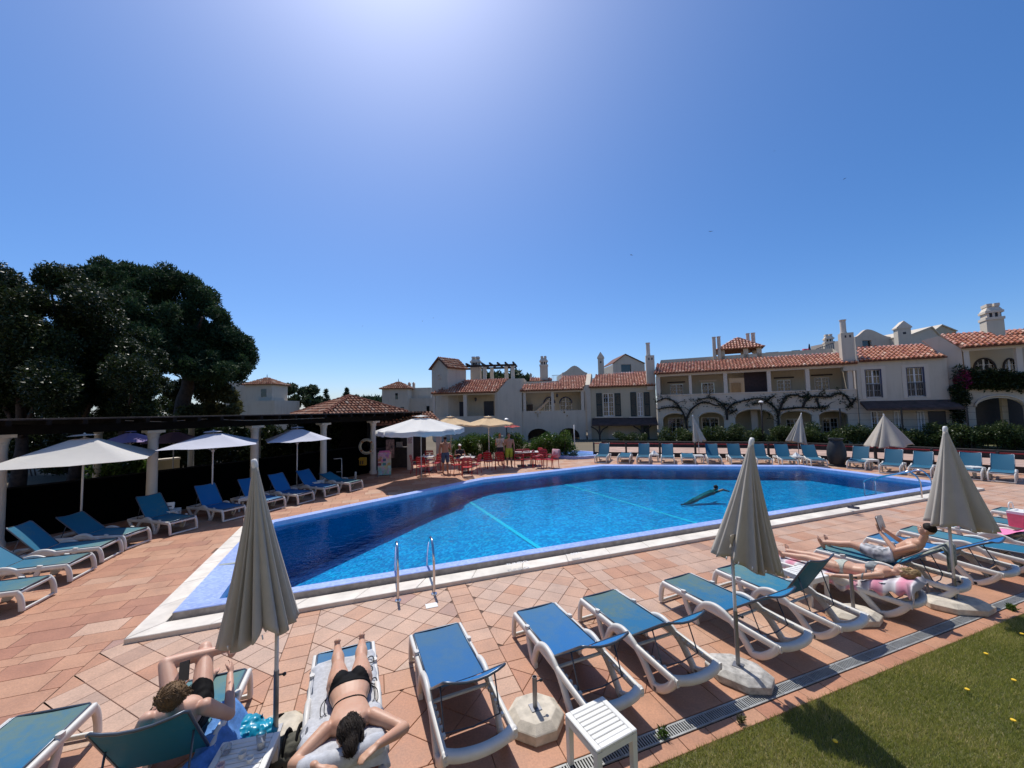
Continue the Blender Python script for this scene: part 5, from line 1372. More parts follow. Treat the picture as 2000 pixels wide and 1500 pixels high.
# ---------------- house with two tall french windows
W5 = Plane(atY(1673, 780, 28.0), atY(1845, 780, 26.0))
h = house('french_window_house', 'plain grey white house with two tall blue framed french windows')
sL, sR = W5.hit(1674, 740)[0], W5.hit(1852, 740)[0]; zE = W5.hit(1760, 702)[1]
ow = [pxrect(W5, 1688, 722, 1725, 776), pxrect(W5, 1768.5, 718, 1809, 774)]
wall(h, W5, [(sL, GZ), (sR, GZ), (sR, zE), (sL, zE)], ow, M_WALL, 0, .3)
for r_ in ow:
    s0, s1, z0, z1 = r_[0][0], r_[1][0], r_[0][1], r_[2][1]
    window(h, W5, s0 + .01, s1 - .01, z0 + .01, z1 - .01, .16, rows=4, curtain=True)
    for nm, a in (('jamb', (s0 - .002, s0 + .05, z0, z1)), ('jamb', (s1 - .05, s1 + .002, z0, z1)), ('head_jamb', (s0 + .05, s1 - .05, z1 - .05, z1 + .002))): pbox(h, W5, a[0], a[1], a[2], a[3], -.006, .1, M_BLUEBAND, nm)
    for a in ((s0 - .22, s0 - .003, z0 - .1, z1 + .2), (s1 + .003, s1 + .22, z0 - .1, z1 + .2), (s0 - .003, s1 + .003, z1 + .003, z1 + .2)): pbox(h, W5, a[0], a[1], a[2], a[3], -.035, -.001, M_TRIM, 'surround')
    rl = thing('balconette'); rl.parent = h
    for k in range(11): pbox(rl, W5, s0 + .04 + (s1 - s0 - .1) * k / 10, s0 + .065 + (s1 - s0 - .1) * k / 10, z0 + .05, z0 + .92, -.03, -.01, M_PROP, 'bar')
    pbox(rl, W5, s0, s1, z0 + .92, z0 + .97, -.04, 0, M_PROP, 'handrail')
A, B = W5.P((sL + .1, zE + .02), -.3), W5.P((W5.hit(1846, 699)[0], zE + .02), -.3)
roof_px(h, A, B, [(1801, 673), (1674, 679.5)], 23, 61)
zq = W5.hit(1760, 782)[1]; zq2 = W5.hit(1760, 797, -1.2)[1]; s0, s1 = W5.hit(1680, 790)[0], W5.hit(1862, 790)[0]
mb = MB(); mb.add([W5.P((s, z), o) for s in (s0, s1) for z, o in ((zq, 0), (zq2, -1.2), (zq2 - .14, -1.2), (zq - .2, 0))], [(0, 4, 5, 1), (1, 5, 6, 2), (2, 6, 7, 3), (0, 1, 2, 3), (7, 6, 5, 4)]); mb.build('pent_roof', M_PENT, h)
for k, (x0, x1) in enumerate(((1700, 1728), (1745, 1765), (1790, 1808))):
    r_ = pxrect(W5, x0, 803, x1, 850, -.02); window(h, W5, r_[0][0], r_[1][0], max(GZ, r_[0][1]), r_[2][1], -.04, rows=4, name='glazed_door')
pbox(h, W5, W5.hit(1812, 803)[0], W5.hit(1846, 803)[0], GZ, W5.hit(1830, 803)[1], -.05, -.003, M_DARKDOOR, 'garage_door')

# ---------------- house at the right edge
W6 = Plane(atY(1884, 780, 25.6), atY(2000, 780, 24.2))
h = house('corner_house', 'house at the right edge with arched windows, leafy balcony and big chimney')
sL, sR = W6.hit(1884, 740)[0], W6.hit(2060, 740)[0]; zE = W6.hit(1940, 682)[1]; zp = W6.hit(1940, 738)[1]
a = W6.hit(1905, 799); b_ = W6.hit(2004, 799); ar = arch_loop(a[0], b_[0], GZ + .1, a[1], W6.hit(1952, 777)[1], 14)
wall(h, W6, [(sL, GZ), (sR, GZ), (sR, zp), (sL, zp)], [ar], M_WALL, 0, .35, 'arcade_wall')
mb = MB(); mb.tube([W6.P((p[0], p[1] + .16), -.03) for p in ar[2:]], .07, 6); mb.build('arch_moulding', M_TRIM, h, smooth=True)
pbox(h, W6, sL, sR, zp - 1.0, zp - .8, .36, 2.4, M_WALL, 'balcony_floor')
wa = []
for x0, x1 in ((1903, 1946), (1961, 1988)):
    p0 = W6.hit(x0, 733, 2.4); p1 = W6.hit(x1, 733, 2.4); wa.append(arch_loop(p0[0], p1[0], zp - .75, W6.hit(x0, 722, 2.4)[1], W6.hit(x0, 701, 2.4)[1]))
wall(h, W6, [(sL, zp - .8), (sR, zp - .8), (sR, zE + 1), (sL, zE + 1)], wa, M_WALL2, 2.4, .25, 'upper_wall')
for a in wa:
    window(h, W6, a[0][0], a[1][0], a[0][1], max(p[1] for p in a), 2.52, rows=5, arch=True); mb = MB(); mb.tube([W6.P(p, 2.38) for p in a[2:]], .06, 6); mb.build('arch_band', M_DARKWOOD, h, smooth=True)
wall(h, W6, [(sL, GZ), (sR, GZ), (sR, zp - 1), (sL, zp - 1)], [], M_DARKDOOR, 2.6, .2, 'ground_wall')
pbox(h, W6, W6.hit(1958, 800, 1.2)[0], W6.hit(1969, 800, 1.2)[0], GZ, zp - 1.0, 1.2, 1.55, M_WALL2, 'inner_column')
for x0, x1 in ((1883.5, 1895), (1987, 1999)): p0 = W6.hit(x0, 710, .02); p1 = W6.hit(x1, 710, .02); pbox(h, W6, p0[0], p1[0], zp, zE, .02, .34, M_TRIM, 'column')
pbox(h, W6, sL, sR, zE, zE + .22, -.02, .36, M_TRIM, 'eave_beam')
A, B = W6.P((sL - .1, zE + .24), -.35), W6.P((sR, zE + .24), -.35)
roof_px(h, A, B, [(2050, 652), (1948, 657), (1921, 648.5), (1836, 654)], 23, 71)
A, B = W6.P(W6.hit(1960, 655, 4.5), 4.5), W6.P(W6.hit(2040, 650, 4.5), 4.5); roof_px(h, A, B, [(2040, 640), (1963, 646)], 23, 72)
# flank wall running back to the neighbour
f0 = W6.P((sL, 0), .0); ft = [(1846, 698.5), (1882, 681), (1833, 656.5), (1801, 665)]
fl = Plane(Vector((f0.x - 3.4, f0.y + 3.0, 0)), Vector((f0.x, f0.y, 0)))
q1, q2, q3, q4 = (fl.hit(*p) for p in ((1846, 698.5), (1882.5, 681), (1833, 656.5), (1801, 665)))
loop = [(q1[0], GZ), (fl.len - .02, GZ), (fl.len - .02, q2[1]), q3, q4, q1]
wall(h, fl, loop, [], M_WALL3, 0, .3, 'flank_wall')
chimney('', W6, 1930, 1965, 591, 662, 3.2, 1.1, 'crown', parent=h)

# ---------------- white houses further up the slope, seen over the roofs
def gable_house(x0, x1, yt, yb, xa, ya, Y, label, material, win=None, depth=6.0, curved=False, tile=True):
    pl = Plane(atY(x0, yb, Y), atY(x1, yb, Y * 1.0)); t = house('hill_house', label); t['group'] = 'white houses further up the slope'
    a, b_ = pl.hit(x0, yt), pl.hit(x1, yt); ap_ = pl.hit(xa, ya); zb_ = GZ
    out = [(a[0], zb_), (b_[0], zb_), b_]
    if curved:
        for k in range(1, 6):
            u = k / 6; out.append((b_[0] + (ap_[0] - b_[0]) * u, b_[1] + (ap_[1] - b_[1]) * (u * u * (3 - 2 * u))))
    out.append(ap_)
    if curved:
        for k in range(1, 6):
            u = k / 6; out.append((ap_[0] + (a[0] - ap_[0]) * u, ap_[1] + (a[1] - ap_[1]) * (u * u * (3 - 2 * u))))
    out.append(a)
    hs = [pxrect(pl, *win)] if win else []
    wall(t, pl, out, hs, material, 0, .3)
    if win: pbox(t, pl, hs[0][0][0], hs[0][1][0], hs[0][0][1], hs[0][2][1], .2, .24, M_GLASS, 'window')
    if not curved:
        for s_, (p0, p1) in ((-1, (a, ap_)), (1, (ap_, b_))):
            mb = MB(); vs = [pl.P((p0[0], p0[1] + .03), o) for o in (-.15, depth)] + [pl.P((p1[0], p1[1] + .03), o) for o in (-.15, depth)]; vs += [Vector(v) + Vector((0, 0, .1)) for v in vs]
            mb.add(vs, [(0, 1, 3, 2), (4, 6, 7, 5), (0, 2, 6, 4), (1, 5, 7, 3), (0, 4, 5, 1), (2, 3, 7, 6)]); mb.build('roof', M_ROOFBED if tile else M_WALL, t)
    for s_ in (a[0], b_[0] - .3): pbox(t, pl, s_, s_ + .3, zb_, a[1] - .05, .31, depth, material, 'side_wall')
    return t, pl
gable_house(1197, 1259, 711, 735, 1221, 693, 48, 'small white gabled house with a dark window, peeking over the shutter house', M_WALL, (1213, 712, 1233, 726))
gable_house(1098, 1147, 728, 745, 1122, 714, 50, 'white curved gable peeking over the balcony house', M_WALL, None, curved=True)
gable_house(1670, 1740, 658, 690, 1694, 643, 40, 'pale pink curved gable house behind the tall chimney', M_WALL3, (1684, 665, 1703, 677), curved=True)
gable_house(1776, 1834, 656, 690, 1818, 640, 38, 'grey gable behind the twin vent chimney', M_WALL, None, tile=False)
t, pl = gable_house(1822, 1868, 648, 680, 1838, 636, 42, 'flat grey gable with a little blue cap beside it', M_WALL2, None, tile=False)
c_ = pl.P(pl.hit(1869, 650), 1); mb = MB(); mb.lathe([(.35, -2), (.33, .45), (.42, .5), (.38, .7), (.05, 1.15)], 10, (c_.x, c_.y, c_.z - .3)); mb.build('blue_cap', mat('blue_cap_tile', (.08, .12, .17), .5), t, smooth=True, autosmooth=40)
def lone_chimney(pl, x0, x1, yt, yb, off, label, style, material=None):
    t = thing('roof_chimney', (0, 0, 0), 0, label, 'chimney', 'chimneys above the roofs'); c = chimney('', pl, x0, x1, yt, yb, off, .8, style, parent=t, material=material)
lone_chimney(W3, 1168.5, 1180, 687, 731, 6, 'slim white chimney with a small gabled cap above the shutter house', 'house')
lone_chimney(W5, 1756, 1782, 626, 678, 7, 'stout white chimney with a gabled top above the french window house', 'house')
lone_chimney(W2, 1035, 1038.5, 728, 741, 16, 'tiny far chimney left of the decorated chimney', 'house')

# ---------------- far white houses behind the bar
def hip_tower(x0, x1, yt, yb, xa, ya, Y, label, extra):
    pl = Plane(atY(x0, yb, Y), atY(x1, yb, Y)); t = house('far_tower_house', label); t['group'] = 'far white houses behind the bar'
    a, b_ = pl.hit(x0, yt), pl.hit(x1, yt); w_ = b_[0] - a[0]; za_ = pl.hit(xa, ya, w_ / 2)[1]
    pbox(t, pl, a[0], b_[0], GZ - 3, a[1], 0, w_, M_WALL, 'tower_wall')
    c4 = [pl.P((s, a[1] + .02), o) for s, o in ((a[0] - .3, -.3), (b_[0] + .3, -.3), (b_[0] + .3, w_ + .3), (a[0] - .3, w_ + .3))]; ap_ = pl.P(((a[0] + b_[0]) / 2, za_), w_ / 2)
    for k in range(4): tiles_on([c4[k], c4[(k + 1) % 4], ap_], t, seed=80 + k, thick=.05, tw=.3, tl=.5, material=M_RTILE_OLD)
    mb = MB(); mb.lathe([(.03, 0), (.06, .15), (.015, .5)], 6, tuple(ap_)); mb.build('finial', M_PROP, t)
    for x, y0, y1, w2 in extra.get('win', ()):
        r_ = pxrect(pl, x, y0, x + w2, y1); pbox(t, pl, r_[0][0], r_[1][0], r_[0][1], r_[2][1], -.02, -.004, M_GLASS, 'window')
    for x_0, x_1, y_t, y_b, o_ in extra.get('body', ()):
        r_ = pxrect(pl, x_0, y_t, x_1, y_b, o_); pbox(t, pl, r_[0][0], r_[1][0], GZ - 3, r_[2][1], o_, o_ + 6, M_WALL, 'wing')
    return t, pl
t, pl = hip_tower(478, 531, 752, 815, 505, 738, 52, 'far white house with a small hipped tower beside the pine', {'win': ((510, 760, 775, 10),), 'body': ((437, 492, 747, 815, 1.5), (490, 536, 783, 815, -1.2))})
lone = chimney('', pl, 466, 470, 735, 750, 2, .5, 'house', parent=t)
t, pl = hip_tower(746, 796, 760, 815, 769, 746, 55, 'far white house with a low pyramid tower left of the tower house', {'win': ((772, 768, 780, 5), (747, 797, 808, 6), (782, 795, 806, 7), (833, 793, 805, 6)), 'body': ((790, 842, 758, 815, 2.5), (790, 846, 778, 815, 1.2))})
for x0 in (797, 805.5): chimney('', pl, x0, x0 + 4, 746, 759, 3, .5, 'house', parent=t)
# unseen villa added behind the camera; its sunlit wall bounces warm light into shade
vb = house('bounce_villa_row', 'unseen white villa added behind the camera to bounce warm light'); vb['group'] = 'unseen houses added behind the lawn'
VP = Plane(Vector((30, -8.5, 0)), Vector((-30, -8.5, 0)))
wall(vb, VP, [(0, -.5), (60, -.5), (60, 9.5), (0, 9.5)], [rect((s, 6.6), (s + 1.2, 8.2)) for s in range(3, 58, 5)] + [rect((s, 3.6), (s + 1.2, 5.2)) for s in range(3, 58, 5)] + [rect((s, -.3), (s + 1.6, 2.1)) for s in range(4, 57, 6)], stucco('bounce_stucco', (.80, .70, .56), .1), 0, .4)
pbox(vb, VP, 0, 60, -.5, 9.4, 1.2, 1.4, M_GLASS, 'window_band')
tiles_on([VP.P((-.5, 9.5), -.5), VP.P((60.5, 9.5), -.5), VP.P((60.5, 11.5), 5), VP.P((-.5, 11.5), 5)], vb, seed=99, tw=.6, tl=.9)
# ------------------------------------------------------------------ pergola along the left
def leaf_mat(name, dark, mid, light, rough=.5, trans=.25):
    mt = blade_mat(name, dark, mid, light, trans); pb = mt.node_tree.nodes['Principled BSDF']; pb.inputs['Roughness'].default_value = rough; pb.inputs['Specular IOR Level'].default_value = .25
    return mt
LINE = [(2, 849, 9.7), (300, 840, 12.1), (498, 831, 14.6), (632, 826, 17.1), (729, 822, 19.5)]
cols = [atY(*c) for c in LINE]
pg = thing('pergola', (cols[1].x, cols[1].y, 0), 0, 'dark timber pergola on round white columns along the left terrace', 'pergola')
M_COLW = stucco('column_white', (.70, .66, .57), .2)
ob = Vector((cols[1].x, cols[1].y, 0))
for c in cols:
    zt = c.z; mb = MB()
    mb.lathe([(.17, 0), (.17, .10), (.15, .14), (.142, .2), (.125, zt - .30), (.125, zt - .26), (.15, zt - .22), (.135, zt - .20), (.16, zt - .13), (.205, zt - .08)], 20, (c.x - ob.x, c.y - ob.y, 0))
    o = mb.build('column', M_COLW, pg, smooth=True, autosmooth=40)
    mb = MB(); mb.box((0, 0, 0), (.44, .44, .08)); q = mb.build('abacus', M_COLW, o); q.location = (c.x - ob.x, c.y - ob.y, zt - .042); q.rotation_euler = (0, 0, R(-28))
ld = (cols[4] - cols[0]); ld.z = 0; ld.normalize(); bk = Vector((-ld.y, ld.x, 0))      # bk points away from the pool
def seg_box(parent, a, b_, w, h_, material, name, z0=None):
    a = Vector(a); b_ = Vector(b_); d = (b_ - a); L_ = d.length; d.normalize(); sd_ = Vector((-d.y, d.x, 0)).normalized() * w / 2; u = Vector((0, 0, h_))
    mb = MB(); vs = [a - sd_, a + sd_, b_ + sd_, b_ - sd_]; vs = vs + [v + u for v in vs]; mb.add(vs, [(0, 1, 2, 3), (7, 6, 5, 4), (0, 4, 5, 1), (1, 5, 6, 2), (2, 6, 7, 3), (3, 7, 4, 0)])
    return mb.build(name, material, parent)
M_BLACKWOOD = mat('black_timber', (.009, .008, .008), .8, .2, 4, bump=.2, bscale=30, spec=.15)
st = cols[0] - ld * 2.2; st.z = cols[0].z; en = cols[4] + ld * 2.5; en.z = cols[4].z - .02
for k in range(4):
    a = cols[k] if k else st; b_ = cols[k + 1] if k < 3 else en
    seg_box(pg, a - ob + Vector((0, 0, .004)), b_ - ob + Vector((0, 0, .004)), .20, .24, M_BLACKWOOD, 'beam')
BACK = 5.5
seg_box(pg, st + bk * BACK - ob, en + bk * BACK - ob, .20, .24, M_BLACKWOOD, 'back_beam')
n = 26
for k in range(n):
    c = st.lerp(en, (k + .5) / n); seg_box(pg, c - bk * 1.2 - ob + Vector((0, 0, .245)), c + bk * (BACK + .4) - ob + Vector((0, 0, .245)), .09, .12, M_BLACKWOOD, 'rafter')
mb = MB(); a, b_ = st - bk * 1.2 - ob, en - bk * 1.2 - ob; c, d = en + bk * (BACK + .3) - ob, st + bk * (BACK + .3) - ob  # cover and rafters reach past the columns, overhang added to shade the loungers
mb.add([(v.x, v.y, v.z + .372) for v in (a, b_, c, d)] + [(v.x, v.y, v.z + .41) for v in (a, b_, c, d)], [(3, 2, 1, 0), (4, 5, 6, 7), (0, 1, 5, 4), (1, 2, 6, 5), (2, 3, 7, 6), (3, 0, 4, 7)])
mb.build('reed_cover', mat('reed_mat', (.05, .04, .035), .95, .3, 8), pg)
for k in range(5):
    c = cols[k] + bk * BACK; mb = MB(); mb.lathe([(.15, 0), (.15, .1), (.12, .15), (.11, c.z - .2), (.17, c.z - .1), (.17, c.z)], 14, (c.x - ob.x, c.y - ob.y, 0)); mb.build('back_column', M_COLW, pg, smooth=True, autosmooth=40)
mb = MB(); mb.tube(smooth_path([cols[1] - ob + Vector((-.3, -.6, .33)), cols[1] - ob + Vector((.2, .1, .26)), cols[2].lerp(cols[1], .5) - ob + Vector((0, -.15, .30)), cols[2] - ob + Vector((.05, -.15, .2)), cols[3] - ob + Vector((.1, -.15, .22))], 5), .012, 5); mb.build('cable', mat('cable_grey', (.5, .48, .45), .6), pg)
# dark windbreak screen behind the loungers
sc_ = thing('windbreak_screen', (ob.x, ob.y, 0), 0, 'low black mesh screen behind the left loungers', 'screen')
M_MESH = mat('black_mesh', (.0015, .002, .0025), 1.0, .2, 30, spec=.02)
for k in range(5):
    a = (cols[k] if k else st) + bk * .35; b_ = (cols[k + 1] if k < 4 else en) + bk * .35; a.z = b_.z = 0
    if k == 4: break
    seg_box(sc_, a - ob + Vector((0, 0, .03)), b_ - ob + Vector((0, 0, .03)), .03, 1.34, M_MESH, 'panel'); seg_box(sc_, a - ob + Vector((0, 0, 1.375)), b_ - ob + Vector((0, 0, 1.375)), .05, .04, M_BLACKWOOD, 'top_rail')
# low wall with sill seen through the pergola
lw = thing('garden_wall', (ob.x, ob.y, 0), 0, 'low pale wall stub with a sill behind the pergola', 'wall')
a, b_ = cols[1] + bk * 7.0 + ld * 1.2, cols[1] + bk * 7.0 + ld * 3.0; a.z = b_.z = 0; seg_box(lw, a - ob, b_ - ob, .25, 1.1, M_WALL2, 'wall_body'); seg_box(lw, a - ob + Vector((0, 0, 1.1)), b_ - ob + Vector((0, 0, 1.1)), .4, .08, M_TRIM, 'sill')

# ------------------------------------------------------------------ bar kiosk with its hipped roof
C0 = atY(634, 811, 18.6); zc = C0.z; k0 = Vector((C0.x, C0.y, 0))
bar = thing('pool_bar', (k0.x, k0.y, 0), 0, 'pool bar under a hipped tile roof with dark open sides', 'bar')
dl = Vector((-.74, .67, 0)); dr_ = Vector((.67, .74, 0)); S = 4.6
cc = [Vector((0, 0, 0)), dr_ * S, dr_ * S + dl * S, dl * S]
ctr = (dr_ + dl) * S / 2; apz = atY(636, 776, k0.y + ctr.y).z
M_OLDT = None
for k in range(4):
    a, b_ = cc[k], cc[(k + 1) % 4]
    tiles_on([Vector((a.x, a.y, zc)), Vector((b_.x, b_.y, zc)), Vector((ctr.x, ctr.y, apz))], bar, seed=200 + k, tw=.2, tl=.34, thick=.07, material=M_RTILE_OLD)
for k in range(4):
    a = cc[k]; mb = MB(); n = 14
    for i in range(n):
        p = Vector((a.x, a.y, zc + .06)).lerp(Vector((ctr.x, ctr.y, apz + .06)), i / n); q = Vector((a.x, a.y, zc + .06)).lerp(Vector((ctr.x, ctr.y, apz + .06)), (i + 1.1) / n); mb.tube([p + Vector((0, 0, .02)), q], [.10, .08], 8)
    mb.build('ridge_tiles', M_RTILE_OLD, bar, kind='stuff', attr='tone')
    seg_box(bar, Vector((cc[k].x, cc[k].y, zc - .24)), Vector((cc[(k + 1) % 4].x, cc[(k + 1) % 4].y, zc - .24)), .08, .16, M_BLACKWOOD, 'fascia')
inn = [ctr + (c - ctr) * .86 for c in cc]
for c in inn: seg_box(bar, Vector((c.x - .06, c.y, 0)), Vector((c.x + .06, c.y, 0)), .12, zc - .1, M_BLACKWOOD, 'post')
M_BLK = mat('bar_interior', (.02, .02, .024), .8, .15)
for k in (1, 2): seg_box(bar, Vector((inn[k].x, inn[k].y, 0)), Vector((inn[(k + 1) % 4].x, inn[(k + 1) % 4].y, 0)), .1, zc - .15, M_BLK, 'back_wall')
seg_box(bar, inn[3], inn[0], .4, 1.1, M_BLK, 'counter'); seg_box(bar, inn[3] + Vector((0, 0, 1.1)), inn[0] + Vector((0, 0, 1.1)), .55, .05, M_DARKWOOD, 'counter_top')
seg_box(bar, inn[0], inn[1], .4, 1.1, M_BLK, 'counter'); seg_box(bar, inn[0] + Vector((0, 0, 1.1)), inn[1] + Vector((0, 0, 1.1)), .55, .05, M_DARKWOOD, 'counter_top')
seg_box(bar, inn[2] - dr_ * .5 + dl * -.3 + Vector((0, 0, 1.5)), inn[1] - dr_ * .5 + dl * .3 + Vector((0, 0, 1.5)), .3, .04, M_DARKWOOD, 'shelf')
# annex to the right of the kiosk: flat dark roof edge, tile strip, posts
ax_ = thing('bar_annex', (0, 0, 0), 0, 'low bar annex with a strip of roof tiles behind the white parasol', 'bar')
p0, p1 = atY(735, 828, 19.8), atY(862, 826, 21.5); p1.z = p0.z
e_ = (p1 - p0).normalized(); b2 = Vector((-e_.y, e_.x, 0))
tiles_on([p0, p1, p1 + b2 * 1.6 + Vector((0, 0, .5)), p0 + b2 * 1.6 + Vector((0, 0, .5))], ax_, seed=220, tw=.2, tl=.34, material=M_RTILE_OLD)
seg_box(ax_, p0 + b2 * 1.7 + Vector((0, 0, .30)), p1 + b2 * 1.7 + Vector((0, 0, .30)), .3, .28, M_BLACKWOOD, 'beam')
seg_box(ax_, p0 + b2 * 3.0 - Vector((0, 0, p0.z)), p1 + b2 * 3.0 - Vector((0, 0, p0.z)), .15, p0.z, M_BLK, 'back_wall')
for x, m_ in ((801, M_COLW), (857, M_WALL3)):
    c = atY(x, 850, 20.6 if x < 820 else 21.6); mb = MB(); mb.box((c.x, c.y, p0.z / 2), (.26, .26, p0.z)); mb.build('post', m_, ax_)
c = atY(777, 850, 21.6); seg_box(ax_, Vector((c.x - .75, c.y, 0)), Vector((c.x + .75, c.y, 0)), .5, 1.1, M_DARKWOOD, 'counter')
c = atY(780, 868, 21.2); mb = MB(); mb.box((c.x, c.y, c.z), (.34, .02, .28)); mb.build('menu_board', mat('menu_print', (.5, .42, .35), .7, .3, 20), ax_)
c = atY(801, 858, 20.4); mb = MB(); mb.box((c.x, c.y - .02, c.z), (.2, .02, .42)); mb.build('notice', mat('notice_print', (.55, .40, .36), .7, .3, 20), ax_)

# ------------------------------------------------------------------ things at the bar
def ring(parent, c, r, t, material, name, n=24, axis=None):
    axis = (axis or Vector((0, -1, 0))).normalized(); x = axis.cross(Vector((0, 0, 1))).normalized(); y = Vector((0, 0, 1))
    mb = MB(); mb.tube([Vector(c) + (x * math.cos(2 * math.pi * k / n) + y * math.sin(2 * math.pi * k / n)) * r for k in range(n)], t, 8, closed=True); return mb.build(name, material, parent, smooth=True)
c = atY(716, 872, 19.0); lr = thing('life_ring', tuple(c), 0, 'yellowish white life ring hanging beside the last bar column', 'life ring')
ring(lr, (0, 0, 0), .31, .055, mat('ring_cream', (.55, .49, .33), .6, .15), 'buoy'); 
for k in range(4):
    a = k * math.pi / 2 + .7; mb = MB(); mb.tube([Vector((math.cos(a + t) * .31, 0, math.sin(a + t) * .31)) for t in (-.12, 0, .12)], .058, 8); mb.build('band', mat('ring_orange', (.42, .16, .05), .6), lr, smooth=True)
ring(lr, (0, 0, 0), .385, .008, M_CAP, 'grab_line')
c = atY(709, 901, 19.2); yb = thing('yellow_box', tuple(c), 0, 'yellow rescue box below the life ring', 'box'); mb = MB(); mb.bevbox((0, 0, 0), (.34, .18, .40), .03); mb.build('case', mat('yellow_plastic', (.45, .25, .02), .5, .1), yb)
mb = MB(); mb.bevbox((0, -.1, .12), (.36, .02, .07), .008); mb.build('lid_edge', mat('yellow_plastic', (.5, .3, .04)), yb)
for x in (-.09, .02): 
    mb = MB(); mb.box((x, -.0935, -.05), (.05, .008, .16)); mb.build('label', M_DARKDOOR, yb)
c = G(751, 930); pr = thing('ice_cream_stand', (c.x, c.y, 0), R(8), 'pink and blue poster stand for ice cream in front of the bar', 'poster stand')
def poster_mat():
    mt, nt, b = new_mat('poster_print'); L = nt.links.new; tc = N(nt, 'ShaderNodeTexCoord')
    vo = N(nt, 'ShaderNodeTexVoronoi'); setin(vo, Scale=9.0); L(tc.outputs['Object'], vo.inputs['Vector']); sp = N(nt, 'ShaderNodeSeparateXYZ'); L(tc.outputs['Object'], sp.inputs[0])
    cr = N(nt, 'ShaderNodeValToRGB'); e = cr.color_ramp; e.elements[0].color = (.12, .33, .5, 1); e.elements[1].color = (.5, .12, .3, 1); x = e.elements.new(.45); x.color = (.5, .48, .45, 1); x = e.elements.new(.62); x.color = (.48, .3, .28, 1)
    mr = N(nt, 'ShaderNodeMapRange'); setin(mr, From_Min=0, From_Max=1.15); L(sp.outputs['Z'], mr.inputs[0]); L(mr.outputs[0], cr.inputs[0])
    mx = N(nt, 'ShaderNodeMix', data_type='RGBA'); mx.inputs[0].default_value = .35; L(cr.outputs[0], mx.inputs[6]); L(vo.outputs['Color'], mx.inputs[7]); L(mx.outputs[2], b.inputs['Base Color']); b.inputs['Roughness'].default_value = .4
    return mt
mb = MB(); mb.bevbox((0, 0, .60), (.62, .05, 1.1), .02); mb.build('poster_board', poster_mat(), pr)
mb = MB(); mb.bevbox((0, -.005, 1.17), (.5, .06, .1), .03); mb.build('header', mat('pink_print', (.55, .12, .32), .5), pr)
for s in (-1, 1): seg_box(pr, Vector((s * .28, -.2, 0)), Vector((s * .28, .2, 0)), .05, .06, M_STEEL, 'foot')
for k in range(6):
    mb = MB(); mb.bevbox((-.22 + .22 * (k % 3), -.03, .78 - .2 * (k // 3)), (.15, .012, .13), .01); mb.build('picture', mat('picture%d' % k, ((.5, .2, .1), (.05, .1, .25), (.55, .5, .42), (.3, .06, .06), (.05, .25, .3), (.5, .4, .15))[k], .5), pr)
c = atY(762, 890, 20.3); p2 = thing('wall_poster', (c.x, c.y, 0), R(20), 'dark photo poster behind the ice cream stand', 'poster'); mb = MB(); mb.box((0, 0, 1.15), (.42, .03, .95)); mb.build('sheet', mat('photo_print', (.28, .15, .12), .5, .6, 7), p2)
c = G(655, 938); sw = thing('steel_frame', (c.x, c.y, 0), R(20), 'white A-shaped metal frame behind the last loungers', 'frame')
for s in (-1, 1):
    for t in (-1, 1): mb = MB(); mb.tube([(s * .28, t * .16, 0), (s * .26, 0, .98)], .018, 6); mb.build('leg', M_POLE, sw, smooth=True)
    mb = MB(); mb.tube([(s * .275, -.10, .35), (s * .275, .10, .35)], .012, 6); mb.build('brace', M_POLE, sw, smooth=True)
mb = MB(); mb.tube([(-.26, 0, .98), (.26, 0, .98)], .018, 6); mb.build('top_bar', M_POLE, sw, smooth=True)
mb = MB(); mb.tube([(-.272, .10, .36), (.272, .10, .36)], .012, 6); mb.build('brace', M_POLE, sw, smooth=True)
c = G(694.5, 937); mb = MB(); mb.lathe([(.05, 0), (.045, .35), (.02, .37)], 8); o = mb.build('bollard', M_POLE, None, smooth=True); o.location = (c.x, c.y, 0); o['label'] = 'short white stub post before the bar'; o['category'] = 'post'

# red chairs and tables
M_RED = mat('red_lacquer', (.42, .012, .02), .35, .06, 3)
M_DLEG = mat('dark_leg', (.05, .03, .03), .4, metal=.4)
def red_chair(loc, rz, label):
    t = thing('red_chair', loc, rz, label, 'chair', 'red chairs of the pool bar')
    if 'rc_seat' not in LME:
        mb = MB(); mb.sheet([[(x, y, .45 - .02 * (1 - (x / .22) ** 2)) for x in (-.22, -.1, 0, .1, .22)] for y in (-.2, 0, .22)], .02); LME['rc_seat'] = mb.mesh('seat', M_RED, True, autosmooth=40)
        LME['rc_slat'] = MB().bevbox((0, 0, 0), (.40, .02, .07), .006).mesh('back_slat', M_RED)
        for nm, pts in (('rc_arm', [(-.24, -.20, .0), (-.235, -.2, .45), (-.235, -.19, .63), (-.235, -.1, .66), (-.23, .18, .655)]), ('rc_back', [(-.22, .27, .0), (-.22, .22, .45), (-.215, .27, .7), (-.2, .31, .88), (-.1, .325, .905), (.1, .325, .905), (.2, .31, .88), (.215, .27, .7), (.22, .22, .45), (.22, .27, .0)])):
            mb = MB(); mb.tube(smooth_path(pts, 3), .016, 6); LME[nm] = mb.mesh(nm[3:] + '_frame', M_RED, True)
        mb = MB(); mb.tube(smooth_path([(.24, -.20, .0), (.235, -.2, .45), (.235, -.19, .63), (.235, -.1, .66), (.23, .18, .655)], 3), .016, 6); LME['rc_arm2'] = mb.mesh('arm_frame', M_RED, True)
    link('seat', LME['rc_seat'], t); link('back_frame', LME['rc_back'], t); link('arm', LME['rc_arm'], t); link('arm', LME['rc_arm2'], t)
    for k in range(4): o = link('back_slat', LME['rc_slat'], t); o.location = (0, .235 + .02 * k, .56 + k * .095); o.rotation_euler = (R(-12), 0, 0)
    return t
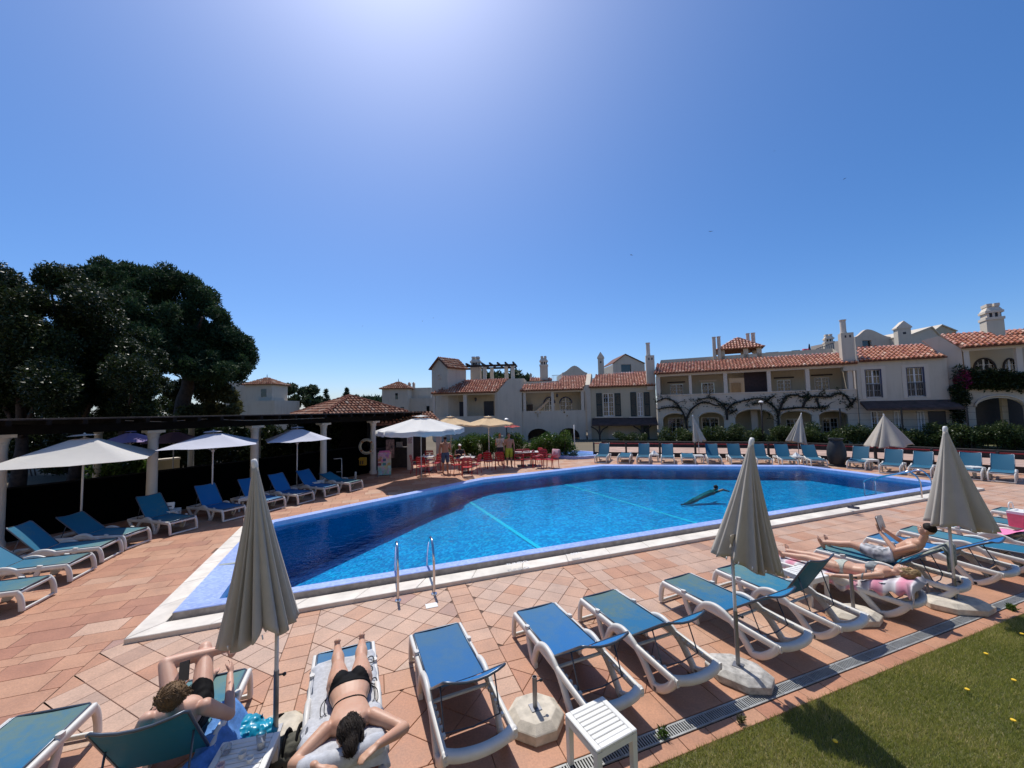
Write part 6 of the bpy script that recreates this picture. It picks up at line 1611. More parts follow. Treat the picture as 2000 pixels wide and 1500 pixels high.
def bar_table(loc, label):
    t = thing('bar_table', loc, 0, label, 'table', 'square tables of the pool bar')
    if 'bt' not in LME:
        LME['bt'] = MB().bevbox((0, 0, .735), (.72, .72, .03), .008).mesh('table_top', mat('table_white', (.6, .56, .52), .4)); LME['btp'] = MB().lathe([(.03, .03), (.03, .72)], 10).mesh('stem', M_RED, True); LME['btf'] = MB().bevbox((0, 0, .02), (.5, .5, .04), .01).mesh('foot', M_DLEG)
    link('table_top', LME['bt'], t); link('stem', LME['btp'], t); link('foot', LME['btf'], t); return t
for x, y, lb in ((834, 920, 'bar table nearest the bar counter'), (914, 922, 'bar table with the white capped guest'), (1019, 910, 'white topped bar table before the hedge, left of two'), (1039, 909, 'white topped bar table before the hedge, right of two')):
    g = G(x, y); bar_table((g.x, g.y, 0), lb)
chairs = [(814, 924, 95, 'red chair nearest the bar counter post'), (826, 928, 170, 'red chair in front of the table at the bar counter'), (848, 921, 250, 'red chair right of the table at the bar counter'), (838, 914, 10, 'red chair behind the table at the bar counter'), (857, 917, 280, 'red chair next to the man in blue shorts'),
          (893, 925, 120, 'red chair left of the middle bar table'), (912, 930, 190, 'red chair in front of the middle bar table'), (927, 924, 250, 'red chair angled at the right of the middle bar table'), (902, 915, 30, 'red chair behind the middle bar table'), (941, 916, 290, 'red chair standing free right of the middle bar table'), (957, 917, 160, 'red chair beside the yellow parasol pole'), (976, 916, 180, 'red chair before the guest with a backpack'),
          (1014, 913, 0, 'red chair left of the pair of white topped tables'), (1030, 912, 10, 'red chair between the two white topped tables'), (1047, 908, -60, 'red chair right of the two white topped tables'), (1053, 914, 70, 'red chair alone before the hedge, arms towards the pool'), (1066, 913, 20, 'red chair just left of the towel draped chair'), (1079, 914, -50, 'red chair with a red and white towel over its back')]
for x, y, rz, lb in chairs:
    g = G(x, y); LASTCH = red_chair((g.x, g.y, 0), R(rz), lb)
# towel over the last chair
tm = mat('towel_red_white', (.62, .52, .55), .9, .1, col2=(.45, .08, .12), scale=9)
tw_ = thing('towel', LASTCH.location, R(-50), 'red and white towel hung over a red chair back', 'towel')
mb = MB(); mb.sheet([[(x, y + .01 * math.sin(9 * x), z) for x in (-.24, -.12, 0, .12, .24)] for y, z in ((.20, .50), (.24, .72), (.285, .915), (.325, .94), (.36, .90), (.35, .7), (.34, .55))], .012); mb.build('cloth', tm, tw_, smooth=True)
# glasses on tables
for x, y in ((834, 920), (914, 922)):
    g = G(x, y)
    for k, (dx, dy) in enumerate(((.12, .1), (-.15, -.05))):
        mb = MB(); mb.lathe([(.03, 0), (.035, .12), (.03, .12), (.027, .01)], 8); o = mb.build('glass', M_CAP, None, smooth=True); o.location = (g.x + dx, g.y + dy, .75)
        o['label'] = 'pale drinking glass on the %s bar table, the %s of two' % ('counter side' if x < 900 else 'middle', ('right', 'left')[k]); o['category'] = 'glass'; o['group'] = 'glasses on the %s bar table' % ('counter' if x < 900 else 'middle')

# ------------------------------------------------------------------ steel pool ladders
M_CHROME = mat('polished_steel', (.62, .62, .63), .16, .02, metal=1.0)
def ladder(p, q0, label, out=.0, wide=.62, inner=.95):
    t = thing('pool_ladder', PQ(p, q0), TH, label, 'pool ladder', 'steel pool ladders')
    for s in (-1, 1):
        x = s * wide / 2
        mb = MB(); mb.tube(smooth_path([(x, 0, -.01), (x, 0, .42), (x, .03, .62), (x, .16, .80), (x, .33, .85), (x, .62, .72), (x, inner - .08, .40), (x, inner, .12), (x, inner, -.75)], 5), .021, 10); mb.build('handrail', M_CHROME, t, smooth=True)
        mb = MB(); mb.lathe([(.055, 0), (.05, .014), (.026, .02)], 12, (x, 0, 0)); mb.build('flange', M_CHROME, t, smooth=True, autosmooth=40)
    for k in range(3): mb = MB(); mb.bevbox((0, inner, -.18 - .25 * k), (wide, .08, .025), .006); mb.build('step', M_CHROME, t)
    return t
ladder(.68, 6.93, 'steel pool ladder in the foreground at the near edge', wide=.60)
ladder(16.45, 7.2, 'steel pool ladder at the far right of the near edge', wide=.62, inner=1.5)
g = G(843, 1183); mb = MB(); mb.bevbox((0, 0, .003), (.19, .15, .006), .002); o = mb.build('white_tile_plate', M_CAP, None); o.location = (g.x, g.y, .002); o.rotation_euler = (0, 0, TH); o['label'] = 'small white plate lying on the deck below the ladder'; o['category'] = 'plate'
g = G(1667, 992, RIM_Z); t = thing('flip_flops', (g.x, g.y, RIM_Z), TH + .5, 'pair of dark sandals standing on the pool rim', 'sandals')
for s in (-1, 1):
    mb = MB(); mb.prism([(s * .08 + .045 * math.cos(2 * math.pi * k / 12), .13 * math.sin(2 * math.pi * k / 12)) for k in range(12)], 0, .025); f_ = mb.build('sole', mat('dark_rubber', (.03, .03, .05), .6), t); mb = MB(); mb.tube([(s * .08 - .045, 0, .02), (s * .08, .03, .07), (s * .08 + .045, 0, .02)], .01, 6); mb.build('strap', mat('dark_rubber', (.03, .03, .05)), f_)
# drain grating along the lawn
M_GRATE = mat('drain_grate', (.36, .37, .36), .5, .12, 6, metal=.3, dirt=.3)
M_PIT = mat('drain_pit', (.02, .02, .018), .95)
dr = thing('drain_channel', PQ(0, 3.22, 0), TH, 'slotted grey drain grating between the tiles and the lawn', 'drain')
mb = MB(); mb.box((6, 0, -.010), (36, .135, .004)); mb.build('pit', M_PIT, dr)
LM = MB()
for k in range(19): LM.box((-.25 + .0278 * (k - 0) , 0, -.001), (.013, .098, .008))
me1 = LM.mesh('slats', M_GRATE)
fr_ = MB()
for s in (-1, 1): fr_.box((0, s * .058, -.001), (.515, .018, .010))
me2 = fr_.mesh('frame', M_GRATE)
for k in range(48):
    sct = link('grate_section', me2, dr, kind='stuff'); sct.location = (-8.0 + k * .52, 0, 0)
    o = link('slats', me1, sct, kind='stuff')
# ------------------------------------------------------------------ path, barrier and low wall behind the far loungers
FL = [(5.0, 24.1), (10.5, 22.4), (15.7, 20.7), (17.7, 19.0), (20.3, 16.3), (24, 12.4), (27, 9)]
mb = MB(); inn_ = [Vector((x, y)) for x, y in FL]; outp = []
for i, p in enumerate(inn_):
    d = ((inn_[min(i + 1, len(inn_) - 1)] - inn_[max(i - 1, 0)])).normalized(); nn_ = Vector((-d.y, d.x)); nn_ = nn_ if nn_.y > 0 else -nn_; outp.append(p + nn_ * 6.2)
k = len(inn_); mb.add([(p.x, p.y, -.006) for p in inn_] + [(p.x, p.y, -.006) for p in outp], [(i, i + 1, k + i + 1, k + i) for i in range(k - 1)])
mb.build('path', mat('pink_paving', (.44, .30, .24), .85, .15, 1.2, bump=.2, bscale=20, dirt=.2), kind='structure')
bf = thing('barrier_rail', (0, 0, 0), 0, 'low dark barrier with a red top rail behind the far loungers', 'barrier')
M_REDR = mat('red_rail', (.34, .02, .03), .45, .1)
M_BARR = mat('barrier_dark', (.018, .018, .02), .7, .15)
pts_ = []
for i in range(len(FL) - 2):
    a, b_ = Vector((*FL[i], 0)), Vector((*FL[i + 1], 0)); n = max(1, round((b_ - a).length / 1.9))
    for j in range(n): pts_.append(a.lerp(b_, j / n))
pts_.append(Vector((*FL[-2], 0)))
for i, p in enumerate(pts_):
    mb = MB(); mb.box((p.x, p.y, .44), (.09, .09, .88)); mb.build('post', M_BARR, bf)
    if i < len(pts_) - 1:
        q = pts_[i + 1]; d = (q - p).normalized()
        seg_box(bf, p + d * .05 + Vector((0, 0, .80)), q - d * .05 + Vector((0, 0, .80)), .05, .045, M_REDR, 'top_rail')
        seg_box(bf, p + d * .05 + Vector((0, 0, .04)), q - d * .05 + Vector((0, 0, .04)), .03, .26, M_BARR, 'panel')
lw = thing('kerb_wall', (0, 0, 0), 0, 'dark low kerb wall between the path and the gardens', 'wall')
for i in range(len(outp) - 1): seg_box(lw, (*outp[i], -.01), (*outp[i + 1], -.01), .25, .42, mat('dark_kerb', (.035, .032, .030), .9, .3), 'wall_section')
mg = MB(); op2 = [p + (p - q).normalized() * 9 for p, q in zip(outp, inn_)]
mg.add([(p.x, p.y, .0) for p in outp] + [(p.x, p.y, .0) for p in op2], [(i, i + 1, k + i + 1, k + i) for i in range(k - 1)]); mg.build('garden_ground', lawn_mat(), kind='structure')
# dark jar planter
g = G(1653, 913); j = thing('clay_jar', (g.x, g.y + .5, 0), 0, 'big dark clay jar between the far loungers', 'jar')
mb = MB(); mb.lathe([(.26, 0), (.31, .15), (.385, .52), (.37, .85), (.27, 1.16), (.24, 1.22), (.29, 1.27), (.29, 1.33), (.22, 1.33), (.2, 1.2)], 20); mb.build('body', mat('dark_clay', (.022, .024, .026), .6, .2), j, smooth=True, autosmooth=50)
mb = MB(); mb.lathe([(.36, 0), (.36, .06), (.30, .08)], 20); mb.build('plinth', M_BARR, j)
# bridge rim of the second pool, hose stand
g = G(1128, 893); sp = thing('small_pool', (g.x, g.y + .6, 0), R(-8), 'small blue rimmed paddling pool left of the far loungers', 'pool')
mb = MB(); mb.lathe([(1.5, .0), (1.5, .16), (1.25, .16), (1.2, .06)], 28); mb.build('rim', M_RIM, sp, smooth=True, autosmooth=40); mb = MB(); mb.lathe([(1.22, .10), (.01, .10)], 28, cap=False); mb.build('pool_surface', mat('shallow_water', (.18, .36, .7), .1), sp)
g = G(1123, 893); lp_ = thing('shower_post', (g.x, g.y, 0), 0, 'thin white post with a splayed foot beside the hedge', 'post')
mb = MB(); mb.tube([(0, 0, 0), (0, 0, 2.0)], .03, 8); mb.build('pole', M_POLE, lp_, smooth=True)
for a in range(4): mb = MB(); mb.tube([(0, 0, .35), (.28 * math.cos(a * 1.57 + .4), .28 * math.sin(a * 1.57 + .4), 0)], .018, 6); mb.build('foot', M_POLE, lp_, smooth=True)
# lamp post before the arcade and fence posts
def lamp(px, ytop, ybot, Y, label):
    a = atY(px, ytop, Y); t = thing('lamp_post', (a.x, a.y, 0), 0, label, 'lamp post', 'garden lamp posts'); mb = MB(); mb.tube([(0, 0, 0), (0, 0, a.z - .1)], .045, 8); mb.build('pole', M_BARR, t, smooth=True)
    mb = MB(); mb.lathe([(.05, -.1), (.16, -.08), (.16, -.02), (.04, .06)], 10, (0, 0, a.z)); mb.build('head', M_CAP, t, smooth=True, autosmooth=40)
lamp(1486, 784, 865, 27.5, 'thin dark lamp post before the wide arch')
lamp(989, 818, 870, 27.5, 'dark lamp post beside the red parasol')
ff = thing('garden_fence', (0, 0, 0), 0, 'tall dark wire fence before the right hand houses', 'fence')
fp = [atY(1640, 800, 26.5), atY(1760, 800, 25.2), atY(1888, 800, 23.8), atY(2010, 800, 22.5)]
for i, p in enumerate(fp):
    mb = MB(); mb.box((p.x, p.y, 1.3), (.07, .07, 2.6)); mb.build('post', M_BARR, ff)
    if i < len(fp) - 1:
        q = fp[i + 1]
        for z in (.9, 1.35, 1.8, 2.25, 2.6): mb = MB(); mb.tube([(p.x, p.y, z), (q.x, q.y, z)], .010, 4); mb.build('wire', M_BARR, ff)
# birds
for i, (x, y) in enumerate(((1388, 452), (1233, 498), (1650, 349), (1512, 295), (708, 637), (846, 621), (825, 627))):
    p = atY(x, y, 60 + 3 * i); b_ = thing('bird', tuple(p), i * .8, ('swift highest of the birds in the middle of the sky', 'swift lowest of the birds over the houses', 'swift farthest right in the sky', 'faint swift high at the right', 'tiny swift over the far houses', 'tiny swift just above the tower house, right of two', 'tiny swift just above the tower house, left of two')[i], 'bird', 'swifts in the sky')
    mb = MB(); s = .28 if i < 3 else .2
    mb.add([(0, s * .9, 0), (s * .12, 0, 0), (0, -s * .9, 0), (-s * .12, 0, 0), (0, 0, s * .14), (0, 0, -s * .1)], [(0, 3, 4), (0, 4, 1), (1, 4, 2), (2, 4, 3), (0, 5, 3), (0, 1, 5), (1, 2, 5), (2, 3, 5)])
    bo = mb.build('body', M_BARR, b_)
    for sg in (-1, 1): mb = MB(); mb.add([(0, s * .3, .02), (sg * s * .7, s * .25, .1 * s), (sg * s * 1.5, -s * .5, 0), (sg * s * .6, -s * .1, .05), (0, -s * .1, .02), (0, s * .1, .05)], [(0, 1, 3, 4), (1, 2, 3), (0, 5, 1), (5, 4, 3)]); mb.build('wing', M_BARR, b_)
# ------------------------------------------------------------------ vegetation
def leaves(centres, radii, n, size, seed, tone_c=.45, shell=.55, elong=1.8, up=.2):
    """random leaf triangles spread through ellipsoids; returns (V, tone)"""
    g = np.random.default_rng(seed)
    C = np.asarray(centres, float); Rr = np.asarray(radii, float)
    if Rr.ndim == 1: Rr = np.repeat(Rr[:, None], 3, 1)
    vol = (Rr.prod(1)) ** (2 / 3); idx = g.choice(len(C), n, p=vol / vol.sum())
    d = g.normal(size=(n, 3)); d /= np.linalg.norm(d, axis=1)[:, None]
    r = shell + (1 - shell) * g.uniform(0, 1, n) ** .6; r *= g.uniform(.85, 1.08, n)
    P = C[idx] + d * r[:, None] * Rr[idx]
    a = g.normal(size=(n, 3)) + d * .3 + np.array([0, 0, up]); a /= np.linalg.norm(a, axis=1)[:, None]
    b = np.cross(a, g.normal(size=(n, 3))); b /= np.linalg.norm(b, axis=1)[:, None]
    s = size * g.uniform(.6, 1.35, n)[:, None]
    V = np.stack([P - b * s * .5 / elong, P + b * s * .5 / elong, P + a * s], 1)
    cl = g.uniform(-.16, .16, len(C))[idx]
    return V, np.clip(g.normal(tone_c, .17, n) + cl, 0, 1)
M_PINE = leaf_mat('pine_needles', (.014, .034, .014), (.042, .080, .028), (.10, .14, .045), .75, .2)
M_DARKLEAF = leaf_mat('dark_glossy_leaf', (.010, .020, .006), (.034, .052, .013), (.14, .15, .045), .42, .2)
M_OLIVE = leaf_mat('olive_leaf', (.05, .055, .02), (.11, .11, .04), (.22, .20, .09), .5, .3)
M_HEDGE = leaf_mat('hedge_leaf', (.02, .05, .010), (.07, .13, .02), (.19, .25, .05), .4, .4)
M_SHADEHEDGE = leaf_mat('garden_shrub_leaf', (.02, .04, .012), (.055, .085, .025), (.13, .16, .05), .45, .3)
M_BARK = mat('bark', (.07, .05, .04), .95, .3, 5, bump=.6, bscale=25)
M_FARTREE = leaf_mat('far_tree_leaf', (.03, .055, .025), (.06, .09, .04), (.11, .14, .06), .6, .2)
# umbrella pine
g_ = np.random.default_rng(5)
PY = 33.0
base = atY(362, 812, PY); pine = thing('pine_tree', (base.x, base.y, 0), 0, 'big dark umbrella pine with a broad dome crown at the left', 'tree')
def pine_local(px, py, dy=0.0):
    v = atY(px, py, PY + dy); return np.array([v.x - base.x, v.y - base.y, v.z])
cen = []; rad = []
top = [(85, 545), (110, 528), (150, 520), (200, 516), (260, 517), (310, 522), (355, 535), (395, 560), (425, 592), (448, 625), (468, 660), (482, 690), (470, 712), (445, 722), (420, 728)]
for k in range(260):
    # dome surface: pick a point between outline and inner, at varying depth
    i = g_.integers(0, len(top) - 1); u = g_.uniform(); ox, oy = top[i][0] * (1 - u) + top[i + 1][0] * u, top[i][1] * (1 - u) + top[i + 1][1] * u
    w = g_.uniform() ** 1.5; cx, cy = 290, 690
    px, py = ox + (cx - ox) * w + g_.normal() * 4, oy + (cy - oy) * w + 8 + g_.normal() * 4
    dy = g_.uniform(-1, 1) * 7.0 * math.sqrt(max(0, 1 - ((px - 285) / 215) ** 2)) * min(1, .25 + w * 1.3)
    cen.append(pine_local(px, py, dy)); rad.append(g_.uniform(.5, 1.0))
for k in range(90):     # rounded outline
    i = g_.integers(0, len(top) - 1); u = g_.uniform(); ox, oy = top[i][0] * (1 - u) + top[i + 1][0] * u, top[i][1] * (1 - u) + top[i + 1][1] * u; w = g_.uniform(.02, .14)
    cen.append(pine_local(ox + (290 - ox) * w, oy + (690 - oy) * w + 6, g_.uniform(-2.5, 2.5))); rad.append(g_.uniform(.45, .75))
for k in range(60):     # flat underside
    px = g_.uniform(300, 478); py = 700 + 25 * (px - 300) / 178 + g_.normal() * 6; cen.append(pine_local(px, py, g_.uniform(-5, 5))); rad.append(g_.uniform(.45, .8))
V, tn = leaves(cen, rad, 230000, .25, 6, .40, shell=.3, elong=2.2, up=.5); tri_mesh('crown', V, tn, M_PINE, None, pine)
tp = [Vector(pine_local(*p)) for p in ((350, 822, 0), (357, 790, 0), (366, 760, 0), (367, 735, 0), (362, 700, 0))]; tp[0].z = -.2
mb = MB(); mb.tube(smooth_path(tp, 4), [.62 - .018 * i for i in range(17)], 10)
for (x, y, d) in ((300, 640, 2), (420, 655, -1), (360, 600, 1), (450, 690, 2), (250, 650, -2), (395, 620, -3), (330, 690, 3), (285, 690, -3)):
    e = Vector(pine_local(x, y, d)); s = tp[3].lerp(tp[4], rnd.random()); m_ = s.lerp(e, .5) + Vector((0, 0, .6)); mb.tube(smooth_path([s, m_, e], 4), [.26 - .022 * i for i in range(9)], 7)
mb.build('trunk', M_BARK, pine, smooth=True)
# dark broadleaf trees in front of it
def broad(pxs, Y, label, seed, n, trunk, size=.17, material=None, group='dark broadleaf trees above the pergola', spread=2.0, tone_c=.4):
    b = atY(*trunk, Y); t = thing('broadleaf_tree', (b.x, b.y, 0), 0, label, 'tree', group); g = np.random.default_rng(seed); cen = []; rad = []
    for px, py, r in pxs:
        for k in range(7):
            v = atY(px + g.normal() * r * .35, py + g.normal() * r * .3, Y + g.normal() * spread * .5); cen.append((v.x - b.x, v.y - b.y, v.z)); rad.append(r * Y / FPX * g.uniform(.38, .62))
    V, tn = leaves(cen, rad, n, size, seed + 1, tone_c, shell=.35, elong=1.7); tri_mesh('crown', V, tn, material or M_DARKLEAF, None, t)
    mb = MB(); mb.tube(smooth_path([(0, 0, -.1), (.1, 0, 1.2), (-.05, .1, 2.6), (cen[0][0] * .6, cen[0][1] * .6, cen[0][2] * .8)], 4), [.30 - .014 * i for i in range(13)], 8)
    for c in cen[::9]: mb.tube(smooth_path([(0, .05, 2.3), (c[0] * .5, c[1] * .5, c[2] * .6 + .5), c], 3), [.12 - .014 * i for i in range(7)], 6)
    mb.build('trunk', M_BARK, t, smooth=True); return t
broad([(20, 560, 55), (-30, 600, 70), (55, 590, 45), (20, 640, 70), (60, 700, 80), (-20, 720, 80), (30, 790, 70), (95, 770, 70)], 18, 'dark glossy leaved tree at the left edge', 21, 110000, (40, 830), size=.125)
broad([(115, 560, 42), (160, 575, 45), (150, 620, 60), (205, 620, 45), (120, 680, 70), (190, 690, 60), (160, 760, 70), (230, 700, 40)], 20, 'dark glossy leaved tree in front of the pine crown', 22, 110000, (150, 830), size=.125)
broad([(262, 690, 45), (300, 705, 30), (255, 750, 55), (295, 760, 35), (230, 790, 50), (290, 800, 30), (200, 770, 45)], 19, 'lower dark tree left of the pine trunk', 23, 75000, (240, 830), size=.115)
broad([(345, 765, 26), (400, 755, 30), (440, 775, 30), (420, 800, 24), (380, 800, 26), (455, 800, 20), (340, 800, 22)], 36, 'khaki leaved shrubby tree behind the pine trunk', 24, 26000, (400, 830), size=.26, material=M_OLIVE, group='pale trees behind the pergola', spread=3)
for i, (pxs, tr, lb) in enumerate(((((540, 775, 14), (552, 790, 14), (538, 800, 14)), (540, 812), 'far tree right of the hipped tower house'), (((565, 762, 15), (575, 785, 15), (560, 795, 12)), (566, 812), 'far rounded tree behind the bar roof, second from the left'), (((597, 770, 13), (612, 765, 13), (603, 788, 16), (620, 785, 12)), (604, 812), 'far tree just left of the bar roof apex'),
                                  (((690, 785, 14), (705, 795, 14), (722, 795, 16), (740, 797, 12)), (712, 815), 'low far trees right of the bar roof'))):
    broad(pxs, 60, lb, 30 + i, 6000, tr, size=.42, material=M_FARTREE, group='far trees behind the bar', spread=3)
# two spiky conifers
for i, (px, yt, yb, w) in enumerate(((637, 762, 800, 9), (677, 760, 800, 14))):
    b = atY(px, yb, 55); tpz = atY(px, yt, 55).z; t = thing('conifer_tree', (b.x, b.y, 0), 0, ('spiky dark conifer above the bar roof apex', 'spiky dark conifer right of the bar roof apex')[i], 'tree', 'far conifers behind the bar'); cen = []; rad = []; gg = np.random.default_rng(60 + i)
    for k in range(46):
        u = gg.uniform(); a = gg.uniform(0, 6.28); rr_ = (1 - u) * w * 55 / FPX; cen.append((rr_ * math.cos(a), rr_ * math.sin(a), 2.5 + (tpz - 2.5) * u + .4 * rr_)); rad.append(.14 + .3 * (1 - u) * gg.uniform(.5, 1))
    V, tn = leaves(cen, rad, 4000, .3, 61 + i, .35, elong=3); tri_mesh('crown', V, tn, M_FARTREE, None, t); mb = MB(); mb.tube([(0, 0, -.2), (0, 0, tpz + .2)], [.15, .03], 6); mb.build('trunk', M_BARK, t)
# wooded hills on the horizon
def hill(name, pts, Y, seed):
    gg = np.random.default_rng(seed); cen = []; rad = []
    for k in range(90):
        i = gg.integers(0, len(pts) - 1); u = gg.uniform(); px = pts[i][0] * (1 - u) + pts[i + 1][0] * u; py = pts[i][1] * (1 - u) + pts[i + 1][1] * u; w = gg.uniform()
        v = atY(px, py + w * (815 - py), Y + gg.uniform(-4, 4)); cen.append(tuple(v)); rad.append(gg.uniform(.8, 1.8) * Y / 90)
    V, tn = leaves(cen, rad, 16000, 1.0 * Y / 90, seed, .4, elong=1.5); o = tri_mesh(name, V, tn, M_FARTREE, 'stuff'); return o
o = hill('woods', [(690, 795), (705, 785), (730, 784), (750, 786), (765, 792)], 110, 71); o['label'] = 'far dark green wood between the bar roof and the white houses'; o['category'] = 'wood'
o = hill('woods', [(930, 735), (960, 729), (990, 727), (1010, 731), (1040, 742)], 100, 72); o['label'] = 'far wooded hill behind the roof pergola'; o['category'] = 'wood'
# hedges
def bush(px0, px1, yt, yb, Y, label, seed, n, material, group, size=.11, depth=.8, name='shrub', tone_c=.5):
    c = atY((px0 + px1) / 2, yb, Y); t = thing(name, (c.x, c.y, 0), 0, label, 'shrub', group); gg = np.random.default_rng(seed); cen = []; rad = []
    a, b_ = atY(px0, yt, Y), atY(px1, yt, Y); H_ = a.z
    for k in range(18):
        u = gg.uniform(); x = a.x + (b_.x - a.x) * u - c.x; z = H_ * gg.uniform(.15, .85); cen.append((x, gg.uniform(-depth, depth) * .6 + (a.y + (b_.y - a.y) * u - c.y), z)); rad.append(min(H_ * .32, gg.uniform(.28, .5) * max(1, H_ / 1.8)))
    V, tn = leaves(cen, rad, n, size, seed, tone_c, shell=.3, elong=1.9); V[:, :, 2] = np.maximum(V[:, :, 2], 0.0); tri_mesh('foliage', V, tn, material, None, t)
    mb = MB()
    for k in range(0, 18, 4): mb.tube([(cen[k][0] * .7, cen[k][1] * .7, 0), cen[k]], [.03, .012], 5)
    mb.build('stems', M_BARK, t, kind='stuff'); return t
HB = 'hedge shrubs beside the pool bar'
for i, (x0, x1, yt, lb) in enumerate(((872, 915, 852, 'green shrub behind the white capped guest'), (908, 950, 846, 'green shrub left of the yellow parasol pole'), (945, 990, 850, 'green shrub right of the yellow parasol pole'), (990, 1035, 850, 'green shrub behind the white topped tables'), (1030, 1075, 852, 'green shrub behind the towel draped chair'), (1068, 1122, 842, 'tallest green shrub at the end of the bar hedge'))):
    bush(x0, x1, yt, 906, 24.3, lb, 100 + i, 5200, M_HEDGE, HB)
HF = 'shrubs in the gardens before the houses'
for i in range(15):
    x0 = 1285 + i * 49; yt = 838 + 6 * math.sin(i * 2.3) - i * .8; Y = 29.5 - i * .48 if i < 14 else 22.8
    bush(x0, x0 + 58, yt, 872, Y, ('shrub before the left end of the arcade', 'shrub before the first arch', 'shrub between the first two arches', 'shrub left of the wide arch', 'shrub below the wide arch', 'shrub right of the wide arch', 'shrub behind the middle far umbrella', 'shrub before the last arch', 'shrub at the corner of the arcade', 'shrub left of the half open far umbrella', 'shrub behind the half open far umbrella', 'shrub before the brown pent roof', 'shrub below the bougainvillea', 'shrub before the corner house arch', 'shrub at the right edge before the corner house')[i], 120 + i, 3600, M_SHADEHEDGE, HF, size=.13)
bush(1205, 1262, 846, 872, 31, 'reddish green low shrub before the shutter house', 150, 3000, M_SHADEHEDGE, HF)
# climbing vine on the balcony of the long house
vn = thing('climbing_vine', (0, 0, 0), 0, 'bare twisted vine climbing over the arcade balcony', 'vine')
M_VINE = mat('vine_wood', (.035, .03, .025), .9, .2)
vp = [[(1342, 862), (1340, 825), (1330, 800), (1310, 795), (1285, 800)], [(1340, 820), (1352, 798), (1375, 785), (1400, 792), (1420, 788)], [(1330, 800), (1318, 785), (1300, 778), (1280, 786)], [(1420, 820), (1418, 800), (1405, 785), (1385, 777), (1360, 782)], [(1418, 805), (1430, 790), (1455, 782), (1480, 778), (1500, 782)],
      [(1520, 860), (1520, 815), (1512, 795), (1495, 785), (1470, 790)], [(1519, 812), (1527, 790), (1535, 775), (1555, 771), (1568, 776), (1580, 770)], [(1525, 800), (1560, 796), (1600, 797), (1615, 793)], [(1568, 796), (1575, 780), (1590, 774), (1620, 775), (1635, 768), (1650, 772), (1662, 790), (1655, 795)], [(1595, 778), (1600, 797)], [(1662, 790), (1672, 778)], [(1440, 800), (1425, 808)], [(1495, 785), (1512, 772)]]
vc = []
for br in vp:
    pts = [W4.P(W4.hit(x, y, -.08), -.08 - .04 * rnd.random()) for x, y in br]; sp_ = smooth_path(pts, 4); mb = MB(); n = len(sp_); mb.tube(sp_, [.085 - .05 * i / n for i in range(n)], 6); mb.build('branch', M_VINE, vn, smooth=True); vc += [tuple(p) for p in sp_[2:]]
    for p in sp_[3::3]:
        q = p + W4.e * rnd.uniform(-.7, .7) + Vector((0, 0, rnd.uniform(-.3, .5))) - W4.n * .05; mb = MB(); mb.tube([p, p.lerp(q, .5) + Vector((0, 0, .08)), q], [.03, .02, .008], 5); mb.build('twig', M_VINE, vn, smooth=True); vc.append(tuple(q))
V, tn = leaves(vc, [.26] * len(vc), 2600, .13, 81, .35, shell=.1); tri_mesh('leaves', V, tn, M_DARKLEAF, 'stuff', vn)
# leafy creeper and bougainvillea on the corner house
cv = thing('balcony_creeper', (0, 0, 0), 0, 'dense dark creeper hanging over the corner house balcony', 'creeper'); gg = np.random.default_rng(91); cc_ = []
for k in range(60):
    x = gg.uniform(1888, 2010); y = gg.uniform(728, 752) + max(0, x - 1950) * .3 * gg.uniform(); cc_.append(tuple(W6.P(W6.hit(x, y, -.15), -.15)))
V, tn = leaves(cc_, [.42] * 60, 9000, .15, 92, .35, shell=.2); tri_mesh('foliage', V, tn, M_DARKLEAF, None, cv)
bg_ = thing('bougainvillea', (0, 0, 0), 0, 'pink flowering bougainvillea climbing beside the corner house', 'climbing plant'); cc_ = [tuple(W6.P(W6.hit(1878 + gg.normal() * 5, 743 + gg.normal() * 6, -.4), -.4)) for k in range(14)]
V, tn = leaves(cc_, [.25] * 14, 1500, .12, 93, .5); tri_mesh('blossoms', V, tn, blade_mat('bougainvillea_pink', (.18, .01, .06), (.35, .03, .12), (.5, .12, .22)), None, bg_)
cc_ = [tuple(W6.P(W6.hit(1874 + gg.normal() * 6, 780 + gg.normal() * 22, -.4), -.4)) for k in range(24)]; V, tn = leaves(cc_, [.35] * 24, 3500, .13, 94, .35); tri_mesh('foliage', V, tn, M_DARKLEAF, None, bg_)
mb = MB(); mb.tube(smooth_path([W6.P(W6.hit(1880, 850, -.4), -.4), W6.P(W6.hit(1872, 790, -.4), -.4), W6.P(W6.hit(1878, 745, -.4), -.4)], 4), .06, 6); mb.build('stem', M_VINE, bg_)
# plants behind the pergola screen
for i, (x0, x1, yt, Y, lb) in enumerate(((190, 245, 895, 15.5, 'sunlit leafy plant seen below the cream parasol'), (240, 290, 900, 16, 'sunlit leafy plant left of the thick white column'))): bush(x0, x1, yt, 950, Y, lb, 160 + i, 2500, M_HEDGE, 'plants behind the left screen', size=.16)
# dandelions
for i in range(26):
    p = rnd.uniform(3.2, 9.2); q = rnd.uniform(.9, 2.85)
    t = thing('dandelion', PQ(p, q, 0), 0, 'small yellow dandelion growing in the lawn', 'flower', 'yellow dandelions dotted over the lawn')
    if 'dnd' not in LME:
        mb = MB(); mb.lathe([(.004, .035), (.012, .038), (.021, .045), (.019, .052), (.004, .055)], 9); LME['dnd'] = mb.mesh('flower_head', mat('dandelion_yellow', (.75, .48, .02), .7)); mb = MB(); mb.tube([(0, 0, -.01), (0, 0, .04)], .003, 4); LME['dns'] = mb.mesh('stalk', mat('stalk_green', (.1, .16, .03), .6))
    link('flower_head', LME['dnd'], t); link('stalk', LME['dns'], t)

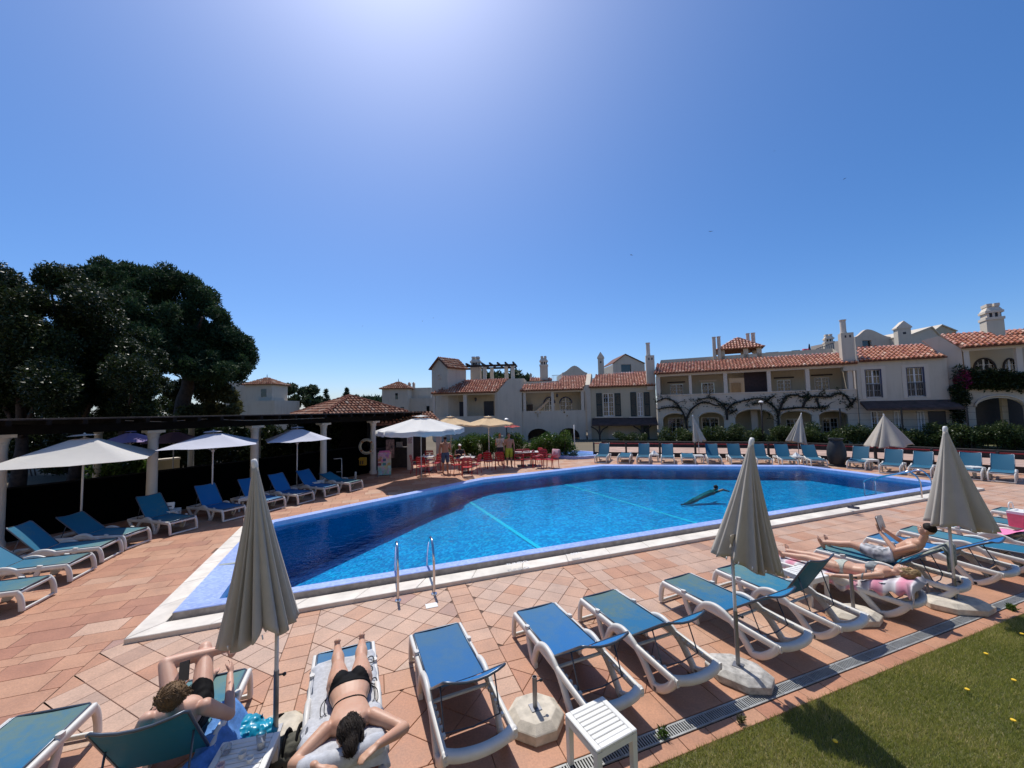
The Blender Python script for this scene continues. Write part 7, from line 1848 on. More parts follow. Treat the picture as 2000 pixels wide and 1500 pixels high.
# tall dark hedge closing the view behind the pergola
GH = 'tall dark hedge behind the pergola'
for i in range(12):
    x0 = -120 + i * 62
    bush(x0, x0 + 84, (806 if i < 8 else 822) - 4 * math.sin(i * 1.7), 900, 21.5 + .5 * math.sin(i), ('tall dark hedge shrub beyond the left edge', 'tall dark hedge shrub behind the left end of the pergola', 'tall dark hedge shrub above the cream parasol, left', 'tall dark hedge shrub above the cream parasol, right', 'tall dark hedge shrub left of the thick column', 'tall dark hedge shrub behind the thick column', 'tall dark hedge shrub right of the thick column', 'tall dark hedge shrub before the pine trunk', 'tall dark hedge shrub left of the second column', 'hedge shrub behind the second column', 'hedge shrub between the second and third column', 'hedge shrub behind the third column')[i], 170 + i, 9000, M_DARKLEAF, GH, size=.17, depth=1.0, name='hedge_shrub', tone_c=.3)
# ------------------------------------------------------------------ people: one continuous body each
def skin_mat(name, col, red=.0):
    mt, nt, b = new_mat(name); L = nt.links.new
    tc = N(nt, 'ShaderNodeTexCoord'); n1 = N(nt, 'ShaderNodeTexNoise'); setin(n1, Scale=7.0, Detail=6.0, Roughness=.6); L(tc.outputs['Object'], n1.inputs['Vector'])
    mx = N(nt, 'ShaderNodeMix', data_type='RGBA'); mr = N(nt, 'ShaderNodeMapRange'); setin(mr, From_Min=.3, From_Max=.7); L(n1.outputs[0], mr.inputs[0]); L(mr.outputs[0], mx.inputs[0])
    mx.inputs[6].default_value = rgba(col); mx.inputs[7].default_value = rgba((col[0] * .92, col[1] * .80, col[2] * .76)); L(mx.outputs[2], b.inputs['Base Color'])
    b.inputs['Roughness'].default_value = .5; b.inputs['Subsurface Weight'].default_value = .12; b.inputs['Subsurface Radius'].default_value = (.02, .008, .004)
    n2 = N(nt, 'ShaderNodeTexNoise'); setin(n2, Scale=160.0, Detail=2.0); L(tc.outputs['Object'], n2.inputs['Vector'])
    bp = N(nt, 'ShaderNodeBump'); setin(bp, Strength=.08, Distance=.002); L(n2.outputs[0], bp.inputs['Height']); L(bp.outputs[0], b.inputs['Normal'])
    return mt
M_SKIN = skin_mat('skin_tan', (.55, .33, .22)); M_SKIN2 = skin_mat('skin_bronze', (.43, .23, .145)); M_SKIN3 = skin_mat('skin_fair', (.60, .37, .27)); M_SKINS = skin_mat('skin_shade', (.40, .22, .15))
def hair_mat(name, col, col2):
    mt = mat(name, col, .6, .2, 9.0, col2=col2, spec=.2)
    nt = mt.node_tree; b = nt.nodes['Principled BSDF']; tc = N(nt, 'ShaderNodeTexCoord'); mp = N(nt, 'ShaderNodeMapping'); mp.inputs['Scale'].default_value = (90, 14, 90); nt.links.new(tc.outputs['Object'], mp.inputs['Vector'])
    n1 = N(nt, 'ShaderNodeTexNoise'); setin(n1, Scale=1.0, Detail=3.0, Distortion=.6); nt.links.new(mp.outputs[0], n1.inputs['Vector']); bp = N(nt, 'ShaderNodeBump'); setin(bp, Strength=.8, Distance=.012); nt.links.new(n1.outputs[0], bp.inputs['Height']); nt.links.new(bp.outputs[0], b.inputs['Normal'])
    return mt
M_HAIRD = hair_mat('hair_dark', (.007, .005, .004), (.018, .012, .009)); M_HAIRB = hair_mat('hair_brown', (.10, .06, .03), (.20, .12, .06)); M_HAIRL = hair_mat('hair_blonde', (.28, .18, .08), (.42, .30, .15))
class Flesh(MB):
    def cap(s, a, ra, b, rb, n=14):
        """tapered limb with round ends"""
        a = Vector(a); b = Vector(b); d = (b - a); L_ = d.length; d = d.normalized() if L_ > 1e-6 else Vector((0, 0, 1))
        pts = []; rr = []
        for k in range(4):
            t = k / 4 * math.pi / 2; pts.append(a - d * ra * math.cos(t)); rr.append(max(.0006, ra * math.sin(t)))
        pts += [a, a.lerp(b, .5), b]; rr += [ra, (ra + rb) / 2, rb]
        for k in range(1, 5):
            t = k / 4 * math.pi / 2; pts.append(b + d * rb * math.sin(t)); rr.append(max(.0006, rb * math.cos(t)))
        return s.tube(pts, rr, n)
    def chain(s, pts, rr):
        for i in range(len(pts) - 1): s.cap(pts[i], rr[i], pts[i + 1], rr[i + 1])
        return s
    def loft(s, secs, n=22):
        """secs: (centre, half width, half depth, lateral dir, depth dir)"""
        vs = []; m_ = len(secs)
        for c, a, b_, la, de in secs:
            c = Vector(c); la = Vector(la).normalized(); de = Vector(de).normalized()
            for k in range(n):
                t = 2 * math.pi * k / n; ct, st_ = math.cos(t), math.sin(t)
                vs.append(c + la * a * math.copysign(abs(ct) ** .85, ct) + de * b_ * math.copysign(abs(st_) ** .85, st_))
        fs = [(i * n + k, i * n + (k + 1) % n, (i + 1) * n + (k + 1) % n, (i + 1) * n + k) for i in range(m_ - 1) for k in range(n)]
        fs += [tuple(range(n - 1, -1, -1)), tuple((m_ - 1) * n + k for k in range(n))]
        return s.add(vs, fs)
    def hand(s, wrist, d, palm_n, side, curl=.35, scale=1.0, spread=1.0):
        """palm and five fingers; d: pointing direction, palm_n: palm facing, side: +1 thumb towards d x palm_n"""
        w = Vector(wrist); d = Vector(d).normalized(); pn = Vector(palm_n); pn = (pn - d * pn.dot(d)).normalized(); sd_ = d.cross(pn) * side; k = scale
        s.loft([(w, .026 * k, .020 * k, sd_, pn), (w + d * .035 * k, .036 * k, .017 * k, sd_, pn), (w + d * .085 * k, .042 * k, .014 * k, sd_, pn), (w + d * .10 * k, .038 * k, .010 * k, sd_, pn)], 14)
        for i, (o, l, r) in enumerate(((.031, .070, .0088), (.011, .078, .0092), (-.010, .073, .0088), (-.030, .058, .0078))):
            b_ = w + d * .092 * k + sd_ * o * k; di = (d + sd_ * o * 2.2 * spread + pn * curl * .25).normalized(); m1 = b_ + di * l * .5 * k; d2 = (di + pn * curl).normalized(); m2 = m1 + d2 * l * .32 * k; d3 = (d2 + pn * curl).normalized(); e = m2 + d3 * l * .25 * k
            s.chain([b_, m1, m2, e], [r * k, r * .95 * k, r * .85 * k, r * .7 * k])
        t0 = w + d * .03 * k + sd_ * .028 * k; t1 = t0 + (d * .6 + sd_ * .8 + pn * .2).normalized() * .042 * k; t2 = t1 + (d * .9 + sd_ * .35 + pn * .3).normalized() * .034 * k
        return s.chain([t0, t1, t2], [.013 * k, .011 * k, .009 * k])
    def foot(s, ankle, heel_d, toe_d, lat, scale=1.0):
        """heel_d: from ankle to heel; toe_d: towards the toes"""
        a = Vector(ankle); h = Vector(heel_d).normalized(); t = Vector(toe_d).normalized(); la = Vector(lat).normalized(); k = scale
        s.cap(a, .036 * k, a + h * .055 * k - t * .025 * k, .032 * k); s.cap(a + h * .05 * k, .032 * k, a + h * .055 * k + t * .10 * k, .030 * k); s.cap(a + h * .01 * k, .034 * k, a + h * .05 * k + t * .12 * k, .026 * k)
        b_ = a + h * .058 * k + t * .13 * k
        s.cap(b_ - la * .022 * k, .020 * k, b_ + la * .022 * k, .022 * k)
        for i, (o, l, r) in enumerate(((.032, .055, .013), (.014, .050, .0095), (0, .045, .009), (-.014, .038, .0085), (-.027, .030, .008))): s.cap(b_ + la * o * k, r * k, b_ + la * o * k + t * l * k, r * .85 * k)
        return s
    def head(s, c, up, face, k=1.0):
        """skull, jaw, nose, ears, lips; c centre of skull"""
        c = Vector(c); u = Vector(up).normalized(); f = Vector(face); f = (f - u * f.dot(u)).normalized(); x = u.cross(f); rot = Matrix((x, f, u)).transposed()
        s.ball(c + u * .02 * k, (.073 * k, .092 * k, .088 * k), 18, 12, rot); s.ball(c - u * .05 * k + f * .025 * k, (.056 * k, .062 * k, .066 * k), 16, 10, rot)
        s.cap(c - u * .085 * k + f * .068 * k, .016 * k, c - u * .088 * k + f * .06 * k, .022 * k); s.cap(c + u * .005 * k + f * .088 * k, .009 * k, c - u * .034 * k + f * .104 * k, .013 * k)
        for sg in (-1, 1):
            s.ball(c - u * .012 * k + x * sg * .075 * k - f * .005 * k, (.010 * k, .018 * k, .030 * k), 10, 8, rot); s.cap(c - u * .036 * k + f * .098 * k, .008 * k, c - u * .036 * k + f * .095 * k + x * sg * .011 * k, .008 * k); s.cap(c + u * .018 * k + f * .082 * k + x * sg * .012 * k, .011 * k, c + u * .018 * k + f * .070 * k + x * sg * .046 * k, .010 * k)
            s.cap(c - u * .03 * k + f * .062 * k + x * sg * .034 * k, .020 * k, c - u * .03 * k + f * .055 * k + x * sg * .036 * k, .020 * k)
        s.cap(c - u * .062 * k + f * .084 * k - x * .016 * k, .009 * k, c - u * .062 * k + f * .084 * k + x * .016 * k, .009 * k)
        return rot
def face_parts(parent, c, up, face, k=1.0, eye=(.03, .02, .015)):
    c = Vector(c); u = Vector(up).normalized(); f = Vector(face); f = (f - u * f.dot(u)).normalized(); x = u.cross(f)
    for sg in (-1, 1):
        mb = MB(); mb.ball(c + u * .002 * k + f * .078 * k + x * sg * .031 * k, .0125 * k, 10, 8); e = mb.build('eye', mat('eye_white', (.7, .68, .65), .2), parent, smooth=True)
        mb = MB(); mb.ball(c + u * .002 * k + f * .087 * k + x * sg * .031 * k, .0062 * k, 8, 6); mb.build('iris', mat('iris_dark', eye, .15), e, smooth=True)
        mb = MB(); mb.tube([c + u * .026 * k + f * (.088 - .012 * t * t) * k + x * sg * (.018 + .028 * t) * k for t in (0, .5, 1)], [.004 * k, .0045 * k, .002 * k], 6); mb.build('eyebrow', M_HAIRD, parent, smooth=True)
    mb = MB(); mb.tube([c - u * (.063 - .003 * math.cos(t * 3.14)) * k + f * (.0945 - .010 * abs(t) ** 2) * k + x * t * .024 * k for t in (-1, -.5, 0, .5, 1)], [.002 * k, .0048 * k, .0055 * k, .0048 * k, .002 * k], 6); mb.build('lips', mat('lip_colour', (.42, .15, .13), .4), parent, smooth=True)
def fuse(fl, name, material, parent, voxel=.009, smooth=4):
    me = fl.mesh(name + '_raw', material); o = bpy.data.objects.new(name + '_raw', me); COL.objects.link(o)
    r = o.modifiers.new('r', 'REMESH'); r.mode = 'VOXEL'; r.voxel_size = voxel; r.use_smooth_shade = True
    sm = o.modifiers.new('s', 'SMOOTH'); sm.factor = .5; sm.iterations = smooth
    dg = bpy.context.evaluated_depsgraph_get(); dg.update(); out = bpy.data.meshes.new_from_object(o.evaluated_get(dg)); out.name = name
    bpy.data.objects.remove(o); bpy.data.meshes.remove(me); out.materials.clear(); out.materials.append(material)
    out.polygons.foreach_set('use_smooth', [True] * len(out.polygons))
    return link(name, out, parent)
def garment(body, name, pred, off, material, parent, thick=.004, ripple=0.0):
    """cloth shell lying on the body where pred(co) holds"""
    me = body.data; nv = len(me.vertices); co = np.zeros(nv * 3); me.vertices.foreach_get('co', co); co = co.reshape(-1, 3); no = np.zeros(nv * 3); me.vertices.foreach_get('normal', no); no = no.reshape(-1, 3)
    ok = np.array([bool(pred(c)) for c in co]); mb = MB(); mp = {}
    fs = [p.vertices[:] for p in me.polygons if all(ok[i] for i in p.vertices)]
    if not fs: return None
    ids = sorted({i for f in fs for i in f}); mp = {j: k for k, j in enumerate(ids)}
    rp = np.array([ripple * math.sin(c[0] * 60 + 3 * math.sin(c[1] * 23)) * math.sin(c[1] * 38 + c[2] * 30) for c in co]) if ripple else np.zeros(nv)
    mb.add([tuple(co[i] + no[i] * (off + rp[i])) for i in ids] + [tuple(co[i] - no[i] * .002) for i in ids], [tuple(mp[i] for i in f) for f in fs])
    n = len(ids); ed = {}
    for f in fs:
        for a, b_ in zip(f, f[1:] + f[:1]): ed[(a, b_)] = 1
    mb.add([], []); 
    for (a, b_) in list(ed):
        if (b_, a) not in ed: mb.f.append((mp[b_], mp[a], mp[a] + n, mp[b_] + n)); mb.fa.append(0); mb.mi.append(0)
    return mb.build(name, material, parent, smooth=True)
def towel(t, name, material, x0, x1, path, ripple=.012, seed=1, nx=14, hang=.0):
    """cloth following a (y, z) path across the lounger, with wrinkles and hanging edges"""
    g = random.Random(seed); rows = []; ph = g.uniform(0, 6)
    pts = smooth_path([(0, y, z) for y, z in path], 6)
    for i, p in enumerate(pts):
        row = []
        for j in range(nx + 1):
            u = j / nx; x = x0 + (x1 - x0) * u + .012 * math.sin(i * .8 + ph); ex = max(0, abs(x) - .30)
            z = p.z + ripple * .6 * math.sin(i * .9 + 3 * u + ph) * math.sin(7 * u + ph + i * .25) + ripple * .5 * math.sin(13 * u + i * .6) - hang * min(1, ex / .08) * (1 + .25 * math.sin(i * 1.1 + ph))
            row.append((math.copysign(min(abs(x), .345 + .01 * math.sin(i)), x) if hang else x, p.y + .01 * math.sin(5 * u + i * .4), z + ripple))
        rows.append(row)
    mb = MB(); mb.sheet(rows, .005); return mb.build(name, material, t, smooth=True)
X, Yv, Z = Vector((1, 0, 0)), Vector((0, 1, 0)), Vector((0, 0, 1))
M_BLACKFAB = mat('black_swimwear', (.005, .005, .006), .75, .1, 20, spec=.12)
def strands(hair, flow, n, length, material, parent, seed, r=.0022, c0=None):
    """loose locks lying on a hair shape, combed along flow(co)"""
    g = random.Random(seed); vs = hair.data.vertices; mb = MB(); m_ = len(vs)
    for _ in range(n):
        v = vs[g.randrange(m_)]; nn_ = v.normal.copy(); p = v.co.copy(); f_ = Vector(flow(p)); t_ = f_ - nn_ * f_.dot(nn_)
        if t_.length < 1e-3: continue
        t_.normalize(); t_ = (t_ + nn_.cross(t_) * g.uniform(-.35, .35)).normalized(); L_ = length * g.uniform(.5, 1.2); lift = g.uniform(.0, .006)
        mb.tube([p - t_ * L_ * .5 - nn_ * .004, p + nn_ * (.002 + lift), p + t_ * L_ * .5 - nn_ * (.004 - lift)], [r * .6, r * g.uniform(1, 1.8), r * .4], 4, cap=False)
    return mb.build('locks', material, parent, kind='stuff', smooth=True)
def at_lounger(i, name, label, cat='person', group=None):
    l = NEAR[i]; return thing(name, l.location, l.rotation_euler.z, label, cat, group)
# ---------------- woman lying face down in a black bikini
t = at_lounger(2, 'person', 'person in a black bikini lying face down on a grey towel')
f = Flesh(); ox = -.055
def S(y, z, a, b_, x=0.0): return ((ox + x, y, z), a, b_, X, Z)
f.loft([S(.80, .465, .175, .09), S(.88, .478, .200, .115), S(.96, .488, .198, .12), S(1.05, .488, .172, .105), S(1.15, .490, .145, .092), S(1.24, .499, .146, .094), S(1.34, .514, .164, .10), S(1.43, .530, .180, .10), S(1.50, .544, .172, .088), S(1.555, .552, .10, .068), S(1.59, .56, .055, .055)])
for sg in (-1, 1):
    f.ball((ox + sg * .096, .895, .545), (.100, .115, .080), 16, 10)
    hip = (ox + sg * .105, .83, .468); knee = (ox + sg * .115, .46, .445); ank = (ox + sg * .135, .06, .432)
    f.chain([hip, Vector(hip).lerp(Vector(knee), .45), knee], [.112, .098, .064]); f.chain([knee, Vector(knee).lerp(Vector(ank), .33) + Vector((0, 0, .01)), Vector(knee).lerp(Vector(ank), .7), ank], [.062, .068, .048, .036])
    f.foot(ank, (0, .25, 1) if False else (0, -.45, .9), (0, -.85, -.45), (sg, 0, 0), .95)
    f.ball((ox + sg * .075, 1.42, .585), (.062, .085, .035), 12, 8)      # shoulder blades
shl, shr = Vector((ox + .185, 1.485, .547)), Vector((ox - .185, 1.485, .547))
ell, elr = Vector((ox + .40, 1.66, .50)), Vector((ox - .42, 1.70, .52))
wrl, wrr = Vector((ox + .24, 1.87, .60)), Vector((ox - .20, 1.88, .60))
for sh, el, wr in ((shl, ell, wrl), (shr, elr, wrr)):
    f.chain([sh, sh.lerp(el, .5), el], [.062, .055, .045]); f.chain([el, el.lerp(wr, .35), wr], [.045, .046, .029])
f.hand(wrl, (-.75, .3, -.1), (0, .1, -1), 1, .25); f.hand(wrr, (.75, .35, -.1), (0, .1, -1), -1, .35)
hc = Vector((ox + .02, 1.735, .665)); f.cap((ox, 1.54, .56), .052, (ox + .01, 1.66, .625), .048); f.head(hc, (0, .92, .38), (.55, .25, -.8), .98)
body = fuse(f, 'body', M_SKIN, t, .0085)
garment(body, 'bikini_bottom', lambda c: .80 < c[1] < 1.035 and c[2] > .40 and abs(c[0] - ox) < .06 + (c[1] - .80) * .68 and (c[1] < 1.02), .005, M_BLACKFAB, t, ripple=.002)
garment(body, 'bikini_strap', lambda c: 1.215 < c[1] < 1.24, .004, M_BLACKFAB, t)
for sg in (-1, 1):
    for dx in (.0, .03):
        mb = MB(); mb.tube(smooth_path([(ox + sg * .198, 1.00, .49), (ox + sg * (.215 + dx), 1.02 + dx, .47), (ox + sg * (.22 + dx), 1.08 + dx, .42), (ox + sg * (.20 + dx), 1.11, .405)], 3), .004, 5); mb.build('tie', M_BLACKFAB, t, smooth=True)
h_ = Flesh(); h_.ball(hc + Vector((-.012, .018, .018)), (.088, .105, .092), 18, 12); h_.cap(hc + Vector((-.03, .03, .02)), .075, hc + Vector((-.02, .15, -.02)), .05); h_.cap(hc + Vector((-.05, -.02, .0)), .06, hc + Vector((-.075, .06, -.05)), .05); h_.chain([hc + Vector((-.03, -.06, .03)), hc + Vector((-.07, -.10, -.02)), hc + Vector((-.12, -.12, -.07))], [.055, .035, .018])
hh = fuse(h_, 'hair', M_HAIRD, t, .010); strands(hh, lambda p: (-.15, .9, -.35), 420, .09, hair_mat('hair_dark_lock', (.012, .008, .006), (.03, .02, .014)), t, 3)
tw = at_lounger(2, 'towel', 'pale grey printed towel under the woman in the black bikini', 'towel'); M_GTOW = mat('grey_towel', (.50, .51, .53), .95, .10, 25, bump=.4, bscale=220)
towel(tw, 'cloth', M_GTOW, -.36, .36, [(.22, .375), (.4, .372), (.8, .370), (1.04, .375), (1.3, .432), (1.55, .488), (1.70, .52), (1.80, .50), (1.83, .40)], .012, 4, hang=.10)
for (x, y, r) in ((-.27, .42, .06), (-.26, .58, .04), (-.285, .80, .05)):
    mb = MB(); mb.tube([(x + r * .6 * math.cos(2 * math.pi * k / 12), y + r * math.sin(2 * math.pi * k / 12), .396 + .004 * math.sin(k)) for k in range(12)], .006, 5, closed=True); mb.build('print', mat('black_print', (.04, .04, .045), .9), tw)
rl = at_lounger(2, 'rolled_towel', 'rolled grey towel at the head of the prone woman', 'towel'); mb = MB(); mb.tube(smooth_path([(-.30, 1.80, .555), (-.1, 1.835, .56), (.12, 1.84, .56), (.30, 1.80, .55)], 4), [.06, .07, .075, .07, .075, .07, .068, .07, .075, .07, .07, .068, .055], 12); mb.build('roll', M_GTOW, rl, smooth=True)

# ---------------- man with a phone, one ankle on the other knee
t = at_lounger(1, 'person', 'person in black swim shorts reclining with a phone and crossed legs'); f = Flesh()
a_ = R(41); bd = Vector((-.14, math.cos(a_), math.sin(a_))).normalized(); bn = Vector((0, -math.sin(a_), math.cos(a_)))
h0 = Vector((-.04, .82, .47))
def B(s, d=0.0, x=0.0): return h0 + bd * s + bn * d + X * (x)
f.loft([(h0 + Vector((0, -.10, -.01)), .15, .085, X, Z), (h0 + Vector((0, -.02, 0)), .165, .105, X, Vector((0, -.4, .9))), (B(.08), .158, .105, X, bn), (B(.18), .145, .098, X, bn), (B(.30, .005), .158, .108, X, bn), (B(.40, .01), .172, .112, X, bn), (B(.47, .005), .165, .095, X, bn), (B(.52), .10, .065, X, bn), (B(.55), .055, .055, X, bn)])
k1 = Vector((.20, .46, .86)); an1 = Vector((-.20, .36, .78)); hp1 = h0 + Vector((.09, -.06, .02))        # crossed leg: knee out to the left
k2 = Vector((.06, .36, .82)); an2 = Vector((.02, .10, .43)); hp2 = h0 + Vector((-.09, -.06, .02))
k1 = Vector((.27, .42, .80)); k2 = Vector((.02, .24, .79)); an1 = Vector((-.22, .27, .76))
for hp, kn, an in ((hp1, k1, an1), (hp2, k2, an2)):
    f.chain([hp, hp.lerp(kn, .5), kn], [.092, .080, .060]); f.chain([kn, kn.lerp(an, .32), kn.lerp(an, .7), an], [.058, .060, .044, .036])
f.foot(an1, (-.5, .6, -.5), (-.55, -.70, .45), (0, .5, .8), 1.05); f.foot(an2, (0, .3, -.95), (0, -.97, .1), (-1, 0, 0), 1.05)
sl, sr = B(.46, .0, .19), B(.46, .0, -.19)
e2 = Vector((-.42, 1.0, .55)); w2 = Vector((-.29, .55, .64))                            # arm reaching to the foot
f.chain([sr, sr.lerp(e2, .5), e2], [.060, .052, .043]); f.chain([e2, e2.lerp(w2, .35), w2], [.043, .041, .028]); f.hand(w2, (.12, -.9, .35), (.75, -.2, -.2), 1, .5)
e1 = Vector((.22, .97, .58)); w1 = Vector((.04, .84, .78)); f.chain([sl, sl.lerp(e1, .5), e1], [.060, .052, .043]); f.chain([e1, e1.lerp(w1, .35), w1], [.043, .041, .028]); f.hand(w1, (-.35, -.1, .85), (-.3, -.9, .1), -1, .55)
hc = B(.74, .05); f.cap(B(.52), .056, B(.64, .03), .052); f.head(hc, (0, .72, .69), (0, -.8, .55), 1.02)
body = fuse(f, 'body', M_SKIN3, t, .0085)
garment(body, 'swim_shorts', lambda c: (.58 < c[1] < 1.02 and c[2] < .70 and abs(c[0]) < .24 and (Vector((c[0], c[1], c[2])) - h0).length < .33), .008, M_BLACKFAB, t, ripple=.004)
mb = MB(); mb.tube(smooth_path([B(.10, .115, -.14), B(.09, .122, -.05), B(.085, .125, .05), B(.10, .115, .14)], 3), .005, 5); mb.build('drawstring', M_CAP, t, smooth=True)
h_ = Flesh(); h_.ball(hc + Vector((0, .025, .035)), (.088, .098, .092), 18, 12)
g2 = random.Random(5)
for k in range(34):
    a = g2.uniform(0, 6.28); e = g2.uniform(.1, 1.2); d = Vector((math.cos(a) * math.cos(e), math.sin(a) * math.cos(e) * .9 + .3, math.sin(e))).normalized(); h_.cap(hc + d * .075, .020, hc + d * (.105 + g2.uniform(0, .012)), .012)
hh = fuse(h_, 'hair', M_HAIRB, t, .008, 2); strands(hh, lambda p: (math.sin(p.x * 40), .6, .5 * math.cos(p.z * 30)), 520, .05, hair_mat('hair_brown_lock', (.06, .035, .018), (.26, .16, .08)), t, 4); face_parts(t, hc, (0, .72, .69), (0, -.8, .55), 1.02)
ph = at_lounger(1, 'phone', 'black phone held up by the man with crossed legs', 'phone'); rot = Matrix.Rotation(R(35), 3, 'X')
mb = MB(); mb.bevbox((0, 0, 0), (.078, .009, .155), .004); o = mb.build('case', mat('phone_black', (.012, .012, .014), .25), ph); o.location = (-.02, .82, .905); o.rotation_euler = (R(28), R(8), 0)
mb = MB(); mb.box((0, 0, 0), (.07, .001, .145)); q = mb.build('screen', mat('phone_screen', (.02, .022, .03), .08), o); q.location = (0, .0056, 0)
tw = at_lounger(1, 'towel', 'bright blue towel hanging over the side of the lounger of the man with a phone', 'towel'); M_BTOW = mat('blue_towel', (.10, .26, .60), .95, .14, 18, bump=.5, bscale=160)
rows = []
for i in range(26):
    y = .55 + i * .038; rows.append([(-.20 - .045 * j + .018 * math.sin(i * .7 + j), y + .012 * math.sin(j * 1.3), (.395 if y < 1.06 else .395 + (y - 1.06) * .0) + .014 * math.sin(i * 1.1 + j * .8) - (0 if j < 3 else (j - 3) * .075)) for j in range(8)])
mb = MB(); mb.sheet(rows, .006); mb.build('cloth', M_BTOW, tw, smooth=True)

# ---------------- woman on her back on the pink towel
t = at_lounger(8, 'person', 'person in a pale bikini lying on the pink striped towel'); f = Flesh(); ox = .02
f.loft([((ox, .84, .455), .14, .08, X, Z), ((ox, .92, .47), .165, .10, X, Z), ((ox, 1.0, .472), .160, .098, X, Z), ((ox, 1.10, .475), .132, .085, X, Z), ((ox, 1.20, .492), .132, .09, X, Z), ((ox, 1.30, .52), .148, .10, X, Z), ((ox, 1.40, .545), .155, .095, X, Z), ((ox, 1.47, .56), .145, .08, X, Z), ((ox, 1.53, .57), .06, .055, X, Z)])
for sg in (-1, 1):
    f.ball((ox + sg * .072, 1.31, .605), (.062, .068, .045), 12, 8)
    hip = Vector((ox + sg * .088, .88, .46)); kn = Vector((ox + sg * .10, .47, .485)); an = Vector((ox + sg * .12, .09, .44)); f.chain([hip, hip.lerp(kn, .5), kn], [.092, .078, .055]); f.chain([kn, kn.lerp(an, .33) - Vector((0, 0, .01)), kn.lerp(an, .7), an], [.054, .056, .042, .034]); f.foot(an, (0, .3, -.9), (sg * .35, -.35, .85), (-sg, -.3, 0), .95)
    sh = Vector((ox + sg * .165, 1.445, .555)); el = Vector((ox + sg * .33, 1.20, .47)); wr = Vector((ox + sg * .36, .95, .42)); f.chain([sh, sh.lerp(el, .5), el], [.052, .045, .037]); f.chain([el, el.lerp(wr, .35), wr], [.037, .037, .025]); f.hand(wr, (sg * .1, -.95, -.1), (0, -.1, -1), sg, .3)
hc = Vector((ox - .02, 1.665, .625)); f.cap((ox, 1.50, .565), .05, (ox - .01, 1.60, .60), .046); f.head(hc, (-.1, .95, .25), (-.35, -.3, .9), .97)
body = fuse(f, 'body', M_SKIN, t, .009); M_PALEB = mat('pale_green_swimwear', (.42, .45, .38), .7, .1, 30)
garment(body, 'bikini_bottom', lambda c: .83 < c[1] < .995 and abs(c[0] - ox) < .03 + (c[1] - .83) * 1.1 and c[2] > .36, .005, M_PALEB, t); garment(body, 'bikini_top', lambda c: (1.255 < c[1] < 1.37 and c[2] > .57) or (1.262 < c[1] < 1.285), .005, mat('grey_swimwear', (.20, .22, .22), .7), t)
h_ = Flesh(); h_.ball(hc + Vector((-.0, .03, -.005)), (.085, .09, .088), 16, 10); h_.chain([hc + Vector((.03, .08, .0)), hc + Vector((.02, .13, .04)), hc + Vector((.0, .15, .02))], [.05, .045, .035]); hh = fuse(h_, 'hair', M_HAIRL, t, .010); strands(hh, lambda p: (.1, .9, .3), 320, .07, hair_mat('hair_blonde_lock', (.24, .16, .07), (.5, .37, .2)), t, 5); face_parts(t, hc, (-.1, .95, .25), (-.35, -.3, .9), .97)
tw = at_lounger(8, 'towel', 'pink and grey striped towel under the woman lying on her back', 'towel')
def stripe_mat():
    mt, nt, b = new_mat('pink_stripe_towel'); L = nt.links.new; tc = N(nt, 'ShaderNodeTexCoord'); wv = N(nt, 'ShaderNodeTexWave', wave_type='BANDS', bands_direction='Y'); setin(wv, Scale=1.1, Distortion=.6); L(tc.outputs['Object'], wv.inputs['Vector'])
    cr = N(nt, 'ShaderNodeValToRGB'); e = cr.color_ramp; e.elements[0].color = (.62, .24, .32, 1); e.elements[1].color = (.36, .34, .36, 1); x = e.elements.new(.4); x.color = (.66, .38, .44, 1); x = e.elements.new(.62); x.color = (.7, .66, .66, 1); L(wv.outputs['Fac'], cr.inputs[0]); L(cr.outputs[0], b.inputs['Base Color']); b.inputs['Roughness'].default_value = .95; return mt
towel(tw, 'cloth', stripe_mat(), -.42, .42, [(.02, .375), (.4, .372), (.8, .37), (1.04, .375), (1.3, .44), (1.55, .505), (1.72, .55), (1.80, .54), (1.84, .45)], .014, 8, hang=.16)

# ---------------- man reading in white shorts
t = at_lounger(9, 'person', 'person in white patterned shorts reading on the lounger beside the pink towel'); f = Flesh(); a_ = R(38); bd = Vector((0, math.cos(a_), math.sin(a_))); bn = Vector((0, -math.sin(a_), math.cos(a_))); h0 = Vector((.04, .95, .475))
f.loft([(h0 + Vector((0, -.10, -.01)), .15, .085, X, Z), (h0, .165, .105, X, Vector((0, -.3, .95))), (B(.09), .158, .105, X, bn), (B(.19), .148, .098, X, bn), (B(.31, .005), .162, .108, X, bn), (B(.41, .01), .176, .112, X, bn), (B(.48, .005), .168, .095, X, bn), (B(.53), .10, .065, X, bn), (B(.56), .055, .055, X, bn)])
for sg in (-1, 1):
    hip = h0 + Vector((sg * .09, -.07, .0)); kn = Vector((h0.x + sg * .11, .48, .53 + .03 * sg)); an = Vector((h0.x + sg * .13, .04, .45 + .02 * sg)); f.chain([hip, hip.lerp(kn, .5), kn], [.094, .080, .058]); f.chain([kn, kn.lerp(an, .33) - Vector((0, 0, .012)), kn.lerp(an, .7), an], [.056, .058, .044, .036]); f.foot(an, (0, .3, -.9), (sg * .25, -.35, .9), (-sg, -.2, 0), 1.05)
    sh = B(.47, .0, sg * .19); el = Vector((h0.x + sg * .27, 1.12, .66)); wr = Vector((h0.x + sg * .10, .90, .88)); f.chain([sh, sh.lerp(el, .5), el], [.058, .050, .041]); f.chain([el, el.lerp(wr, .35), wr], [.041, .040, .027]); f.hand(wr, (-sg * .2, -.25, .85), (-sg * .5, -.75, .1), -sg, .55)
hc = B(.75, .13); f.cap(B(.53), .056, B(.65, .07), .052); f.head(hc, (0, .42, .9), (0, -.93, .15), 1.02)
body = fuse(f, 'body', M_SKIN, t, .009)
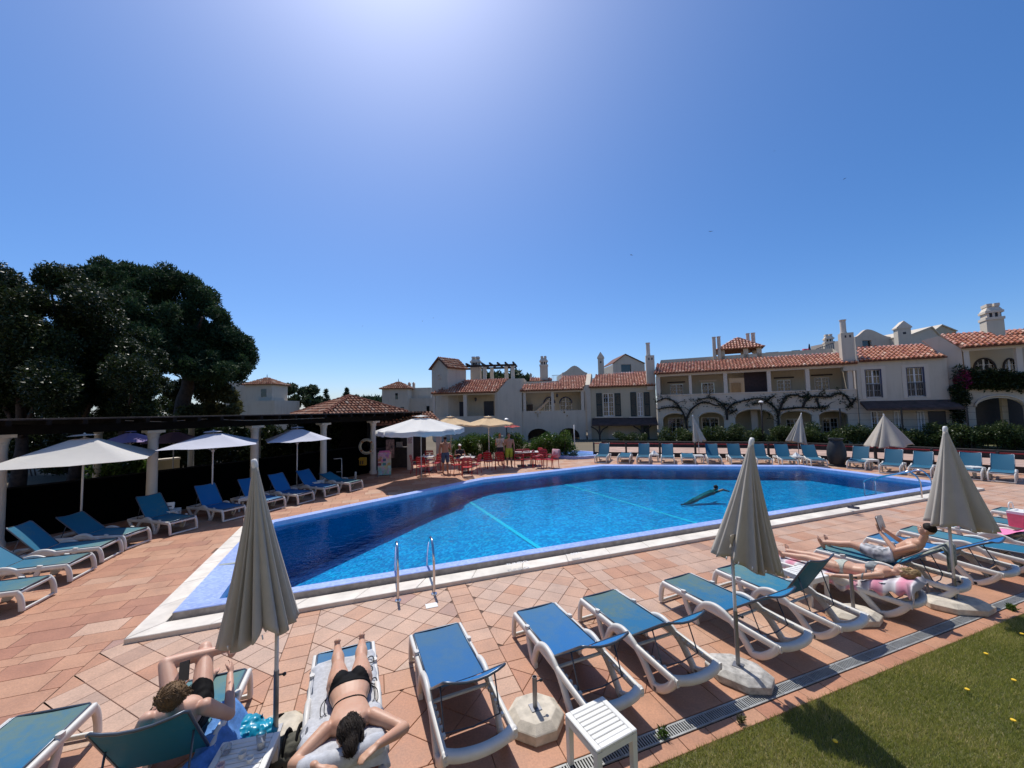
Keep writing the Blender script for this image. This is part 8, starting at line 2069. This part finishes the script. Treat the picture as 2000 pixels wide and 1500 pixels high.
garment(body, 'swim_shorts', lambda c: .62 < c[1] < 1.06 and c[2] < .66, .012, mat('white_patterned_shorts', (.66, .66, .66), .9, .1, 9, col2=(.10, .11, .13), detail=1.0), t, ripple=.005)
h_ = Flesh(); h_.ball(hc + Vector((0, .022, .035)), (.082, .094, .085), 16, 10); fuse(h_, 'hair', M_HAIRD, t, .009); face_parts(t, hc, (0, .42, .9), (0, -.93, .15), 1.02)
bk_ = at_lounger(9, 'book', 'open dark covered book held by the reading man', 'book'); M_BOOK = mat('book_cover', (.13, .09, .085), .5, .25, 12); 
for sg in (-1, 1): mb = MB(); mb.bevbox((0, 0, 0), (.145, .012, .215), .003); o = mb.build('cover', M_BOOK, bk_); o.location = (h0.x + sg * .071, .855 + .014, 1.02); o.rotation_euler = (R(14), 0, sg * R(12)); mb = MB(); mb.box((0, .010, 0), (.135, .008, .2)); mb.build('pages', mat('paper', (.7, .68, .62), .8), o)
tw = at_lounger(9, 'towel', 'dark green and white towel hung over the back of the reading man', 'towel'); rows = [[(x, p.y, p.z + .008 * math.sin(9 * x + i)) for x in np.linspace(-.3, .3, 9)] for i, p in enumerate([Vector((0, HINGE_Y + s_ * math.cos(a_), HINGE_Z + s_ * math.sin(a_) + .02)) for s_ in (.45, .6, .74, .77)] + [Vector((0, 1.70, .78)), Vector((0, 1.70, .62)), Vector((0, 1.70, .5))])]
mb = MB(); mb.sheet(rows, .006); mb.build('cloth', mat('green_towel', (.03, .06, .045), .95, .2, 6, col2=(.45, .46, .42)), tw, smooth=True)

# ---------------- swimmer
g = G(1392, 955, WATER_Z); t = thing('person', (g.x, g.y, WATER_Z - .10), R(-75), 'person swimming in the pool, only head, shoulders and one arm above water'); t['category'] = 'person'
f = Flesh(); f.loft([((0, -.95, -.27), .13, .06, X, Z), ((0, -.6, -.16), .15, .08, X, Z), ((0, -.25, -.06), .17, .09, X, Z), ((0, -.02, -.01), .19, .10, X, Z), ((0, .06, .0), .08, .07, X, Z)]); f.cap((0, .04, .03), .06, (0, .13, .11), .055); f.head((0, .18, .17), (0, .25, .95), (0, .95, -.2), 1.0)
f.chain([(.19, -.02, .03), (.38, .18, .15), (.42, .45, .06)], [.055, .045, .03]); f.chain([(-.19, -.02, -.02), (-.3, .25, -.1)], [.055, .04]); f.chain([(.08, -.9, -.26), (.1, -1.3, -.36), (.1, -1.7, -.38)], [.075, .055, .035]); f.chain([(-.08, -.9, -.26), (-.12, -1.28, -.42), (-.1, -1.66, -.5)], [.075, .055, .035]); fuse(f, 'body', skin_mat('skin_swimmer', (.14, .09, .07)), t, .015); t.scale = (.85, .85, .85)
h_ = Flesh(); h_.ball((0, .165, .20), (.085, .095, .08), 14, 10); fuse(h_, 'hair', M_HAIRD, t, .012)

# ---------------- guests at the bar
def standing(px, py, rz, label, shorts, hair, top=None, hscale=1.0, arms='down', skin=None, extra=None):
    g = G(px, py); t = thing('person', (g.x, g.y, 0), R(rz), label, 'person'); t.scale = (hscale,) * 3; f = Flesh()
    f.loft([((0, 0, .86), .14, .09, X, Yv), ((0, 0, .95), .165, .11, X, Yv), ((0, 0, 1.06), .15, .105, X, Yv), ((0, -.01, 1.2), .16, .11, X, Yv), ((0, -.01, 1.34), .185, .115, X, Yv), ((0, 0, 1.42), .18, .09, X, Yv), ((0, 0, 1.47), .09, .065, X, Yv), ((0, 0, 1.5), .055, .055, X, Yv)])
    for sg in (-1, 1):
        f.chain([(sg * .09, 0, .88), (sg * .10, .02 * sg, .68), (sg * .105, .03 * sg, .48)], [.095, .08, .058]); f.chain([(sg * .105, .03 * sg, .48), (sg * .108, -.0, .33), (sg * .11, 0, .08)], [.056, .058, .036]); f.foot((sg * .11, 0, .085), (0, -.05, -1), (sg * .2, .97, -.0), (-sg, 0, 0), 1.0)
        sh = Vector((sg * .20, 0, 1.40)); up_ = arms == 'up' or (arms == 'right' and sg > 0); el = Vector((sg * .27, .0 if not up_ else .12, 1.12)); wr = Vector((sg * .26, .08, .86)) if not up_ else Vector((sg * .10, .28, 1.30)); f.chain([sh, el], [.055, .042]); f.chain([el, wr], [.042, .028]); f.hand(wr, (0, .2, -1) if not up_ else (-sg * .3, .4, .8), (-sg, 0, 0), 1, .4)
    f.cap((0, 0, 1.47), .055, (0, .02, 1.56), .052); hc = Vector((0, .03, 1.645)); f.head(hc, Z, Yv, 1.0); b = fuse(f, 'body', skin or M_SKINS, t, .014, 3)
    garment(b, 'shorts', lambda c: .50 < c[2] < 1.0 and abs(c[0]) < .215 and (abs(c[0]) < .205 or c[2] < .8), .014, shorts, t)
    if top: garment(b, 'shirt', lambda c: .93 < c[2] < 1.46 and abs(c[0]) < .245, .012, top, t)
    h_ = Flesh(); h_.ball(hc + Vector((0, -.018, .03)), (.083, .095, .085), 14, 10); fuse(h_, 'hair', hair, t, .012)
    return t
M_BLUESH = mat('blue_shorts', (.05, .10, .20), .8, .1); M_LIME = mat('lime_shorts', (.42, .50, .04), .8, .08); M_DKSH = mat('dark_shorts', (.02, .02, .03), .8); M_WHITET = mat('white_shirt', (.55, .53, .52), .85)
standing(870, 924, 15, 'bare backed person in blue shorts standing at the bar tables', M_BLUESH, M_HAIRD, arms='right', hscale=1.03)
standing(995, 912, 185, 'bare chested person in lime green shorts by the yellow parasol', M_LIME, M_HAIRD, hscale=1.02)
p_ = standing(977, 908, 200, 'person in dark shorts with a white shirt beside the lime green shorts', M_DKSH, M_HAIRD, M_WHITET, arms='up')
g = G(898, 915); t = thing('person', (g.x, g.y, 0), R(200), 'seated person with a white cap at the middle bar table', 'person'); f = Flesh()
f.loft([((0, 0, .48), .16, .11, X, Yv), ((0, 0, .6), .15, .11, X, Yv), ((0, .02, .8), .165, .115, X, Yv), ((0, .03, .95), .18, .10, X, Yv), ((0, .03, 1.02), .07, .06, X, Yv)])
for sg in (-1, 1): f.chain([(sg * .1, .03, .52), (sg * .12, .42, .52), (sg * .12, .42, .08)], [.09, .06, .04]); f.foot((sg * .12, .42, .08), (0, -.1, -1), (0, 1, 0), (-sg, 0, 0)); f.chain([(sg * .2, .03, .94), (sg * .26, .12, .72), (sg * .12, .35, .78)], [.055, .043, .03]); f.hand((sg * .12, .35, .78), (-sg * .3, .9, 0), (0, 0, -1), sg, .4)
f.cap((0, .03, 1.0), .055, (0, .05, 1.1), .05); hc = Vector((0, .06, 1.18)); f.head(hc, Z, Yv); b = fuse(f, 'body', M_SKINS, t, .014, 3); garment(b, 'shirt', lambda c: .5 < c[2] < 1.01 and abs(c[0]) < .23 and c[1] < .2, .012, M_DKSH, t); garment(b, 'shorts', lambda c: .4 < c[2] < .65 and c[1] < .36 and abs(c[0]) < .22 and c[2] < .64, .014, M_BLUESH, t)
h_ = Flesh(); h_.ball(hc + Vector((0, -.01, .045)), (.09, .10, .075), 14, 10); h_.ball(hc + Vector((0, .11, .05)), (.07, .07, .012), 12, 6); fuse(h_, 'cap', M_CAP, t, .012)
# ------------------------------------------------------------------ small things on the near deck
def cloth_blob(name, pts, material, parent, seed, noise_amp=.02, voxel=.012):
    f = Flesh()
    for p, r in pts: f.ball(p, r, 14, 10)
    o = fuse(f, name, material, parent, voxel, 3)
    for v in o.data.vertices:
        n_ = noise.noise_vector(v.co * 9 + Vector((seed, 0, 0))); m2 = noise.noise(v.co * 26 + Vector((0, seed, 0)))
        v.co += v.normal * (noise_amp * n_.x + noise_amp * .5 * m2)
    return o
g = G(478, 1448, .1); t = thing('swim_bag', (g.x, g.y, 0), TH, 'shiny turquoise drawstring bag lying behind the white side table', 'bag')
M_TURQ = mat('turquoise_nylon', (.004, .27, .42), .32, .12, 8); cloth_blob('bag_body', [((0, 0, .12), (.20, .13, .12)), ((-.14, -.06, .10), (.14, .10, .10)), ((.15, .02, .11), (.13, .12, .11)), ((.02, .08, .16), (.14, .1, .1)), ((-.26, -.10, .06), (.08, .06, .05))], M_TURQ, t, 3, .035)
mb = MB(); mb.tube(smooth_path([(.24, .06, .12), (.32, .12, .06), (.38, .02, .03), (.30, -.06, .04), (.22, 0, .10)], 4), .012, 6); mb.build('strap', M_BLACKFAB, t, smooth=True)
mb = MB(); mb.tube(smooth_path([(.2, .1, .16), (.28, .2, .12), (.36, .16, .05)], 4), .016, 6); mb.build('strap', M_BLACKFAB, t, smooth=True)
g = G(567, 1478, .12); t = thing('backpack', (g.x, g.y, 0), TH + .3, 'olive green backpack lying between the umbrella pole and the prone woman', 'backpack')
M_OLV = mat('olive_canvas', (.085, .082, .06), .9, .18, 14, bump=.3, bscale=90); cloth_blob('pack_body', [((0, 0, .15), (.20, .16, .15)), ((-.1, .04, .12), (.15, .14, .12)), ((.12, .0, .13), (.13, .13, .12))], M_OLV, t, 9, .03)
for k in range(3): mb = MB(); mb.tube(smooth_path([(-.18 + .1 * k, -.15, .12), (-.16 + .1 * k, -.05, .29), (-.1 + .1 * k, .08, .30), (-.05 + .1 * k, .17, .14)], 4), .012, 6, flat=(1, 1.8), up=(1, 0, 0)); mb.build('strap', M_BLACKFAB, t, smooth=True)
g = G(566, 1418, 0); t = thing('sun_hat_cord', (g.x, g.y, 0), 0, 'coiled brown leather strap and straw pouch on the tiles by the pole', 'pouch')
mb = MB(); mb.tube(smooth_path([(.12 * math.cos(a) * (1 - .03 * a) + .05, .10 * math.sin(a) * (1 - .03 * a), .012 + .004 * a) for a in np.linspace(0, 12, 26)], 2), .007, 6); mb.build('strap', mat('brown_leather', (.10, .05, .03), .6), t, smooth=True)
cloth_blob('pouch', [((-.08, .06, .04), (.09, .07, .035)), ((.0, .1, .035), (.07, .05, .03))], mat('straw', (.45, .33, .20), .9, .2, 30), t, 4, .012, .01)
# drinks on the white table
c = TAB2.location
def cup(dx, dy, r, h_, material, label, fill=None):
    t = thing('cup', (c.x + dx, c.y + dy, .4175), 0, label, 'cup', 'cups and pots on the white side table'); mb = MB(); mb.lathe([(r * .78, 0), (r, h_), (r * .93, h_), (r * .72, .006)], 16); mb.build('wall', material, t, smooth=True, autosmooth=40)
    if fill: mb = MB(); mb.lathe([(r * .70, .007), (r * .86, h_ * fill[1])], 16); mb.build('content', fill[0], t, smooth=True, autosmooth=40)
def clear_mat():
    mt, nt, b = new_mat('clear_plastic'); nt.nodes.remove(b); L = nt.links.new; tr = N(nt, 'ShaderNodeBsdfTransparent'); tr.inputs[0].default_value = (.93, .94, .94, 1); gl = N(nt, 'ShaderNodeBsdfGlossy'); setin(gl, Roughness=.05); lw_ = N(nt, 'ShaderNodeLayerWeight'); setin(lw_, Blend=.35); ms = N(nt, 'ShaderNodeMixShader'); L(lw_.outputs['Facing'], ms.inputs[0]); L(tr.outputs[0], ms.inputs[1]); L(gl.outputs[0], ms.inputs[2]); L(ms.outputs[0], nt.nodes['Material Output'].inputs['Surface']); return mt
M_CLEAR = clear_mat()
cup(.10, .10, .038, .11, M_CLEAR, 'clear cup half filled with white on the side table', (M_CAP, .55)); cup(-.16, .06, .040, .05, M_CLEAR, 'low clear cup lying near the turquoise bag'); cup(.0, .02, .032, .04, M_CAP, 'small white pot in the middle of the side table'); cup(-.10, -.08, .03, .035, mat('pink_pot', (.65, .5, .5), .5), 'small pinkish pot on the side table'); cup(.09, -.02, .028, .03, M_CAP, 'small white lid beside the clear cup')
# pink towel and beach bag at the right
t = at_lounger(12, 'towel', 'bright pink towel spread over a teal lounger at the right edge', 'towel'); towel(t, 'cloth', mat('bright_pink_towel', (.80, .22, .42), .95, .1, 10, bump=.4, bscale=150), -.31, .31, [(.40, .375), (.7, .37), (1.04, .378), (1.3, .53), (1.6, .70), (1.72, .76)], .02, 12)
g = G(1992, 1035, .45); t = thing('beach_bag', (g.x + .15, g.y + .1, .08), TH, 'pink and white canvas beach bag on the loungers at the right edge', 'bag'); M_PKB = mat('pink_canvas', (.62, .18, .20), .9, .08, 8)
mb = MB(); mb.box((0, 0, .55), (.36, .20, .28), taper=1.1); mb.build('bag_body', M_PKB, t); mb = MB(); mb.box((0, 0, .705), (.40, .225, .05)); mb.build('white_hem', M_CAP, t)
for s in (-1, 1): mb = MB(); mb.tube(smooth_path([(-.10, s * .10, .71), (-.07, s * .11, .86), (.07, s * .11, .86), (.10, s * .10, .71)], 4), .012, 6); mb.build('handle', M_CAP, t, smooth=True)
# towels and caps lying on the far tables
for (x, y, lb) in ((1283, 903, 'small white folded towel on the far side table nearest the bar'), (1567, 909, 'crumpled white towel on the table beside the middle far umbrella')):
    g = G(x, y); t = thing('hand_towel', (g.x, g.y + .35, .42), .3, lb, 'towel'); mb = MB(); mb.add([(-.16, -.12, .003), (.16, -.12, .003), (.16, .12, .003), (-.16, .12, .003), (-.03, .0, .2), (.05, .02, .17)], [(0, 1, 5, 4), (1, 2, 5), (2, 3, 4, 5), (3, 0, 4), (3, 2, 1, 0)]); mb.build('cloth', M_CAP, t)
# box on the left table, cup on the second left lounger, weed at the drain
g = G(352, 1024); t = thing('paper_box', (g.x - .35, g.y, .42), .4, 'white printed box leaning on the side table by the thick column', 'box'); mb = MB(); mb.bevbox((0, 0, .11), (.26, .05, .2), .005, Matrix.Rotation(R(-20), 3, 'X')); mb.build('carton', M_CAP, t); mb = MB(); mb.box((0, -.032, .10), (.16, .006, .03), Matrix.Rotation(R(-20), 3, 'X')); mb.build('print', M_DARKDOOR, t)
for i, (p, q, n_) in enumerate(((2.62, 3.2, 30), (3.45, 3.05, 18), (9.0, 3.1, 60))):
    w = PQ(p, q); V, tn = leaves([(0, 0, .03)], [.055 if i != 1 else .035], n_ * 3, .045, 300 + i, .6, shell=.1, elong=2.4, up=.6); V[:, :, 2] = np.maximum(V[:, :, 2], 0); t = thing('weed', tuple(w), 0, ('green weed sprouting from the drain grating', 'small reddish weed on the border tiles', 'grey green weed at the right end of the border')[i], 'weed', 'weeds at the drain'); tri_mesh('leaves', V, tn, M_HEDGE if i != 1 else M_OLIVE, None, t)
